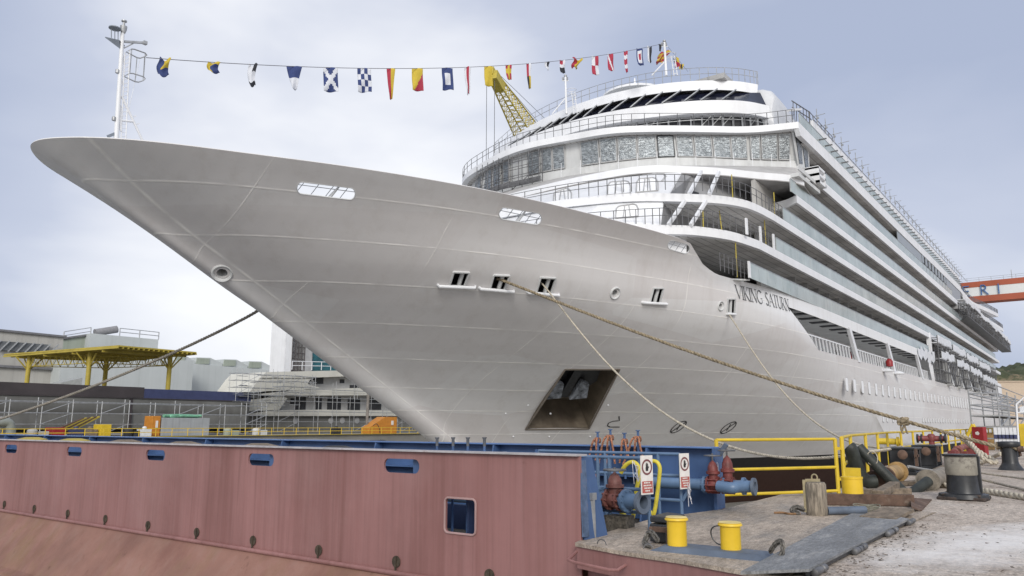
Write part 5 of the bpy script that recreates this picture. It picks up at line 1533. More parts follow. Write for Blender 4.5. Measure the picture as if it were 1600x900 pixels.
# platform deck at the end of the gate
STEELDECK = mat('worn_brown_steel_deck', (0.39, 0.325, 0.26), 0.7, var=.2, scale=1.2, bump=.6, bscale=22, grain=.35, gscale=36,
                spots=[((0.23, 0.215, 0.195), 0.6, 0.8, 0.50), ((0.26, 0.20, 0.15), 0.6, 1.5, 0.55), ((0.42, 0.40, 0.37), 0.5, 2.6, 0.63)], stretch=(.6, 1.6, 1))
PLATE = mat('dark_grey_ramp_plate', (0.20, 0.205, 0.21), 0.55, var=.2, scale=1.6, bump=.5, bscale=20, grain=.28, gscale=36, spots=[((0.36, 0.345, 0.325), 0.6, 1.6, 0.55), ((0.14, 0.11, 0.085), 0.5, 5, 0.62)], stretch=(.5, 2, 1))
mb = MB(); mb.prism([(9.38, 5.93), (9.62, 6.0), (11.3, 6.2), (12.6, 6.35), (14.7, 5.95), (19.68, 6.1), (19.68, 5.0), (16.6, 3.75), (16.55, 2.6), (8.65, 2.85), (8.72, 3.3), (8.98, 4.2), (9.1, 5.0)], 2, -.045, 0.004)
platform = gpart(mb, 'end_platform', STEELDECK)
mb = MB(); P_ = [(9.38, 5.93), (9.1, 5.0), (8.98, 4.2), (8.72, 3.3), (8.65, 2.85)]
mb.loft([[(a + .03, b, -.045) for a, b in P_], [(a + .05, b, -.34) for a, b in P_], [(a + .32, b, -.36) for a, b in P_], [(a + .34, b, -1.2) for a, b in P_], [(a + .34, b, -5.2) for a, b in P_]])
mb.sm = False; gpart(mb, 'platform_fascia', REDWALL)
mb = MB(); mb.path([(9.30, 5.86, -.10), (9.0, 5.8, -.16), (8.98, 5.7, -.18), (8.88, 5.1, -.2), (8.93, 5.02, -.2), (9.1, 5.0, -.16)], .022, 8); gpart(mb, 'grab_handle', REDWALL)
for Y in (5.55, 4.85):
    mb = MB(); mb.path([(9.45, Y + .07 * math.cos(a), .07 * math.sin(a)) for a in np.linspace(0, math.pi, 9)], .008, 6); gpart(mb, 'pad_eye', DGALV)
# square hatch shows pipes behind
mb = MB(); mb.mm((9.9, 8.28, -.32), (10.6, 8.31, .66)); mb.mm((9.9, 8.0, -.32), (10.6, 8.9, -.27)); gpart(mb, 'hatch_web_plate', mat('navy_interior', (.02, .035, .09), .6))
mb = MB(); mb.mm((11.4, 7.0, -.32), (11.45, 12.5, .12)); gpart(mb, 'inner_bulkhead', mat('navy_interior', (.02, .035, .09)))
mb = MB(); mb.lathe((12.2, 9.4, -.32), [(.35, 0), (.35, .2), (.2, .42), (.05, .5)], 8); gpart(mb, 'pump_housing', BLUE)
mb = MB(); mb.tube((12.6, 7.5, .15), (12.6, 14, .15), .14, 12); mb.lathe((12.6, 9.9, .15), [(.2, 0), (.2, .05)], 16, axis=(0, 1, 0)); gpart(mb, 'inner_pipe', PIPEBLUE)

# ---- blue handrails at the gate end (frame px measured on their planes)
mb = MB()
yr = on(852, 705, 0, 13.6)
railpts = [(13.6, 9.6, -.3), (13.6, 6.9, -.3)]
for z in (1.38, .62, .15): mb.tube((13.6, 10.6, z), (13.6, 6.95, z), .03, 8)
for Y in (10.6, 9.3, 8.1): mb.tube((13.6, Y, -.3), (13.6, Y, 1.38), .03, 8)
gr1 = thing('gate_handrail', (13.6, 8.6, -.3), 'blue tubular handrail across the gate end, rear one, ending at the smaller prohibition sign', 'handrail', 'blue handrails at the gate end')
mb = MB()
a = on(842, 705, 0, 12.9); b = on(1062, 709, 0, 12.9); zt = (a.z + b.z) / 2
for z in (zt, .72, .3): mb.tube((12.9, a.y, z), (12.9, b.y, z), .028, 8)
for Y in (a.y, lerp(a.y, b.y, .5), b.y, lerp(a.y, b.y, .86)): mb.tube((12.9, Y, -.3), (12.9, Y, zt), .03, 8)
mb.path([(12.9, b.y, zt - .02), (12.9, b.y - .1, zt - .06), (12.9, b.y - .12, zt - .2), (12.9, b.y - .12, .45), (12.9, b.y - .02, .3)], .03, 8)
mb.build('rail_tube', PIPEBLUE, gr1)
RSIGN2 = Vector((12.86, b.y - .05, zt))
gr2 = thing('gate_handrail', (11.6, 7.2, -.3), 'blue tubular handrail nearest the red wall, ending at the larger prohibition sign', 'handrail', 'blue handrails at the gate end')
mb = MB()
a = on(905, 715, 0, 11.2); b = on(1012, 714, 0, 11.2); zt2 = (a.z + b.z) / 2
for z in (zt2, .6, .25): mb.tube((11.2, a.y, z), (11.2, b.y, z), .028, 8)
for Y in (a.y, lerp(a.y, b.y, .28), lerp(a.y, b.y, .45), b.y): mb.tube((11.2, Y, -.3), (11.2, Y, zt2), .03, 8)
mb.build('rail_tube', PIPEBLUE, gr2)
# steps between
mb = MB()
for k in range(4): mb.mm((13.3, 8.75, -.1 + k * .3), (13.6, 9.35, -.07 + k * .3))
st = thing('blue_steps', (13.45, 9.05, -.3), 'small blue steel steps behind the handrails at the gate end', 'steps'); mb.build('tread', BLUE, st)
mb = MB(); mb.bar((13.5, 8.74, -.3), (13.5, 8.74, 1.1), .05, .3); mb.bar((13.5, 9.37, -.3), (13.5, 9.37, 1.1), .05, .3); mb.build('stringer', BLUE, st)
# heaving-line rope tails hung over four pegs
ORROPE = mat('orange_black_rope', (0.38, 0.17, 0.10), 0.9, var=.6, scale=22)
for k, (px, py, ln) in enumerate([(934, 688, .55), (954, 684, .7), (976, 690, .45), (997, 686, .45)]):
    p = on(px, py, 0, 14.4)
    t = thing('hanging_rope_bundle', p, ['orange and black rope tail hanging left of the others on the blue wall', 'thickest orange and black rope bundle knotted over its peg', 'short orange rope tail with a single loop on its peg', 'orange rope loop on the peg nearest the sign'][k], 'rope', 'orange ropes hung on the gate pegs')
    mb = MB(); mb.tube(p + Vector((0, 0, -.75)), p + Vector((0, 0, .16)), .025, 8); mb.lathe(p + Vector((0, 0, .16)), [(.05, 0), (.05, .02)], 8); mb.build('peg', BLUE, t)
    for j in range(3 if k in (1, 3) else 2):
        o = (j - .8) * .09
        P = [p + Vector((-.05, o * .3, .05)), p + Vector((-.1, o, -.02)), p + Vector((-.1, o * 1.6, -.25)), p + Vector((-.12, o * 2.2 + .03 * j, -ln * (.75 + .2 * j)))]
        if k == 0: P = [q + Vector((0, i * .05, 0)) for i, q in enumerate(P)]
        mb = MB(); mb.path(smooth_path(P, 2), .022, 7); mb.build('rope_strand', ORROPE, t)
    mb = MB(); mb.path([p + Vector((.02 * math.cos(a * 3), .07 * math.cos(a), .05 * math.sin(a))) for a in np.linspace(0, 12, 22)], .02, 6); mb.build('rope_knot', ORROPE, t)

# ---- prohibition signs
def sign(c, w_, h_, label, rz):
    t = thing('warning_sign', c, label, 'sign', 'no entry hand signs at the gate end')
    M = Matrix.Rotation(rz, 3, 'Z')
    def P(u, v, d=0): return Vector(c) + M @ Vector((d, -u, v))
    def quad(u0, v0, u1, v1, d): return [P(u0, v0, d), P(u1, v0, d), P(u1, v1, d), P(u0, v1, d)]
    mb = MB(); f = quad(-w_ / 2, -h_ / 2, w_ / 2, h_ / 2, 0); g = quad(-w_ / 2, -h_ / 2, w_ / 2, h_ / 2, .012)
    mb.add(f + g, [(0, 1, 2, 3), (7, 6, 5, 4), (0, 4, 5, 1), (1, 5, 6, 2), (2, 6, 7, 3), (3, 7, 4, 0)]); mb.build('sign_board', SIGNWHITE, t)
    mb = MB(); n = 28; r = w_ * .44; cy = h_ * .20
    rg = []
    for rr in (r, r * .76): rg.append([P(rr * math.cos(2 * math.pi * i / n), cy + rr * math.sin(2 * math.pi * i / n), -.004) for i in range(n)])
    mb.loft(rg, closed=True)
    mb.build('red_ring', mat('sign_ring', (.20, .07, .07), .5), t)
    mb = MB(); s = w_ * .2   # hand: palm and five fingers
    mb.add([P(a * s, cy + b * s, -.005) for a, b in ((-.5, -1.05), (.45, -1.05), (.55, -.1), (.5, .2), (-.5, .2), (-.62, -.3))], [tuple(range(6))])
    for fx, ln_ in ((-.38, 1.0), (-.12, 1.25), (.15, 1.2), (.4, .9)): mb.add([P((fx - .11) * s, cy + .15 * s, -.005), P((fx + .11) * s, cy + .15 * s, -.005), P((fx + .09) * s, cy + ln_ * s, -.005), P((fx - .09) * s, cy + ln_ * s, -.005)], [(0, 1, 2, 3)])
    mb.add([P(.5 * s, cy - .5 * s, -.005), P(.95 * s, cy + .1 * s, -.005), P(.8 * s, cy + .25 * s, -.005), P(.45 * s, cy - .1 * s, -.005)], [(0, 1, 2, 3)])
    mb.build('hand_symbol', INK, t)
    mb = MB(); mb.add(quad(-w_ * .44, -h_ * .46, w_ * .44, -h_ * .16, -.004), [(0, 1, 2, 3)]); mb.build('red_text_panel', SIGNRED, t)
    mb = MB()
    for k, (u0, u1) in enumerate(((-.3, .25), (-.34, .3), (-.28, .34), (-.2, .2))):
        v = -h_ * (.20 + .068 * k); U = u0
        while U < u1 - .03:
            l = .10; mb.add(quad(w_ * U, v - h_ * .018, w_ * min(u1, U + l), v + h_ * .018, -.007), [(0, 1, 2, 3)]); U += l + .035
    mb.build('text_line', SIGNWHITE, t)
    return t
p = on(1011, 742, 0, 10.9)
sign((10.9, p.y, p.z), .27, .58, 'larger white and red hand prohibition sign on the near blue rail', R(76))
p = on(1070, 736, 0, 12.75)
sign((12.75, p.y, p.z), .27, .60, 'smaller hand prohibition sign on the rear blue rail by the blue wall', R(78))
for i, (px, py, X) in enumerate(((993, 728, 11.1), (1076, 765, 12.8), (1118, 727, 14.6))):
    p = on(px, py, 0, X); mb = MB()
    for j in range(5):
        q = [p + Vector((random.uniform(-.05, .05), random.uniform(-.08, .08), random.uniform(-.3, .12))) for _ in range(3)]; mb.path(smooth_path([p] + q, 2), .005, 4)
    tag(mb.build('plastic_tape_tie', mat('white_tape', (.7, .7, .74), .4)), ['white plastic ties knotted on the near blue rail', 'white plastic ties below the smaller sign', 'white plastic ties at the end of the blue wall'][i], 'tape', 'plastic ties at the gate end')

# ---- flanged pipes with valves
def flange(mb, c, r, t, ax, bolts=10, n=22):
    mb.lathe(c, [(r, -t / 2), (r, t / 2)], n, axis=ax)
def valve_body(mb, c, r, ax, h):
    ax = Vector(ax).normalized()
    mb.lathe(Vector(c) - ax * r * 1.1, [(r * 1.45, 0), (r * 1.45, r * .25), (r * 1.0, r * .3), (r * 1.15, r * .8), (r * 1.2, r * 1.1), (r * 1.15, r * 1.4), (r, r * 1.9), (r * 1.45, r * 1.95), (r * 1.45, r * 2.2)], 24, axis=ax)
    mb.lathe(c, [(r * .85, 0), (r * .85, h * .42), (r * 1.25, h * .44), (r * 1.25, h * .54), (r * .98, h * .56), (r * .92, h * .72), (r * .6, h * .88), (r * .25, h * .95), (r * .12, h)], 20)
def bolts(mb, c, r, ax, t, n=10):
    ax = Vector(ax).normalized(); u = Vector((0, 0, 1)); x = u.cross(ax).normalized(); y = ax.cross(x)
    for i in range(n):
        a = 2 * math.pi * i / n; q = Vector(c) + x * (r * math.cos(a)) + y * (r * math.sin(a)); mb.tube(q - ax * t, q + ax * t, .018, 6)
pl = on(902, 777, 0, 11.9); prr = on(1003, 783, 0, 10.75)
d = (Vector((10.75, prr.y, .42)) - Vector((11.9, pl.y, .42)))
A_ = Vector((11.75, on(902, 777, 0, 11.75).y, on(902, 777, 0, 11.75).z)); B_ = Vector((10.85, prr.y, on(1003, 782, 0, 10.85).z))
B_ = on(1006, 783, 0, 10.95); A_ = on(902, 777, 0, 11.25); A_.z = B_.z = (A_.z + B_.z) / 2
ax1 = (B_ - A_).normalized(); LP = (B_ - A_).length
vp = thing('flanged_pipe', (A_ + B_) / 2 - Vector((0, 0, .5)), 'open ended blue flanged pipe with a rust red valve beside the near sign', 'pipe', 'flanged pipes with valves at the gate end')
r1 = .115
mb = MB(); mb.tube(A_ - ax1 * .5, A_ + ax1 * LP * .52, r1, 20); mb.tube(A_ + ax1 * LP * .66, B_, r1, 20, cap=False); mb.build('pipe_run', PIPEBLUE, vp)
for t_ in (.16, .38, .76): mb = MB(); flange(mb, A_ + ax1 * LP * t_, r1 * 1.55, .05, ax1); bolts(mb, A_ + ax1 * LP * t_, r1 * 1.36, ax1, .045); mb.build('pipe_flange', PIPEBLUE, vp)
mb = MB(); mb.sm = True
n_ = 26; u = Vector((0, 0, 1)); x_ = u.cross(ax1).normalized(); y_ = ax1.cross(x_)
mb.loft([[B_ + ax1 * dd + x_ * (rr * math.cos(2 * math.pi * i / n_)) + y_ * (rr * math.sin(2 * math.pi * i / n_)) for i in range(n_)] for rr, dd in ((r1 * 1.0, -.06), (r1 * 1.5, -.06), (r1 * 1.5, 0), (r1 * .86, 0), (r1 * .82, -.4))], closed=True); mb.build('end_flange', FADEBLUE, vp)
mb = MB(); mb.lathe(B_ - ax1 * .35, [(r1 * .84, 0), (r1 * .84, .01)], 20, axis=ax1); mb.build('pipe_bore', mat('pipe_scale', (.16, .12, .08), .9, var=.5, scale=20), vp)
cv = A_ + ax1 * LP * .59
mb = MB(); valve_body(mb, cv, r1 * 1.02, ax1, .43); bolts(mb, cv - ax1 * r1, r1 * 1.3, ax1, .05); bolts(mb, cv + ax1 * r1, r1 * 1.3, ax1, .05); v_ = mb.build('valve_body', RUSTVALVE, vp)
mb = MB(); mb.tube(cv + Vector((0, 0, .41)), cv + Vector((0, 0, .50)), .02, 8); mb.path([cv + Vector((.17 * math.cos(a), .17 * math.sin(a), .46)) for a in np.linspace(0, 6.28, 17)[:-1]], .018, 6, closed=True)
for a in (0, 2.1, 4.2): mb.tube(cv + Vector((0, 0, .46)), cv + Vector((.17 * math.cos(a), .17 * math.sin(a), .46)), .014, 6)
mb.build('handwheel', DGALV, v_)
mb = MB(); mb.box(cv + Vector((0.1, 0, -.42)), (.3, .4, .35)); mb.build('pipe_support', GRATE, vp)
# second pipe, at the far wall's end
C1 = on(1060, 757, 0, 14.2); C2 = on(1108, 756, 0, 14.2); C1.z = C2.z = (C1.z + C2.z) / 2
D1 = on(1180, 756, 0, 14.3); D1.z = C1.z
ax2 = (D1 - C1).normalized(); L2 = (D1 - C1).length
vp2 = thing('flanged_pipe', (C1 + D1) / 2 - Vector((0, 0, .6)), 'blue flanged pipe with two maroon valves at the end of the blue wall', 'pipe', 'flanged pipes with valves at the gate end')
r2 = .105
mb = MB(); mb.tube(C1 - ax2 * .8, C1 + ax2 * L2 * .48, r2, 18); mb.tube(C1 + ax2 * L2 * .56, D1 - ax2 * .3, r2, 18)
mb.path(smooth_path([C1 + ax2 * L2 * .60 + Vector((-.25, 0, 0)), C1 + ax2 * L2 * .8 + Vector((-.32, 0, -.02)), D1 - ax2 * .28 + Vector((-.2, 0, 0)), D1 - ax2 * .12], 2), r2 * .98, 16); mb.tube(D1 - ax2 * .3, D1, r2, 18, cap=False); mb.build('pipe_run', PIPEBLUE, vp2)
for t_ in (.36, .62, .86): mb = MB(); flange(mb, C1 + ax2 * L2 * t_, r2 * 1.5, .045, ax2); bolts(mb, C1 + ax2 * L2 * t_, r2 * 1.3, ax2, .04, 8); mb.build('pipe_flange', PIPEBLUE, vp2)
mb = MB(); mb.sm = True; x_ = u.cross(ax2).normalized(); y_ = ax2.cross(x_)
mb.loft([[D1 + ax2 * dd + x_ * (rr * math.cos(2 * math.pi * i / n_)) + y_ * (rr * math.sin(2 * math.pi * i / n_)) for i in range(n_)] for rr, dd in ((r2, -.05), (r2 * 1.5, -.05), (r2 * 1.5, 0), (r2 * .85, 0), (r2 * .82, -.35))], closed=True); mb.build('end_flange', FADEBLUE, vp2)
mb = MB(); mb.lathe(D1 - ax2 * .3, [(r2 * .84, 0), (r2 * .84, .01)], 20, axis=ax2); mb.build('pipe_bore', mat('pipe_scale', (.16, .12, .08)), vp2)
for t_, hh in ((.47, .46), (.66, .56)):
    c = C1 + ax2 * L2 * t_
    mb = MB(); valve_body(mb, c, r2 * .98, ax2, hh); bolts(mb, c, r2 * 1.35, ax2, .12, 8); v_ = mb.build('valve_body', mat('maroon_valve', (.17, .04, .035), .55, var=.3, scale=7, spots=[((.4, .33, .3), .5, 12, .62)]), vp2)
    mb = MB(); mb.tube(c + Vector((0, 0, hh - .02)), c + Vector((0, 0, hh + .12)), .018, 8)
    mb.path([c + Vector((.15 * math.cos(a), .15 * math.sin(a), hh + .08)) for a in np.linspace(0, 6.28, 17)[:-1]], .014, 6, closed=True)
    for a in (0, 2.1, 4.2): mb.tube(c + Vector((0, 0, hh + .08)), c + Vector((.15 * math.cos(a), .15 * math.sin(a), hh + .08)), .012, 6)
    mb.build('handwheel', DGALV, v_)
mb = MB(); p = C1 + ax2 * L2 * .40; mb.tube(on(1135, 694, 0, 14.9), on(1108, 735, 0, 14.9), .05, 8); mb.tube(on(1108, 735, 0, 14.9), on(1106, 770, 0, 14.9), .05, 8); mb.build('pipe_strut', FADEBLUE, vp2)

# ---- yellow ladder hoops
def hoop(pts, r, label):
    P = [on(x, y, 0, X) for x, y, X in pts]
    mb = MB(); mb.path(smooth_path(P, 2), r, 10); tag(mb.build('yellow_ladder_rail', mat('hoop_yellow', (.62, .52, .05), .5, var=.15, scale=6, spots=[((.2, .17, .06), .6, 9, .62)])), label, 'ladder rail', 'yellow ladder rails at the gate end')
hoop([(970, 739, 11.8), (976, 728, 11.8), (984, 722, 11.8), (992, 722, 11.8), (999, 730, 11.8), (999, 745, 11.8), (994, 766, 11.8), (992, 790, 11.8), (988, 813, 11.8), (984, 813, 11.8), (966, 796, 11.8)], .035, 'yellow hooped ladder rail behind the rusty valve')
hoop([(1018, 720, 12.4), (1026, 721, 12.4), (1031, 728, 12.4), (1031, 740, 12.4), (1023, 803, 12.4), (1019, 803, 12.4), (1012, 796, 12.4)], .035, 'yellow ladder rail right of the larger prohibition sign')

# ---- yellow bollards on their blue-grey base
DB = thing('twin_bollard', (9.7, 4.2, 0), 'pair of stout yellow mooring bollards on a worn blue steel base with chains', 'bollard')
q = [on(1028, 862, 2, .02), on(1190, 876, 2, .02)]
a, b = Vector((9.42, 4.72, 0)), Vector((9.50, 3.32, 0))
mb = MB()
mb.add([(9.36, 4.80, 0), (9.42, 3.30, 0), (9.92, 3.26, 0), (9.90, 4.84, 0), (9.44, 4.64, .07), (9.50, 3.46, .07), (9.84, 3.42, .07), (9.82, 4.68, .07)], [(3, 2, 1, 0), (4, 5, 6, 7), (0, 1, 5, 4), (1, 2, 6, 5), (2, 3, 7, 6), (3, 0, 4, 7)])
mb.build('bollard_base', FADEBLUE, DB, bevel=.01)
for px, top, bot, r in ((1061, 804, 855, .125), (1146, 812, 861, .125)):
    p = on(px, bot - 1, 2, .07); p = Vector((p.x + .09, p.y + .065, .06))
    h = 0
    for k in range(60):
        h = .2 + k * .01
        if pr((p.x, p.y, h))[1] < top + 4: break
    mb = MB(); mb.lathe(p, [(r, 0), (r, h - .12), (r * 1.02, h - .11), (r * 1.2, h - .105), (r * 1.2, h - .09), (r * 1.1, h - .075), (0.02, h - .07)], 36)
    bp = mb.build('bollard_post', BOLYEL, DB)
    mb = MB(); mb.lathe(p + Vector((0, 0, h - .07)), [(r * 1.12, 0), (r * 1.05, .008), (0.03, .012)], 36); mb.build('bollard_cap', mat('pale_yellow_cap', (.70, .56, .22), .55, var=.15, scale=5, spots=[((.4, .33, .25), .6, 8, .6)]), bp)
    if px > 1100:
        mb = MB(); c = p + Vector((-.02, r * .95, h * .45)); mb.path(smooth_path([c + Vector((0, -.02, .11)), c + Vector((-.02, .1, .09)), c + Vector((-.02, .13, 0)), c + Vector((-.02, .08, -.1)), c + Vector((0, -.02, -.14))], 2), .009, 6); mb.build('black_hose_loop', BLACK, bp)
CH = mat('grimy_chain', (.14, .13, .115), .6, metal=.3, var=.4, scale=15)
def chain(pts, link=.07, r=.012, parent=None, name='chain'):
    pts = resample(smooth_path(pts, 2), link * .72); mb = MB()
    for i, (a, b) in enumerate(zip(pts, pts[1:])):
        c = (a + b) / 2; t = (b - a).normalized(); s = Vector((0, 0, 1)).cross(t)
        s = s.normalized() if s.length > .01 else Vector((1, 0, 0)); n = t.cross(s)
        w1 = s if i % 2 else n
        mb.path([c + t * (link * .55 * math.cos(k)) + w1 * (link * .34 * math.sin(k)) for k in np.linspace(0, 2 * math.pi, 11)[:-1]], r, 5, closed=True)
    return mb.build(name, CH, parent)
chain([(9.55, 3.28, .12), (9.5, 3.2, .22), (9.5, 3.12, .26), (9.45, 3.1, .12), (9.35, 3.16, .03), (9.3, 3.0, .03), (9.5, 2.9, .03)], parent=DB)
chain([(9.6, 4.8, .12), (9.66, 4.9, .2), (9.7, 4.98, .16), (9.62, 5.0, .05), (9.55, 4.9, .03)], parent=DB, link=.085, r=.016)
# black case with a rusty clamp
kx = thing('black_steel_case', (10.35, 4.95, 0), 'black angular steel case with a rusty clamp beside the left yellow bollard', 'case')
mb = MB(); P0 = on(1012, 848, 2, .0); P1 = on(1048, 842, 2, .0)
poly = [(9.98, 5.10), (9.96, 4.86), (10.5, 4.78), (10.62, 5.12)]
mb.prism(poly, 2, .02, .26); mb.prism([(a + (.02 if a < 10.5 else -.03), b) for a, b in poly], 2, .275, .36); mb.build('case_body', BLACK, kx, bevel=.02)
mb = MB(); mb.mm((9.88, 4.72, .17), (9.94, 5.0, .235)); mb.tube((9.9, 4.78, .2), (9.86, 4.78, .02), .02, 8); mb.lathe((9.9, 5.0, .2), [(.035, 0), (.035, .05)], 10, axis=(0, 1, 0)); mb.build('rusty_clamp', RUST, kx)

# ---- ramp plates linking platform and quay
rp = thing('ramp_plate', (12.5, 3, .0), 'long dark grey steel ramp plate on rollers between the platform and the quay', 'ramp')
RA = [on(1157, 893, 2, .10), on(1264, 889, 2, .10), on(1420, 810, 2, .10), on(1375, 803, 2, .10), on(1330, 806, 2, .06)]
mb = MB()
mb.prism([(p.x, p.y) for p in [RA[0], RA[1], RA[2], RA[3], RA[4]]], 2, .07, .10); mb.build('ramp_sheet', PLATE, rp)
mb = MB(); mb.bar(RA[1] + Vector((.02, .03, -.04)), RA[2] + Vector((0, .03, -.04)), .03, .07); mb.build('edge_flange', BLACK, rp)
for t_ in (.02, .33, .36, .68, .72, .97):
    c = RA[1].lerp(RA[2], t_) + Vector((0, -.02, -.055)); dd = (RA[2] - RA[1]).normalized()
    mb = MB(); mb.lathe(c, [(.02, 0), (.04, .01), (.04, .22), (.026, .23), (.026, .30), (.04, .31), (.04, .42), (.02, .44)], 14, axis=dd); mb.build('roller', DGALV, rp)
mb = MB(); q = on(1385, 793, 2, .09)
pk = [on(1345, 812, 2, .07), on(1340, 796, 2, .07), on(1425, 796, 2, .07), on(1390, 812, 2, .07)]
pk = [on(1343, 806, 2, .115), on(1380, 792, 2, .115), on(1428, 795, 2, .115), on(1400, 810, 2, .115)]
mb.prism([(p.x, p.y) for p in pk], 2, .06, .115); tag(mb.build('timber_board', TIMBER), 'flat grey timber board laid over the far end of the ramp plate', 'board', 'boards on the quay')

# loose grit and chips along the ramp edge and over the quay
rg = random.Random(11); mb = MB()
for k in range(900):
    if k < 420:
        c = RA[1].lerp(RA[2], rg.random()) + Vector((rg.gauss(.05, .18), -abs(rg.gauss(0, .22)) - .03, 0)); 
    else: c = Vector((rg.uniform(9, 22), rg.uniform(-1.5, 2.4), 0))
    c.z = 0.0; s = abs(rg.gauss(.006, .007)) + .003
    P = [c + Vector((rg.uniform(-s, s) * 1.6, rg.uniform(-s, s) * 1.6, rg.uniform(0, s))) for _ in range(4)]
    mb.add(P, [(0, 1, 2), (0, 2, 3), (0, 3, 1), (1, 3, 2)])
tag(mb.build('grit', mat('grit_grey', (.18, .15, .125), .9, var=.5, scale=30)), 'loose grit and chips scattered over the quay', 'grit', kind='stuff')
# ---- yellow guard rails
YR = YELLOW
g1 = thing('yellow_guard_rail', (18, 5.9, 0), 'straight yellow three bar guard rail crossing in front of the dark lower hull', 'guard rail', 'yellow guard rails')
a = Vector((16.2, 6.62, 0)); b = Vector((19.5, 5.02, 0))
a = on(1119, 688, 0, 16.7); a = Vector((16.7, a.y, 0))
mb = MB()
for z in (1.27, .62, .08): mb.tube(a + Vector((0, 0, z)), b + Vector((0, 0, z)), .035, 8)
mb.build('rail', YR, g1)
for p in (a, b): mb = MB(); mb.tube(p, p + Vector((0, 0, 1.28)), .045, 8); mb.build('post', YR, g1)
g2 = thing('yellow_guard_rail', (40, 6.9, 0), 'long yellow guard rail following the quay edge beside the ship', 'guard rail', 'yellow guard rails')
path2 = [(19.62, 4.9, 0), (24, 5.75, 0), (34, 6.75, 0), (46, 6.95, 0), (70, 7.3, 0), (104, 7.4, 0)]
pp = resample(path2, 3.1)
mb = MB()
for p, q in zip(pp, pp[1:]):
    for z in (1.30, .66): mb.tube(p + Vector((0, 0, z)), q + Vector((0, 0, z)), .04, 8)
mb.build('rail', YR, g2)
for p in pp: mb = MB(); mb.tube(p, p + Vector((0, 0, 1.3)), .05, 8); mb.build('post', YR, g2)
for z in (.35, 1.05): mb = MB(); mb.box((19.56, 4.96, z), (.12, .12, .07)); mb.build('joining_clamp', YR, g2)

# ---- fender block, grey pipe, yellow stub, timber sleepers
fb = thing('timber_fender_block', (14.75, 4.2, 0), 'upright grey split-timber fender block lashed with a shackle on the platform', 'fender')
mb = MB(); mb.lathe((14.78, 4.2, .0), [(.18, 0), (.19, .05), (.19, .54), (.17, .58)], 9); mb.build('timber_block', POSTWOOD, fb)
mb = MB(); mb.bar((14.7, 4.37, .05), (14.7, 4.37, .62), .05, .03); mb.bar((14.72, 4.35, .61), (14.74, 4.1, .62), .03, .05); mb.path([(14.76, 4.2 + .05 * math.cos(a), .66 + .06 * math.sin(a)) for a in np.linspace(0, 6.28, 13)[:-1]], .014, 6, closed=True); mb.build('lashing_bracket', mat('brass_bracket', (.33, .28, .17), .6, var=.2, scale=9), fb)
chain([(14.7, 4.42, .1), (14.7, 4.55, .14), (14.65, 4.62, .06), (14.6, 4.5, .03)], parent=fb, link=.1, r=.018)
mb = MB(); mb.path(smooth_path([(14.55, 4.9, .02), (14.6, 4.75, .03), (14.5, 4.6, .02), (14.62, 4.45, .03)], 2), .02, 6); tag(mb.build('frayed_rope_end', mat('brown_rope', (.28, .16, .08), .9, var=.3, scale=9)), 'frayed brown rope end left of the timber fender block', 'rope')
mb = MB(); mb.tube(on(1292, 798, 2, .08), on(1352, 797, 2, .08), .07, 12); tag(mb.build('grey_steel_tube', FADEBLUE), 'grey steel tube lying behind the timber fender block', 'pipe')
mb = MB()
for k in range(5):
    c = on(1353, 797, 2, .05); mb.path([c + Vector((.05 * k * .4 + (.15 + .02 * k) * math.cos(a), (.20 + .03 * (k % 3)) * math.sin(a), .02 * k + .012 * math.sin(a * 3 + k))) for a in np.linspace(0, 6.28, 20)[:-1]], .010, 5, closed=True)
tag(mb.build('thin_rope_coil', mat('greenish_rope', (.24, .23, .18), .9, var=.3, scale=12)), 'small tangled coil of thin rope by the yellow stub bollard', 'rope')
p = on(1331, 790, 2, 0)
sb_ = thing('stub_bollard', p, 'short yellow capped stub bollard beside the guard rail post', 'bollard')
mb = MB(); mb.lathe(p + Vector((.15, 0, 0)), [(.20, 0), (.20, .52), (.21, .525), (.21, .56), (.02, .57)], 28); mb.build('bollard_post', BOLYEL, sb_)
mb = MB(); mb.bar(p + Vector((.5, .05, 0)), p + Vector((.5, .05, .72)), .3, .04); mb.build('bollard_web', YELLOW, sb_)
def beam(p, q, w_, h_, label, m=TIMBER, nm='timber_sleeper', cat='timber', grp='timbers by the guard rail'):
    mb = MB(); mb.bar(p, q, w_, h_); return tag(mb.build(nm, m, bevel=.01), label, cat, grp)
beam(on(1268, 786, 2, .12) + Vector((1.0, .0, 0)), on(1424, 783, 2, .12) + Vector((.2, 0, 0)), .16, .22, 'long weathered sleeper stained red, lying in front of the guard rail post', RUST)
beam(on(1340, 770, 2, .1), on(1420, 768, 2, .1), .2, .16, 'short weathered sleeper just behind the long one')
beam(on(1372, 772, 2, .2), on(1398, 757, 2, .2), .22, .14, 'timber block laid crosswise on the sleepers')
beam(on(1396, 757, 2, .06), on(1470, 750, 2, .06), .25, .10, 'rotten plank under the black rollers')
beam(on(1440, 748, 2, .08), on(1480, 730, 2, .08), .3, .16, 'crumbling timber beside the red flange pipe')
mb = MB(); P = [on(1424, 776, 2, .05), on(1441, 774, 2, .22), on(1458, 782, 2, .03), on(1437, 797, 2, .01)]
P = [on(1422, 777, 2, .12), on(1456, 780, 2, .02), on(1440, 797, 2, .02), on(1424, 791, 2, .12)]
mb.add(P + [p - Vector((0, 0, .03)) for p in P], [(0, 1, 2, 3), (7, 6, 5, 4), (0, 4, 5, 1), (1, 5, 6, 2), (2, 6, 7, 3), (3, 7, 4, 0)]); tag(mb.build('rusty_flap', RUST), 'rusty brown steel flap leaning at the end of the sleepers', 'plate')

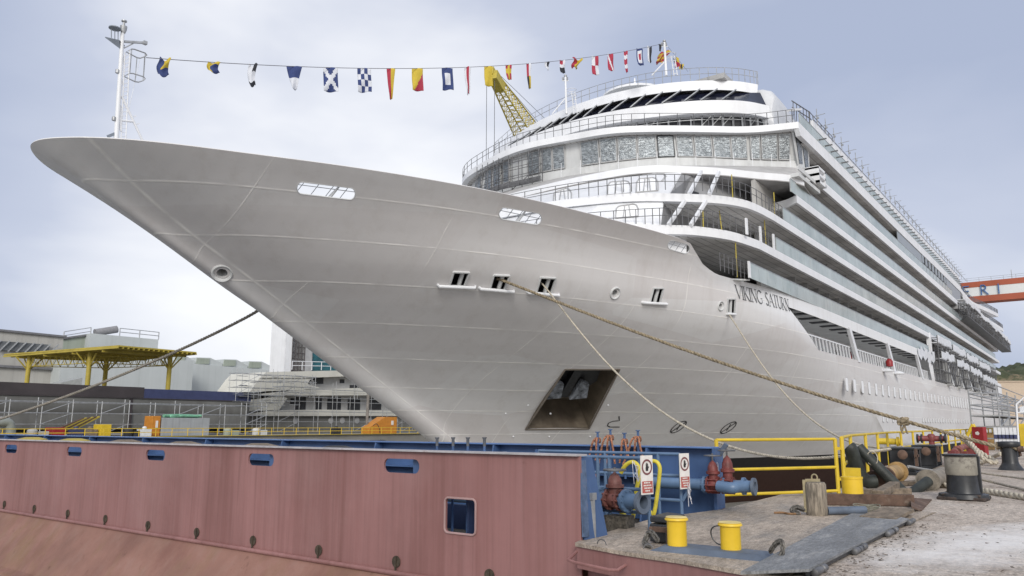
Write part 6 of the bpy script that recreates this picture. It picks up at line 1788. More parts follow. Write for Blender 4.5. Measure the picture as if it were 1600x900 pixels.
# ---- black rubber hoses and pipe stubs
def hose(pts, X, r, name, label, m=RUBBER, n=14, rad=None):
    P = [on(px, py, 0, x) for (px, py), x in zip(pts, X)]
    S = smooth_path(P, 3); mb = MB()
    mb.path(S, r, n, rad=[r * (1 + (.12 if rad else 0) * math.sin(i * .6)) for i in range(len(S))]); return tag(mb.build(name, m), label, 'hose', 'black rubber hoses by the rail')
hose([(1326, 698), (1330, 702), (1340, 735), (1347, 748), (1357, 753), (1368, 752)], [20.5, 20.5, 20.7, 20.8, 20.9, 21.0], .165, 'rubber_hose', 'thick black rubber hose standing up bent beside the yellow post')
hose([(1341, 698), (1346, 704), (1372, 730), (1400, 758), (1412, 770), (1424, 772), (1434, 764), (1450, 752)], [20.9, 20.9, 20.9, 21, 21.1, 21.2, 21.4, 21.8], .13, 'rubber_hose', 'longer black rubber hose folded down onto the quay')
def pipe_px(p, q, X0, X1, r, m, nm, label, flanges=(), grp='old pipe stubs by the rail', cat='pipe'):
    a = on(*p, 0, X0); b = on(*q, 0, X1); ax = (b - a).normalized(); t = thing(nm, (a + b) / 2 - Vector((0, 0, r)), label, cat, grp)
    mb = MB(); mb.tube(a, b, r, 18); mb.build('pipe_run', m, t)
    for f in flanges: mb = MB(); mb.lathe(a.lerp(b, f), [(r * 1.35, -.04), (r * 1.35, .04)], 18, axis=ax); mb.build('pipe_flange', m, t)
    return t
TANP = mat('tan_pipe_paint', (.42, .27, .11), .6, var=.25, scale=4, spots=[((.2, .12, .08), .6, 6, .58)])
pipe_px((1366, 753), (1384, 745), 21.1, 21.9, .20, RUST, 'old_pipe_stub', 'rusty flange joint where the upright hose ends', (.05, .9))
pipe_px((1382, 744), (1403, 737), 22.0, 23.6, .20, TANP, 'old_pipe_stub', 'tan painted pipe end lying by the timber', (.96,))
pipe_px((1449, 752), (1474, 742), 21.9, 24.0, .21, mat('old_galv_pipe', (.24, .21, .17), .7, var=.3, scale=5), 'old_pipe_stub', 'grey brown pipe end joined to the folded hose', (.04,))
mb = MB(); mb.path([on(1363, 716, 0, 20.8) + Vector((0, .12 * math.cos(a), .17 * math.sin(a))) for a in np.linspace(0, 6.28, 16)[:-1]], .012, 5, closed=True); tag(mb.build('hose_lashing', ROPE), 'thin white lashing round the folded hose', 'rope')

# ---- black roller fairleads on the quay
for i, (bx, by, dx) in enumerate(((28.6, 5.25, 0), (32.6, 5.2, 0))):
    t = thing('roller_fairlead', (bx, by, 0), ['nearer black steel roller fairlead on the quay edge', 'farther black steel roller fairlead on the quay edge'][i], 'fairlead', 'black roller fairleads')
    mb = MB(); mb.mm((bx - .5, by - .45, 0), (bx + .9, by + .5, .12)); mb.mm((bx - .4, by + .3, .12), (bx + .7, by + .36, .80)); mb.mm((bx - .4, by - .4, .12), (bx - .3, by + .36, .82)); mb.mm((bx + .7, by - .4, .12), (bx + .8, by + .36, .82)); mb.mm((bx - .45, by - .45, .80), (bx + .85, by + .4, .87)); mb.build('fairlead_frame', BLACK, t, bevel=.02)
    for q in (-.05, .45): mb = MB(); mb.lathe((bx + q, by - .15, .12), [(.16, 0), (.16, .05), (.11, .1), (.11, .5), (.16, .56), (.16, .62)], 16); mb.build('vertical_roller', BLACK, t)
    mb = MB(); mb.lathe((bx - .6, by - .1, .66), [(.15, 0), (.15, .3), (.1, .34)], 16, axis=(-1, -.2, 0)); mb.bar((bx - .6, by - .5, .3), (bx - .6, by - .5, .85), .08, .12); mb.bar((bx - .75, by - .5, .62), (bx - .3, by - .5, .62), .08, .08); mb.build('roller_end', RUST, t)
# red hydrant valve, pipes, cabinet
hv = thing('hydrant_valve', (37, 5.7, 0), 'dark red double hydrant valve standing on a post by the quay rail', 'hydrant')
mb = MB(); p = Vector((37.4, 5.7, -.12)); mb.tube(p, p + Vector((0, 0, 1.15)), .11, 12); mb.tube(p + Vector((-.1, .5, 1.15)), p + Vector((.1, -.5, 1.15)), .12, 12); mb.lathe(p + Vector((0, 0, 1.15)), [(.14, -.1), (.17, .06), (.14, .16), (.08, .2)], 14); mb.build('valve_body', MAROON, hv)
for s_ in (-.52, -.36, .52, .36): mb = MB(); mb.lathe(p + Vector((-.1 * s_, s_, 1.15)), [(.19, -.03), (.19, .03)], 16, axis=(0, 1, 0)); mb.build('valve_flange', BLACK, hv)
mb = MB(); mb.tube(p + Vector((0, 1.2, 1.0)), p + Vector((-.2, 2.1, 1.02)), .14, 10); mb.lathe(p + Vector((-.05, 1.3, 1.0)), [(.22, -.04), (.22, .04)], 14, axis=(0, 1, 0)); mb.build('yellow_outlet', YELLOW, hv)
REDP = mat('pinkish_red_pipe', (.27, .095, .075), .6, var=.25, scale=3, spots=[((.4, .28, .22), .5, 4, .58)])
rpn = thing('fire_main', (45, 5.2, 0), 'long pinkish red fire main pipe on low stands beside the guard rail', 'pipe')
mb = MB(); mb.path([(35, 4.6, .45), (38, 4.95, .5), (42, 5.3, .5), (48, 5.6, .55), (62, 6.1, .55)], .14, 14); mb.build('pipe_run', REDP, rpn)
for k in (.1, .45, .75):
    c = Vector((35, 4.6, .45)).lerp(Vector((42, 5.3, .5)), k); mb = MB(); mb.lathe(c, [(.20, -.04), (.20, .04)], 18, axis=(1, .1, 0)); mb.build('pipe_flange', REDP, rpn)
for X, Y in ((36.5, 4.8), (39.5, 5.1), (43, 5.35), (50, 5.7)): mb = MB(); mb.mm((X, Y - .25, 0), (X + .2, Y + .25, .36)); mb.build('pipe_stand', MAROON, rpn)
mb = MB(); mb.lathe((35, 4.6, .45), [(.21, 0), (.21, .08)], 18, axis=(-1, -.14, 0)); mb.mm((34.5, 4.5, 0), (34.7, 4.75, .62)); mb.build('pipe_end_flange', MAROON, rpn)
cb = on(1533, 714, 2, 0)
ct = thing('fire_cabinet', cb, 'red steel fire cabinet with a small white emblem on the quay', 'cabinet')
mb = MB(); mb.box(cb + Vector((.3, 0, .76)), (.28, .62, 1.48), rz=R(-30)); mb.build('cabinet_body', RED, ct, bevel=.02)
Mz = Matrix.Rotation(R(-30), 3, 'Z'); mb = MB()
c = cb + Vector((.3, 0, 1.18))
mb.add([c + Mz @ Vector((-.15, a, b)) for a, b in ((-.04, .1), (.12, .05), (.1, -.06), (-.05, -.1), (-.12, 0))], [(0, 1, 2, 3, 4)]); mb.build('white_emblem', SIGNWHITE, ct)
# yellow brace frame next to it
mb = MB(); a, b, c = on(1507, 690, 0, 52), on(1520, 663, 0, 52), on(1535, 690, 0, 52)
mb.tube(a, b, .09, 8); mb.tube(b, c, .09, 8); mb.tube(b, b.lerp(a, .5) + (c - a) * .3, .05, 6); mb.tube(a - Vector((0, 0, .6)), a, .09, 6)
tag(mb.build('yellow_a_frame', YELLOW), 'yellow A-shaped steel frame behind the fire cabinet', 'frame')

# ---- big black bollard with a pale ring, and the far one
bb = thing('large_mooring_bollard', (19.4, 2.5, 0), 'large black two tier mooring bollard with a worn pale band on the quay', 'bollard')
c = Vector((19.85, 2.50, 0))
mb = MB(); mb.lathe(c, [(.50, .03), (.48, .12), (.33, .14), (.32, .17), (.30, .50), (.30, .52)], 8 * 4); mb.build('bollard_drum', BLACK, bb)
RINGM = mat('worn_pale_ring', (.30, .28, .235), .7, var=.2, scale=4, spots=[((.07, .05, .045), .85, 3.0, .52)])
mb = MB(); mb.lathe(c, [(.30, .52), (.315, .54), (.315, .90), (.31, .92)], 32); mb.build('pale_band', RINGM, bb)
mb = MB(); mb.lathe(c, [(.34, .92), (.35, .935), (.35, .965), (.02, .97)], 32); mb.bar(c + Vector((.16, -.27, .15)), c + Vector((.16, -.27, .92)), .16, .18); mb.build('bollard_cap', BLACK, bb)
mb = MB()
rb = random.Random(3)
pts = [(c.x + u * .46 + rb.uniform(-.04, .05), c.y + v * .46 + rb.uniform(-.04, .05)) for u, v in ((-1, -1), (-.5, -1.05), (0, -1), (.5, -1.06), (1, -1), (1.05, -.4), (1, .2), (1.04, .6), (1, 1), (.4, 1.05), (-.2, 1), (-1, 1), (-1.05, .3), (-1, -.3))]
mb.prism(pts, 2, 0.0, .07); mb.prism([(c.x + (a - c.x) * .8, c.y + (b - c.y) * .8) for a, b in pts], 2, .07, .13); mb.build('rusty_footing', mat('footing_rust_black', (.06, .045, .038), .9, var=.5, scale=8, bump=.8, bscale=16), bb, bevel=.02)
fb2 = thing('waisted_mooring_bollard', (33.3, 2.6, 0), 'smaller black waisted bollard farther along the quay holding the thick rope', 'bollard')
c = Vector((33.6, 2.65, 0)); mb = MB(); mb.lathe(c, [(.42, 0), (.28, .22), (.26, .28), (.24, .80), (.35, .82), (.37, .86), (.37, .97), (.35, 1.0), (.02, 1.01)], 24); mb.build('bollard_drum', BLACK, fb2)
mb = MB(); mb.lathe(c + Vector((-.1, -.28, .75)), [(.11, 0), (.11, .18)], 10, axis=(0, -1, 0)); mb.tube(c + Vector((0, -.28, .9)), c + Vector((0, -.34, .5)), .045, 6); mb.build('rusty_hook', RUST, fb2)

# ================================================================== ROPES
def sag_pts(A, B, s, n=60, k=1.0):
    out = []
    for i in range(n + 1):
        t = i / n; p = A.lerp(B, t); p.z -= 4 * s * (t ** k) * (1 - t ** k); out.append(p)
    return out
def strand_rope(pts, r, m, name, label, grp=None, pitch=None, nstr=3, seg=None):
    """three visible twisted strands"""
    pitch = pitch or r * 7
    P = resample(pts, seg or pitch / 6); mb = MB()
    T = []
    prev = None
    for i, p in enumerate(P):
        t = (P[min(i + 1, len(P) - 1)] - P[max(i - 1, 0)]).normalized()
        if prev is None: x = Vector((0, 0, 1)).cross(t).normalized() if abs(t.z) < .95 else Vector((1, 0, 0))
        else: x = (prev - t * prev.dot(t)).normalized()
        prev = x; T.append((p, x, t.cross(x)))
    d = 0; D_ = [0]
    for a, b in zip(P, P[1:]): d += (b - a).length; D_.append(d)
    for s in range(nstr):
        q = [p + (x * math.cos(dd / pitch * 2 * math.pi + s * 2 * math.pi / nstr) + y * math.sin(dd / pitch * 2 * math.pi + s * 2 * math.pi / nstr)) * r * .52 for (p, x, y), dd in zip(T, D_)]
        mb.path(q, r * .56, 5)
    return tag(mb.build(name, m, autosmooth=False), label, 'mooring rope', grp)
def fit_rope(A, B, samples, name):
    """choose the sag so the rope hangs as surveyed"""
    best = (1e9, 0, 1)
    for s in np.linspace(0, 6, 61):
        for k in (.7, .85, 1.0, 1.2):
            P = [pr(p) for p in sag_pts(A, B, s, 60, k)]
            e = sum(min(math.hypot(x - a, y - b) for a, b in P) ** 2 for x, y in samples)
            if e < best[0]: best = (e, s, k)

    return sag_pts(A, B, best[1], 70, best[2])
hp, hn = hull_at(779, 440); A = hp - hn * .3
KB = Vector((33.5, 2.9, .80))
R1 = fit_rope(A, KB, [(870, 474), (1000, 521), (1100, 558), (1200, 592), (1300, 625), (1415, 660), (1500, 682)], 'thick')
strand_rope(R1, .075, TANROPE, 'mooring_rope', 'thick tan hemp mooring rope from the bow to the far black bollard', 'mooring ropes of the ship')
kp = min(R1, key=lambda p: abs(pr(p)[0] - 1415))
mb = MB(); rr = random.Random(5)
for k in range(9):
    q = [kp + Vector((rr.uniform(-.16, .16), rr.uniform(-.2, .2), rr.uniform(-.16, .12))) for _ in range(5)]; mb.path(smooth_path(q, 2), .05, 6)
for k in range(4): mb.path(smooth_path([kp + Vector((0, rr.uniform(-.1, .1), -.1)), kp + Vector((0, rr.uniform(-.15, .15), -.35)), kp + Vector((0, rr.uniform(-.12, .12), -.5))], 2), .035, 5)
tag(mb.build('rope_knot', TANROPE), 'bulky frayed knot in the thick tan mooring rope', 'knot')
hp, hn = hull_at(849, 446); A = hp - hn * .3
B = Vector((22.2, 5.55, .78))
R2 = fit_rope(A, B, [(900, 502), (960, 572), (1000, 611), (1050, 655), (1130, 693), (1200, 716), (1260, 727)], 'pale left')
R2b = [Vector(R2[-1]), Vector((24.5, 5.6, .8)), Vector((27.0, 5.3, .85))]
strand_rope(R2 + smooth_path(R2b, 2)[1:], .045, ROPE, 'mooring_rope', 'pale mooring rope curving down steeply in front of the anchor recess', 'mooring ropes of the ship')
hp, hn = hull_at(1141, 489); A = hp - hn * .2
B = Vector((30.2, 5.5, .85))
R3 = fit_rope(A, B, [(1160, 520), (1200, 583), (1250, 640), (1310, 683), (1360, 700), (1400, 708)], 'pale right')
strand_rope(R3, .045, ROPE, 'mooring_rope', 'pale mooring rope dropping from the last fairlead below the ship name', 'mooring ropes of the ship')
A = on(402, 486, 1, 37.5); B = on(-70, 676, 1, 66)
R4 = fit_rope(A, B, [(300, 537), (200, 582), (100, 621), (0, 652)], 'left')
strand_rope([A + Vector((.8, .3, .4))] + R4, .09, DARKROPE, 'mooring_rope', 'dark rope running left from under the bow over the gate', 'mooring ropes of the ship', nstr=3)
mb = MB(); mb.prism([(-60, 62.05), (60, 62.05), (60, 74), (-60, 74)], 2, -6, 0.0)
structure(mb.build('left_quay', FARQ))
# ropes lying on the quay
r_ = [on(x, y, 2, .06) for x, y in ((1432, 752), (1470, 758), (1530, 766), (1600, 777), (1680, 790))]
strand_rope(smooth_path([Vector(p) for p in r_], 2), .085, ROPE, 'quay_rope', 'heavy pale twisted rope lying on the quay beside the big bollard', 'ropes on the quay')
r_ = [on(1502, 731, 2, .06), on(1530, 724, 2, .08), on(1549, 715, 2, .1), on(1563, 709, 2, .5)]
strand_rope(smooth_path(r_, 2), .08, ROPE, 'quay_rope', 'pale rope running back from the big bollard to the far bollard', 'ropes on the quay')
r_ = [on(1512, 735, 2, .35), on(1545, 741, 2, .1), on(1600, 748, 2, .04), on(1650, 754, 2, .04)]
strand_rope(smooth_path(r_, 2), .03, DARKROPE, 'quay_rope', 'upper thin dark rope lying right of the big bollard', 'ropes on the quay')
r_ = [on(1512, 744, 2, .35), on(1545, 752, 2, .1), on(1600, 765, 2, .04), on(1650, 776, 2, .04)]
strand_rope(smooth_path(r_, 2), .035, DARKROPE, 'quay_rope', 'lower thin dark rope lying right of the big bollard', 'ropes on the quay')
r_ = [on(1419, 729, 2, .55), on(1450, 735, 2, .4), on(1478, 738, 2, .35)]
strand_rope(smooth_path(r_, 2), .04, mat('grey_rope', (.3, .3, .3), .8), 'quay_rope', 'grey rope strung from the rollers to the big bollard', 'ropes on the quay')
r_ = [KB + Vector((0, .1, .1)), Vector((33.4, 2.38, .78)), Vector((33.8, 2.4, .74)), Vector((33.9, 2.8, .76)), Vector((33.6, 2.95, .78))]
strand_rope(smooth_path(r_, 2), .09, TANROPE, 'rope_turn', 'tan rope turns wound round the far black bollard', 'ropes on the quay')
r_ = [Vector((38, 4.6, 1.2)), Vector((37, 4.1, .7)), Vector((36, 3.7, .2)), Vector((36.4, 3.2, .1)), Vector((37.3, 4, .5)), Vector((38.2, 4.9, 1.3))]
strand_rope(smooth_path(r_, 2), .10, ROPE, 'rope_bundle', 'bundle of pale rope hanging behind the far bollard', 'ropes on the quay')

# ================================================================== RIGHT BACKGROUND
g6 = lambda px, Y=6.6: on(px, 690, 1, Y).x
x0, x1 = g6(1521), g6(1592)
sct = thing('scaffold_tower', ((x0 + x1) / 2, 6, 0), 'wide grey tubular scaffold tower standing on the quay against the ship', 'scaffolding')
mb = MB()
zt_ = on(1521, 617, 1, 6.6).z
for i in range(6):
    X = lerp(x0, x1, i / 5)
    for dy in (0, -1.6): mb.tube((X, 6.6 + dy, 0), (X, 6.6 + dy, zt_ + .3), .045, 6)
for j in range(5):
    z = zt_ * (j + 1) / 5
    for dy in (0, -1.6): mb.tube((x0, 6.6 + dy, z), (x1, 6.6 + dy, z), .045, 6); mb.tube((x0, 6.6 + dy, z + .5), (x1, 6.6 + dy, z + .5), .035, 6) if j > 1 else None
    for i in range(6): X = lerp(x0, x1, i / 5); mb.tube((X, 6.6, z), (X, 5.0, z), .05, 5)
for i in range(5):
    for j in range(0, 5, 2): mb.tube((lerp(x0, x1, i / 5), 5.0, zt_ * j / 5), (lerp(x0, x1, (i + 1) / 5), 5.0, zt_ * (j + 1) / 5), .045, 5)
mb.build('tube_frame', GALV, sct)
for j in (2, 3): mb = MB(); mb.mm((x0, 5.0, zt_ * j / 5 + .02), (x1, 6.5, zt_ * j / 5 + .07)); mb.build('platform', PLANK, sct)
# white mesh barrier
mb = MB(); x0, x1 = 52.0, 74.0
nf = 6
bar_ = thing('white_banner_fence', (60, 4.6, 0), 'white printed banner fence with small blue panels behind the bollards', 'fence')
for i in range(nf):
    a = lerp(1552, 1588, i / nf); b = lerp(1552, 1588, (i + 1) / nf)
    A, B = on(a, 668, 0, 58), on(b - .4, 668, 0, 58)
    mb = MB(); q = [A, B, Vector((B.x, B.y, .55)), Vector((A.x, A.y, .55))]; mb.add(q + [p + Vector((.04, 0, 0)) for p in q], [(0, 1, 2, 3), (7, 6, 5, 4), (0, 4, 5, 1), (1, 5, 6, 2), (2, 6, 7, 3), (3, 7, 4, 0)]); pn_ = mb.build('banner_panel', SHEET, bar_)
    mb = MB(); c = (A + B) / 2; mb.mm((57.93, c.y - .14, .75), (57.96, c.y + .12, 1.0)); mb.build('blue_print', NAVY, pn_)
    mb = MB(); mb.tube((58.02, A.y, 0), (58.02, A.y, 1.5), .03, 6); mb.build('fence_post', GALV, bar_)
# white awning frame at the right edge
tf = thing('white_awning_frame', (42, 0, 0), 'white tubular awning frame with a pale canopy at the right edge', 'awning')
mb = MB(); A = on(1588, 632, 0, 40); B = on(1640, 585, 0, 40); C_ = on(1592, 700, 0, 40); mb.tube(C_, A, .035, 8); mb.tube(A, B, .035, 8); mb.tube(A + Vector((0, 0, -.35)), on(1640, 640, 0, 40), .03, 6); mb.tube(C_, C_ + Vector((0, -.7, .1)), .03, 6); mb.build('awning_frame', WHITE, tf)
mb = MB(); q = [A + Vector((.1, -.1, -.1)), on(1640, 628, 0, 40), on(1640, 640, 0, 40), A + Vector((.1, -.1, -.42))]; mb.add(q + [p + Vector((.1, 0, 0)) for p in q], [(0, 1, 2, 3), (7, 6, 5, 4), (0, 4, 5, 1), (1, 5, 6, 2), (2, 6, 7, 3), (3, 7, 4, 0)]); mb.build('canopy_valance', SHEET, tf)
# small stores behind the bollards
for i, (px0, px1, py0, py1, X, m, nm, lb) in enumerate([(1562, 1590, 690, 698, 44, DARK, 'dark_pallet', 'dark flat pallet behind the far bollard'), (1595, 1612, 662, 700, 62, YELLOW, 'yellow_cabinet', 'yellow cabinet at the right edge behind the awning'), (1540, 1553, 676, 690, 60, TANP, 'tan_crate', 'tan crate behind the fire cabinet')]):
    a = on(px0, py1, 0, X); b = on(px1, py0, 0, X); mb = MB(); mb.mm((X, a.y, 0 if i else .1), (X + .9, b.y, max(b.z, .4))); tag(mb.build(nm, m, bevel=.03), lb, nm.split('_')[1])
# sand coloured building and roofs by the hill
base = ray(1590, 650); base.z = 0; hd = base.normalized()
def bldg(px0, px1, dist, ztop_px, m, nm, label, depth=30, roof=None, grp=None, win=0):
    def at(px): r = ray(px, 650); r.z = 0; r = r.normalized(); k = dist / (r.x * ca + r.y * sa); return r * k
    A, B = at(px0), at(px1); f = Vector((ca, sa, 0)); z = CAM.z + (664 - ztop_px) * dist / (F_PX * 1.0)
    t = thing(nm, ((A + B) / 2), label, 'building', grp)
    mb = MB(); P = [A, B, B + f * depth, A + f * depth]; mb.prism([(p.x, p.y) for p in P], 2, 0, z); mb.build('wall', m, t)
    if roof: mb = MB(); P = [A - f * .6, B - f * .6, B + f * depth, A + f * depth]; mb.prism([(p.x, p.y) for p in P], 2, z, z + .5); mb.build('roof', roof, t)
    return t, A, B, z, f
bldg(1562, 1640, 420, 598, SANDWALL, 'sand_building', 'long low sand coloured building at the foot of the hill', 30, SANDWALL)
bldg(1566, 1578, 330, 625, OFFWHITE, 'quay_shed', 'small grey shed beyond the stern', 10, OFFWHITE)

# gantry crane beam
gc = thing('gantry_crane', (300, 0, 0), 'giant red and white gantry crane girder crossing behind the stern, lettered in blue', 'gantry crane')
zb0, zb1 = 42.55, 49.5
mb = MB(); mb.mm((300, -75, zb0), (306, 62, zb0 + 2.0)); mb.mm((300, -75, zb1 - 1.9), (306, 62, zb1)); mb.build('girder_band', GANTRED, gc)
mb = MB(); mb.mm((300.1, -75, zb0 + 2.0), (305.9, 62, zb1 - 1.9)); mb.build('girder_panel', GANTWHITE, gc)
for Y in (-72, 58):
    for dx in (-9, 15): mb = MB(); mb.bar((303 + dx, Y, 0), (303, Y, zb0), 2.4, 2.4); mb.build('gantry_leg', GANTRED, gc)
mb = MB(); railing(mb, [(300.2, -75, zb1), (300.2, 62, zb1)], 1.3, (1, .5), 3.5, .05, .06); mb.tube((300.5, 17.5, zb1), (300.5, 17.5, zb1 + 3), .1, 6); mb.build('girder_railing', GALV, gc)
def big_text(txt, x, yright_of_last, z, h, adv, m, wd):
    mb = MB(); yy = yright_of_last + adv * (len(txt) - 1)
    for c in txt:
        a_, b_, _ = GL[c]
        for st in a_ + b_:
            for (u0, v0), (u1, v1) in zip(st, st[1:]):
                mb.bar((x, yy - u0 * h * .85, z + v0 * h), (x, yy - u1 * h * .85, z + v1 * h), .3, wd, up=(1, 0, 0))
        yy -= adv
    return mb.build('crane_lettering', m, gc)
yI = on(1561, 450, 0, 300).y; yR = on(1534, 452, 0, 300).y
big_text('FINCANTIERI', 299.9, yI + .4, on(1562, 458.5, 0, 300).z, 3.3, yR - yI, LETBLUE, .78)

# yellow lattice crane behind the ship
yc = thing('lattice_jib_crane', (95, 95, 0), 'yellow lattice jib crane rising behind the ship with its hook ropes hanging', 'crane')
T = on(770, 118, 1, 88); Bq = on(845, 245, 1, 96); Bq = T + (Bq - T) * 1.9
mb = MB(); dr = (Bq - T).normalized(); s1 = dr.cross(Vector((0, 0, 1))).normalized(); s2 = dr.cross(s1)
LJ = (Bq - T).length
def cor(t, i, w0=.7, w1=2.5):
    w_ = lerp(w0, w1, min(1, t * 2.2)); return T.lerp(Bq, t) + s1 * (w_ if i in (0, 1) else -w_) + s2 * (w_ if i in (1, 2) else -w_)
NB = 34
for i in range(4): mb.path([cor(k / NB, i) for k in range(NB + 1)], .16, 5)
for k in range(NB):
    for i in range(4):
        j = (i + 1) % 4; mb.tube(cor(k / NB, i), cor((k + 1) / NB, j), .08, 4); mb.tube(cor(k / NB, i), cor(k / NB, j), .08, 4)
mb.build('jib_lattice', CRANEYEL, yc)
mb = MB(); mb.bar(T + dr * 4.2, T - dr * .3, 2.0, 1.9); mb.bar(T, T + Vector((0, 0, 1.8)) + dr * .5, .4, 1.2); mb.build('jib_head', CRANEYEL, yc)
mb = MB(); 
for dx in (0, 1.2): a = T - ax_ * (1.2 - dx * 1.3) ; mb.tube(a, Vector((a.x, a.y, 12)), .06, 5)
mb.build('hoist_rope', DGALV, yc)
mb = MB()
for k in (.6, 1.2, 1.9): mb.tube(T + Vector((0, 0, 1.5)), Bq + Vector((0, 0, 8 * k)) + ax_ * 3, .06, 4)
mb.build('luffing_rope', DGALV, yc)
mb = MB(); gbase = Vector((Bq.x, Bq.y, 0)); mb.mm(gbase + Vector((-3, -3, 14)), gbase + Vector((6, 4, max(20, Bq.z + 2))))
for sx_ in (-6, 6):
    for sy_ in (-6, 6): mb.bar(gbase + Vector((sx_, sy_, 0)), gbase + Vector((sx_ * .3, sy_ * .3, 15)), .9, .9)
mb.build('crane_tower', CRANEYEL, yc)

# ================================================================== FAR QUAY, LEFT
t = thing('far_quay_railing', (85, 104.5, 0), 'long thin yellow railing along the far quay', 'railing')
mb = MB(); X = 36
P = resample([(36, 104.6, 0), (150, 104.6, 0)], 2.4)
for p, q in zip(P, P[1:]):
    for z in (1.12, .6): mb.tube(p + Vector((0, 0, z)), q + Vector((0, 0, z)), .045, 5)
for p in P: mb.tube(p, p + Vector((0, 0, 1.12)), .05, 5)
mb.build('rail', YELLOW, t)
YH = 118
zU = lambda px, py, Y=YH: on(px, py, 1, Y).z
xU = lambda px, Y=YH: on(px, 650, 1, Y).x
dh = thing('unfinished_hull', (62, YH + 4, 0), 'long dark unfinished hull with brown and navy bulwark on the far quay', 'hull')
xh0, xh1 = 20, xU(386)
def hsec(z): return 0 if z > 4 else .0 + (4 - z) ** 1.6 * .42
mb = MB(); mb.sm = True
mb.loft([[(x, YH + hsec(z), z) for z in (.5, 1.2, 2, 3, 4, 5, 5.75)] for x in np.linspace(xh0, xh1, 20)]); mb.build('hull_side', DARKHULL, dh)
mb = MB(); mb.prism([(xh0, YH + .3), (xh1, YH + .3), (xh1 + 5, YH + 6), (xh1, YH + 12), (xh0, YH + 12)], 2, 1.0, 5.8); mb.build('hull_body', DARKHULL, dh)
xm = xU(222)
mb = MB(); mb.mm((xh0, YH - .05, 5.75), (xm, YH + .3, 7.35)); mb.build('bulwark_strip', DARKTOP, dh)
mb = MB(); mb.mm((xm, YH - .1, 5.65), (xh1 + .5, YH + .3, 7.15)); mb.build('bulwark_strip', NAVY, dh)
mb = MB(); mb.mm((xm - 2.2, YH - .02, 1), (xm - 1.6, YH + .1, 5.7)); mb.build('hull_seam', DARKTOP, dh)
mb = MB(); mb.mm((xh0, YH - .2, 5.6), (xh1, YH + .0, 5.7)); mb.build('rubbing_strake', DARKTOP, dh)
sc1 = thing('hull_scaffolding', (62, 114, 0), 'light grey scaffolding along the unfinished dark hull', 'scaffolding')
mb = MB(); scaf(mb, 34, xh1, 112.6, .2, 4.8, bay=3.8, lift=1.5, depth=1.4, r=.07, diag=.35)
mb.mm((34, 112.6, 3.1), (xh1, 113.6, 3.2)); mb.mm((34, 112.6, 4.55), (xh1 - 6, 112.7, 4.65)); mb.build('tube_frame', GALV, sc1)
# yacht superstructure
Yy = 121
yt = thing('yacht_under_construction', (105, Yy + 5, 0), 'pale cream yacht superstructure under construction with dark window openings', 'yacht')
def yx(px): return on(px, 650, 1, Yy).x
def yz(py, px=500): return on(px, py, 1, Yy).z
def ypoly(pts, y0, y1, nm, m, par=None):
    mb = MB(); mb.prism([(yx(a), yz(b, a)) for a, b in pts], 1, y0, y1); return mb.build(nm, m, par or yt)
ypoly([(378, 678), (700, 678), (700, 650), (640, 646), (378, 646)], Yy + .8, Yy + 12, 'lower_hull', DARKHULL)
ypoly([(378, 648), (430, 641), (500, 640), (700, 643), (700, 650), (378, 650)], Yy, Yy + 13, 'main_deck_edge', CREAM)
ypoly([(392, 641), (400, 628), (435, 617), (700, 617), (700, 643), (450, 641)], Yy + 2.6, Yy + 11, 'main_deck_house', OFFWHITE)
ypoly([(385, 636), (398, 624), (440, 619), (450, 622), (438, 640), (388, 643)], Yy + .4, Yy + 2.6, 'cream_wing', CREAM)
ypoly([(388, 617), (470, 609), (560, 606), (700, 610), (700, 617), (460, 618)], Yy, Yy + 12, 'bridge_deck_edge', CREAM)
ypoly([(390, 612), (404, 590), (420, 582), (490, 581), (480, 600), (500, 606), (470, 609)], Yy + .3, Yy + 11, 'raked_cream_front', CREAM)
ypoly([(470, 600), (485, 586), (700, 586), (700, 610), (490, 608)], Yy + 2.2, Yy + 10, 'bridge_house', OFFWHITE)
ypoly([(404, 590), (412, 581), (560, 578), (610, 584), (700, 588), (560, 587), (480, 590)], Yy, Yy + 11, 'top_roof', CREAM)
for i, (a, b, c_, d_) in enumerate([(488, 590, 494, 598), (498, 588, 514, 599), (540, 592, 547, 598), (466, 622, 473, 631), (474, 620, 490, 641), (506, 620, 515, 641), (524, 620, 545, 641), (556, 622, 575, 641), (590, 622, 608, 640), (556, 601, 578, 609)]):
    y_ = Yy + (2.1 if b < 610 and b < 600 or b == 601 else 2.5); mb = MB(); mb.prism([(yx(a), yz(d_, a)), (yx(c_), yz(d_, c_)), (yx(c_), yz(b, c_)), (yx(a), yz(b, a))], 1, y_, y_ + .2); mb.build('window_opening', DARK, yt)
for i, px in enumerate((466, 521, 539, 562, 582, 622)):
    mb = MB(); mb.lathe((yx(px), Yy + .78, yz(657, px)), [(.62, 0), (.62, .08), (.5, .1)], 16, axis=(0, -1, 0)); mb.build('porthole', OFFWHITE, yt)
ypoly([(470, 617), (550, 622), (550, 632), (445, 634), (450, 628)], Yy - .05, Yy + .05, 'grey_side_screen', mat('screen_grey', (.2, .22, .25), .5)) if False else None
mb = MB(); scaf(mb, yx(345), yx(420), 117, 5.6, 11.0, bay=2.4, lift=1.2, depth=2, r=.045, diag=.3); scaf(mb, yx(390), yx(640), 118.8, .3, 7.2, bay=4.2, lift=1.9, depth=1.3, r=.055, diag=.2); scaf(mb, yx(430), yx(480), 119, 7.6, 10.6, bay=2, lift=1.0, depth=1, r=.055, diag=.2); scaf(mb, yx(480), yx(640), 119.5, 6.8, 9.6, bay=5, lift=1.6, depth=1, r=.05, diag=.1)
for k in range(40):
    x_ = random.uniform(yx(350), yx(450)); z_ = random.uniform(4.5, 10.5); mb.mm((x_, 117.2, z_), (x_ + random.uniform(1, 2.5), 117.9, z_ + .08))
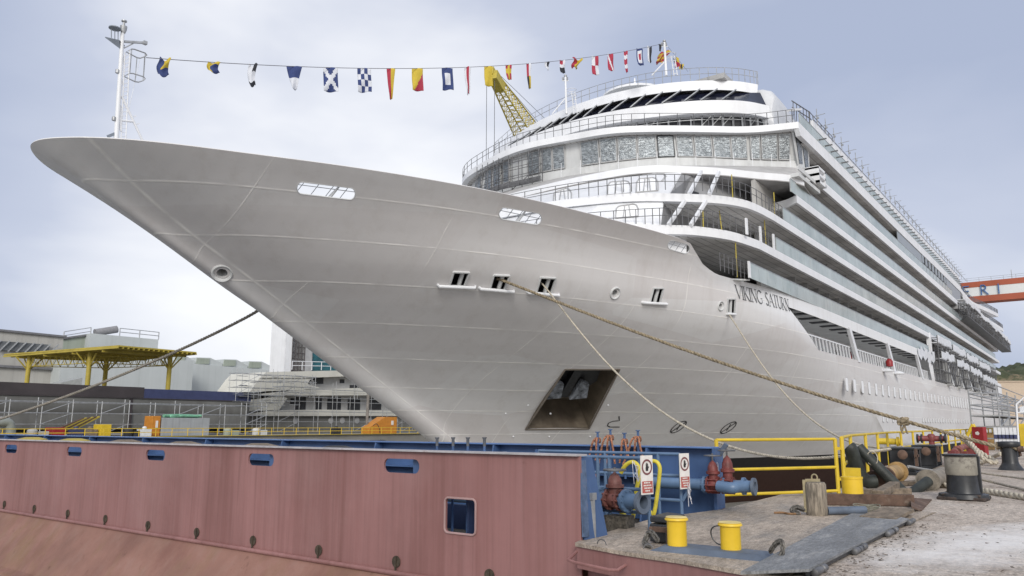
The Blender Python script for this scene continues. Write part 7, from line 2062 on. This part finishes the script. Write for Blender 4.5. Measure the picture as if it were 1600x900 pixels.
sc2 = thing('yacht_scaffolding', (102, 118, 0), 'dense scaffolding staging around the pale yacht bow', 'scaffolding'); mb.build('tube_frame', GALV, sc2)
mb = MB(); mb.tube((yx(513), 110, 0), (yx(515), 110, on(515, 572, 1, 110).z), .28, 10); tag(mb.build('grey_lamp_pole', mat('pole_grey', (.22, .2, .18), .8, var=.3)), 'tall grey pole standing in front of the yacht', 'pole')
# tower beyond the yacht
Yt = 160
tw = thing('white_service_tower', (on(480, 600, 1, Yt).x, Yt, 0), 'tall white service tower with dark lattice and teal curtain behind the yacht', 'tower')
def tb(a, b, py0, m, nm, y=Yt, d_=6, z0=0): mb = MB(); mb.mm((on(a, 600, 1, y).x, y, z0), (on(b, 600, 1, y).x, y + d_, on(a, py0, 1, y).z)); return mb.build(nm, m, tw)
tb(443, 454, 500, WHITE, 'column'); tb(474, 486, 500, OFFWHITE, 'column'); tb(486, 540, 520, TEAL, 'curtain', Yt + 1)
mb = MB(); xa0, xb0 = on(454, 600, 1, Yt).x, on(474, 600, 1, Yt).x
mb.mm((xa0, Yt + 3, 0), (xb0, Yt + 3.2, 38)); bk_ = mb.build('lattice_backing', OFFWHITE, tw)
mb = MB()
for i in range(5): mb.tube((lerp(xa0, xb0, i / 4), Yt, 0), (lerp(xa0, xb0, i / 4), Yt, 38), .14, 5)
for k in range(26): mb.tube((xa0, Yt, k * 1.5), (xb0, Yt, k * 1.5), .09, 5); mb.tube((xa0, Yt, k * 1.5), (lerp(xa0, xb0, .5), Yt, k * 1.5 + 1.5), .08, 4)
mb.build('lattice', DARKTOP, tw)
mb = MB(); railing(mb, [(on(455, 600, 1, 150).x, 150, on(460, 578, 1, 150).z), (on(530, 600, 1, 150).x, 150, on(520, 578, 1, 150).z)], 2.0, (1, .5), 3, .09, .09); mb.build('walkway_rail', WHITE, tw)

# canopy
cn = thing('yellow_canopy', (70, 150, 0), 'large flat yellow canopy roof on four trussed posts', 'canopy')
zc = 15.0
cc = [on(6, 555, 2, zc), on(185, 541.5, 2, zc), on(307, 552, 2, zc), on(188, 563, 2, zc)]
mb = MB(); mb.prism([(p.x, p.y) for p in cc], 2, zc, zc + .25); rf_ = mb.build('canopy_roof', CANOPY, cn)
mb = MB()
for k in range(17):
    t_ = k / 16; mb.bar(cc[0].lerp(cc[3], t_) - Vector((0, 0, .25)), cc[1].lerp(cc[2], t_) - Vector((0, 0, .15)), .22, .28)
for k in range(4):
    t_ = (k + .5) / 4; mb.bar(cc[0].lerp(cc[1], t_) - Vector((0, 0, .6)), cc[3].lerp(cc[2], t_) - Vector((0, 0, .4)), .28, .35)
mb.build('roof_purlin', CANOPY, cn)
cen = sum(cc, Vector()) / 4
posts = []
for px in (46, 139, 167, 264):
    u_, v_ = {46: (.12, .16), 139: (.12, .82), 167: (.86, .5), 264: (.84, .86)}[px]
    best = min(((abs(pr(cc[0].lerp(cc[3], a).lerp(cc[1].lerp(cc[2], a), b))[0] - px) + 40 * (abs(a - u_) + abs(b - v_)), a, b) for a in np.linspace(.08, .92, 22) for b in np.linspace(.08, .92, 22)))
    p = cc[0].lerp(cc[3], best[1]).lerp(cc[1].lerp(cc[2], best[2]), 1.0) if False else cc[0].lerp(cc[3], best[1]).lerp(cc[1].lerp(cc[2], best[1]), best[2])
    posts.append(p); mb = MB(); mb.tube((p.x, p.y, 0), (p.x, p.y, zc - .3), .42, 12)
    for a in range(4): mb.tube((p.x, p.y, zc - 3.2), (p.x + 2.4 * math.cos(a * 1.57), p.y + 2.4 * math.sin(a * 1.57), zc - .6), .14, 5)
    mb.build('canopy_post', CANOPY, cn)
mb = MB()
for a, b in ((0, 1), (1, 3), (0, 2), (2, 3)):
    A, B = posts[a], posts[b]; n = 10
    for k in range(n):
        p, q = A.lerp(B, k / n), A.lerp(B, (k + 1) / n); p.z = q.z = zc - 2.3; mb.tube(p, q, .08, 5)
        m_ = (p + q) / 2; m_.z = zc - .6; mb.tube(p, m_, .06, 4); mb.tube(m_, q, .06, 4)
mb.build('truss', CANOPY, cn)

# buildings
def ybld(px0, px1, pyt0, pyt1, Y, m, nm, lb, depth=40, roofm=None, z0=0, grp=None):
    x0, x1 = on(px0, 600, 1, Y).x, on(px1, 600, 1, Y).x; za, zb = on(px0, pyt0, 1, Y).z, on(px1, pyt1, 1, Y).z
    t = thing(nm, ((x0 + x1) / 2, Y, 0), lb, 'building', grp)
    mb = MB(); mb.prism([(x0, z0), (x1, z0), (x1, zb), (x0, za)], 1, Y, Y + depth); mb.build('wall', m, t)
    if roofm: mb = MB(); mb.prism([(x0 - .5, za), (x1 + .5, zb), (x1 + .5, zb + .5), (x0 - .5, za + .5)], 1, Y - .6, Y + depth); mb.build('roof', roofm, t)
    return t, x0, x1, za, zb
DR = mat('dark_roof_edge', (.16, .16, .17), .7)
t, x0, x1, za, zb = ybld(-80, 92, 510, 527, 210, CLADTAN, 'ribbed_warehouse', 'ribbed beige grey warehouse at the left edge', roofm=DR)
mb = MB(); X0 = on(-80, 600, 1, 209.5).x; X1 = on(70, 600, 1, 209.5).x
mb.mm((X0, 209.3, on(20, 548, 1, 209).z), (X1, 209.9, on(20, 534, 1, 209).z)); mb.build('dark_opening', mat('warehouse_recess', (.13, .14, .15), .7, var=.3, scale=.3), t)
mb = MB()
for k in range(12): xx = lerp(X0, X1, k / 11); mb.tube((xx, 209, on(20, 550, 1, 209).z), (xx + 2, 209, on(20, 533, 1, 209).z), .2, 5)
mb.build('roof_strut', GALV, t)
mb = MB(); mb.mm((X0, 209.2, on(20, 572, 1, 209).z - .4), (on(85, 600, 1, 209).x, 209.9, on(20, 571, 1, 209).z)); mb.build('cladding_joint', DR, t)
t, x0, x1, za, zb = ybld(134, 242, 520, 530, 225, CONCBLD, 'pale_hangar_block', 'pale grey windowless hangar block with a roof railing', roofm=None)
mb = MB(); railing(mb, [(on(180, 600, 1, 225).x, 225, on(180, 524, 1, 225).z), (x1, 225, zb)], 2.2, (1, .5), 6, .12, .15); mb.build('roof_railing', GALV, t)
mb = MB(); mb.tube((on(146, 600, 1, 226).x, 228, za + .6), (on(180, 600, 1, 226).x, 228, za + 2.2), 1.1, 10); mb.build('roof_duct', mat('duct_grey', (.25, .25, .26), .6), t)
t, x0, x1, za, zb = ybld(92, 134, 530, 523, 228, CLADGREEN, 'green_grey_annex', 'grey green clad annex between the warehouse and the pale hangar', roofm=DR)
mb = MB(); railing(mb, [(x0, 228, za), (x1, 228, zb)], 2.2, (1, .5), 5, .12, .15); mb.build('roof_railing', GALV, t)
ybld(92, 300, 561, 563, 205, CONCBLD, 'low_pale_wall_building', 'low pale building under the yellow canopy', depth=10)
ybld(95, 128, 598, 590, 190, mat('small_annex', (.36, .37, .36), .7), 'small_grey_annex', 'small grey annex in front of the low pale building', depth=6)
t, x0, x1, za, zb = ybld(240, 500, 563, 585, 215, CONCBLD, 'sawtooth_shed', 'long pale shed with a sawtooth roof', depth=30)
for k, (a, b) in enumerate(((268, 302), (302, 345), (345, 385), (385, 425))):
    A_, B_ = on(a, 600, 1, 216).x, on(b, 600, 1, 216).x; py = lerp(554, 563, k / 3); zlo = on(b, py + 12, 1, 216).z; zhi = on(a, py, 1, 216).z
    mb = MB(); mb.prism([(A_, zlo - 3), (B_, zlo - 3), (B_, zlo + .3), (lerp(A_, B_, .55), zhi), (A_ + .5, zhi - .2)], 1, 216, 240); s_ = mb.build('sawtooth_roof', CONCBLD, t)
    mb = MB(); mb.prism([(A_ + .3, zlo - .5), (lerp(A_, B_, .5), zlo - .2), (lerp(A_, B_, .5), zhi - .3), (A_ + .5, zhi - .4)], 1, 215.6, 216); mb.build('clerestory', CLADGREEN, s_)
# quay clutter on the far side
def qbox(px0, px1, py0, py1, Y, m, nm, lb, cat, grp=None, poly=None, depth=2.2):
    x0, x1 = on(px0, 670, 1, Y).x, on(px1, 670, 1, Y).x
    t = thing(nm, ((x0 + x1) / 2, Y, 0), lb, cat, grp)
    mb = MB()
    if poly: mb.prism([(lerp(x0, x1, u), v * on(px0, py0, 1, Y).z) for u, v in poly], 1, Y, Y + depth)
    else: mb.mm((x0, Y, .02), (x1, Y + depth, on((px0 + px1) / 2, py0, 1, Y).z))
    mb.build('body', m, t, bevel=.05); return t, x0, x1
t, x0, x1 = qbox(237, 250, 650, 680, 108, ORANGE, 'orange_locker', 'tall narrow orange locker on the far quay', 'locker')
mb = MB(); mb.mm((x0 + .5, 107.9, 1.2), (x1 - .4, 107.98, 2.2)); mb.build('door_label', SIGNWHITE, t)
t, x0, x1 = qbox(252, 327, 653, 680, 108, mat('container_grey', (.36, .38, .4), .5, var=.1, scale=.6, streak=[((.22, .23, .25), .6, 2.2, .05)]), 'grey_container', 'corrugated grey container with green netting on top', 'container')
mb = MB(); rr = random.Random(2)
for k in range(16): mb.path(smooth_path([Vector((rr.uniform(x0 + .6, x1 - 1), rr.uniform(108.2, 110), on(290, 652, 1, 108).z + rr.uniform(0, .35))) for _ in range(4)], 2), .18, 6)
tag(mb.build('green_netting_heap', GREENNET), 'heap of pale green netting lying on the grey container', 'netting')
t, x0, x1 = qbox(577, 620, 651, 679, 108, ORANGE, 'orange_wedge_cabin', 'orange wedge shaped steel cabin on the far quay below the stem', 'cabin', poly=[(0, .0), (0, .35), (.55, 1), (1, 1), (1, 0)])
mb = MB(); mb.mm((lerp(x0, x1, .78), 107.9, 1.6), (lerp(x0, x1, .86), 107.98, 2.4)); mb.build('door_label', SIGNWHITE, t)
qbox(82, 103, 668, 679, 107, RED, 'red_tool_box', 'low red tool box on the far quay', 'box')
qbox(0, 14, 651, 679, 108, OFFWHITE, 'pale_tank', 'pale square tank at the left edge of the far quay', 'tank')
t = thing('large_bent_duct', (on(8, 670, 1, 107).x, 107, 0), 'large grey bent duct at the left edge of the far quay', 'duct'); mb = MB(); mb.path(smooth_path([on(-12, 662, 1, 107), on(6, 659, 1, 107), on(15, 661, 1, 107), on(17, 670, 1, 107), on(17, 680, 1, 107)], 3), .55, 12); mb.build('duct_tube', mat('duct_olive', (.25, .27, .25), .6), t)
qbox(158, 174, 663, 679, 106, YELLOW, 'yellow_valve_unit', 'yellow box of valves on the far quay', 'valve unit')
for k in range(6):
    p = on(70 + k * 6, 680, 1, 109 + k * .3); q = on(130 + k * 5, 654 - k * .6, 1, 111); mb = MB(); mb.bar(Vector((p.x, p.y, .4)), q, .35, .2); tag(mb.build('leaning_steel_section', CANOPY if k % 2 else RUST), ['yellow steel section lowest of the leaning stack', 'rusty section lowest of the leaning stack', 'middle yellow section of the leaning stack', 'middle rusty section of the leaning stack', 'upper yellow section of the leaning stack', 'upper rusty section of the leaning stack'][k], 'steel section', 'steel sections leaning on the far quay')
names = ['round grey drum behind the far railing, leftmost', 'blue drum standing behind the far railing', 'dark pump unit behind the far railing', 'pale hose reel behind the far railing', 'small olive machine behind the far railing', 'brown crate behind the far railing', 'white pump with round casing behind the railing', 'dark generator behind the railing by the pole']
cols = [OFFWHITE, NAVY, DARK, SHEET, CLADGREEN, TIMBER, DULLWHITE, DARK]
for k, px in enumerate((50, 118, 200, 225, 355, 140, 400, 525)):
    p = on(px, 678, 1, 107); mb = MB(); p.z = 0.02
    if k % 2 == 0: mb.lathe(p, [(.55, 0), (.6, .1), (.6, .9), (.5, 1.0), (.2, 1.15)], 14); mb.box(p + Vector((1.2, 0, .4)), (1.2, .8, .8))
    else: mb.box(p + Vector((0, 0, .5)), (1.6, 1.0, 1.0)); mb.lathe(p + Vector((0, 0, 1.0)), [(.3, 0), (.3, .3), (.1, .4)], 10)
    tag(mb.build(['drum', 'barrel', 'pump', 'hose_reel', 'machine', 'crate', 'pump', 'generator'][k], cols[k]), names[k], ['drum', 'barrel', 'pump', 'reel', 'machine', 'crate', 'pump', 'generator'][k], 'equipment on the far quay')
mb = MB(); mb.path(smooth_path([on(583, 665, 1, 104.8), on(588, 661, 1, 104.8), on(593, 668, 1, 104.8), on(594, 682, 1, 104.8), on(595, 690, 1, 103.5)], 2), .06, 6); tag(mb.build('hanging_black_hose', BLACK), 'black hose hanging over the far quay edge near the orange cabin', 'hose')
for i, px in enumerate((42, 112, 190, 228, 276, 403, 505)):
    p = on(px, 684, 0, 14.2) if False else None
# yellow and stone lumps lying between the gate walls
for i, (px, py) in enumerate(((50, 684), (116, 686), (196, 688), (287, 691), (405, 694), (525, 698))):
    p = on(px, py, 0, 11.5); mb = MB(); mb.lathe((11.5, p.y, p.z - .12), [(.5, 0), (.45, .08), (.2, .14)], 12)
    tag(mb.build('cable_mat', CANOPY if i < 2 else (BLACK if i == 5 else TIMBER)), ['yellow mat leftmost behind the red wall', 'yellow mat second from the left behind the red wall', 'straw coloured mat behind the red wall above the second slot', 'straw mat behind the red wall between the second and third slots', 'brown mat behind the red wall above the third slot', 'black mat with pale rim behind the red wall'][i], 'mat', 'mats between the gate walls')

# ================================================================== FLAGS
FL0, FL1 = FLAG0, mm_t + Vector((0, 0, -.1))
def fitline():
    best = None
    for s in np.linspace(0, 8, 81):
        P = [pr(p) for p in sag_pts(FL0, FL1, s, 80)]
        e = sum(min(((x - a) ** 2 + (y - b) ** 2) for a, b in P) for x, y in ((400, 100), (520, 105), (700, 105), (800, 101), (900, 92), (980, 79)))
        if best is None or e < best[0]: best = (e, s)
    return best[1]
FS = fitline()
FP = sag_pts(FL0, FL1, FS, 400)
mb = MB(); mb.path(FP[::8] + [FP[-1]], .018, 4); tag(mb.build('dressing_line', mat('line_grey', (.16, .16, .18), .7)), 'thin dressing line strung from the bow mast to the main mast', 'line')
cB = mat('flag_blue', (.03, .05, .16), .8, var=.1); cW = mat('flag_white', (.62, .64, .69), .8, var=.05); cR = mat('flag_red', (.36, .03, .06), .8, var=.1); cY = mat('flag_yellow', (.52, .39, .04), .8, var=.1); cK = mat('flag_black', (.02, .022, .03), .8)
FM = [cB, cW, cR, cY, cK]; b_, w__, r__, y__, k__ = 0, 1, 2, 3, 4
FLAGS = [
 (255, 17, 27, .0, lambda u, v: y__ if u > .45 and v < .55 else b_, .9, 'blue and yellow flag crumpled at the bow mast end'),
 (332, 19, 17, .2, lambda u, v: y__ if (u < .35 or v < .25) else b_, .7, 'dark blue and yellow flag bunched up on the line'),
 (394, 14, 35, .3, lambda u, v: k__ if v > .8 or (u > .6 and v < .35) else w__, .7, 'narrow white flag with a black edge'),
 (461, 26, 38, .75, lambda u, v: b_ if v < .5 else w__, .15, 'flag dark blue above and white below, narrowing down'),
 (518, 24, 40, 0, lambda u, v: w__ if abs(u - v) < .14 or abs(u + v - 1) < .14 else b_, .1, 'blue flag with a white diagonal cross'),
 (570, 23, 40, 0, lambda u, v: w__ if (int(u * 4 - 1e-6) + int(v * 4 - 1e-6)) % 2 else b_, .1, 'blue and white chequered flag'),
 (612, 15, 52, .7, lambda u, v: r__ if u < .5 else y__, .1, 'long pennant split red and yellow lengthwise'),
 (653, 19, 38, 0, lambda u, v: r__ if u > 1.25 - v * 1.1 else y__, .1, 'yellow flag with a red diagonal half'),
 (698, 19, 38, 0, lambda u, v: w__ if .28 < u < .72 and .25 < v < .75 else b_, .1, 'dark blue flag with a white centre square'),
 (731, 12, 46, .6, lambda u, v: r__ if abs(u - .55) < .22 else w__, .3, 'thin white pennant with a red stripe'),
 (763, 14, 34, 0, lambda u, v: y__, .1, 'plain yellow flag beside the crane jib'),
 (794, 11, 25, .3, lambda u, v: y__ if abs(u - .5) < .15 or abs(v - .4) < .14 else r__, .2, 'small red flag with a yellow cross'),
 (826, 9, 43, .5, lambda u, v: (r__ if u < .5 else w__) if v < .5 else (k__ if u < .5 else y__), .2, 'narrow flag red and white above, black and yellow below'),
 (854, 9, 14, .6, lambda u, v: k__ if u > .5 and v < .6 else w__, .5, 'tiny white and black flag'),
 (878, 10, 22, .2, lambda u, v: r__ if v < .3 and u < .6 else (k__ if v > .55 else w__), .3, 'red, white and black flag above the aerial mast'),
 (900, 18, 16, .5, lambda u, v: y__ if u > .4 else r__, 1.2, 'yellow and red flag blown sideways'),
 (930, 12, 32, 0, lambda u, v: r__ if (u > .5) == (v < .5) else w__, .15, 'flag quartered in red and white'),
 (953, 10, 29, 0, lambda u, v: w__ if abs(u - v * .9) < .13 else r__, .2, 'red flag with a white diagonal'),
 (977, 7, 36, .4, lambda u, v: r__ if int(v * 5) % 2 == 0 else w__, .3, 'narrow pennant banded red and white'),
 (999, 11, 28, 0, lambda u, v: r__ if .3 < u < .7 and .3 < v < .7 else (w__ if .15 < u < .85 and .15 < v < .85 else b_), .2, 'blue bordered flag with a red centre'),
 (1014, 8, 27, .3, lambda u, v: k__ if u > .45 else w__, .4, 'white and black flag near the main mast'),
 (1031, 5, 12, .5, lambda u, v: k__, .4, 'tiny black flag at the main mast top'),
]
def flag(p, t, wpx, hpx, taper, design, crump, label, lean=0.0, grp='signal flags on the dressing line'):
    k = (p - CAM).length / F_PX; W, H = wpx * k * .86, hpx * k * .93
    t = Vector((t.x, t.y, 0)).normalized() if abs(t.z) < .9 else ax_
    # flags hang roughly square to the line of sight here because the breeze turns them
    t = (ax_ * .8 + t * .2).normalized()
    nn = t.cross(Vector((0, 0, 1)))
    nu, nv = 12, 16
    mb = MB(); seed = p.x * 3.1
    for j in range(nv + 1):
        for i in range(nu + 1):
            u, v = i / nu, j / nv
            wv = 1 - taper * v
            x = (.5 + (u - .5) * wv + lean * v) * W + .10 * W * v
            z = -v * H
            fold = math.sin(u * 6 + v * 5 + seed) * .09 + math.sin(v * 9 + u * 3 + seed * 2) * .05
            q = p + t * (x - W / 2 + crump * W * .18 * math.sin(v * 5 + seed)) + Vector((0, 0, z + crump * .12 * H * math.sin(u * 7 + seed))) + nn * (fold * (1 + crump * 2) * W * (v + .15))
            mb.v.append(tuple(q))
    mb.sm = True
    for j in range(nv):
        for i in range(nu):
            a = j * (nu + 1) + i; mb.m = design((i + .5) / nu, (j + .5) / nv); mb.face((a, a + 1, a + nu + 2, a + nu + 1))
    o = mb.build('signal_flag', FM, origin=p, fix=False, autosmooth=False); so_ = o.modifiers.new('cloth', 'SOLIDIFY'); so_.thickness = .012
    tag(o, label, 'flag', grp)
FPX = [pr(p) for p in FP]
for px, w_, h_, tp, ds, cr_, lb in FLAGS:
    i = min(range(len(FP)), key=lambda k: abs(FPX[k][0] - px)); i = min(max(i, 1), len(FP) - 2)
    flag(FP[i], FP[i + 1] - FP[i - 1], w_, h_, tp, ds, cr_, lb)
E0 = mm_t + Vector((0, 0, -1.0)); E1 = on(1075, 112, 1, 27.5)
mb = MB(); mb.tube(mm_t, E1, .015, 4); tag(mb.build('dressing_line', mat('line_grey', (.16, .16, .18))), 'short dressing line falling aft from the main mast', 'line')
flag(on(1042, 80, 1, 27.4), ax_, 16, 20, .4, lambda u, v: y__ if (int((u + v) * 4) % 2) else r__, .8, 'yellow and red striped flag lying across the main mast', lean=-1.2, grp='flags aft of the main mast')
flag(on(1057, 90, 1, 27.5), ax_, 9, 16, .0, lambda u, v: k__ if u < .5 and v < .5 else (y__ if v < .5 else r__), .4, 'small black, yellow and red flag aft of the main mast', grp='flags aft of the main mast')
flag(on(1064, 100, 1, 27.5), ax_, 8, 9, .2, lambda u, v: y__ if abs(u - .5) > .2 else k__, .5, 'lowest small yellow and black flag aft of the main mast', grp='flags aft of the main mast')
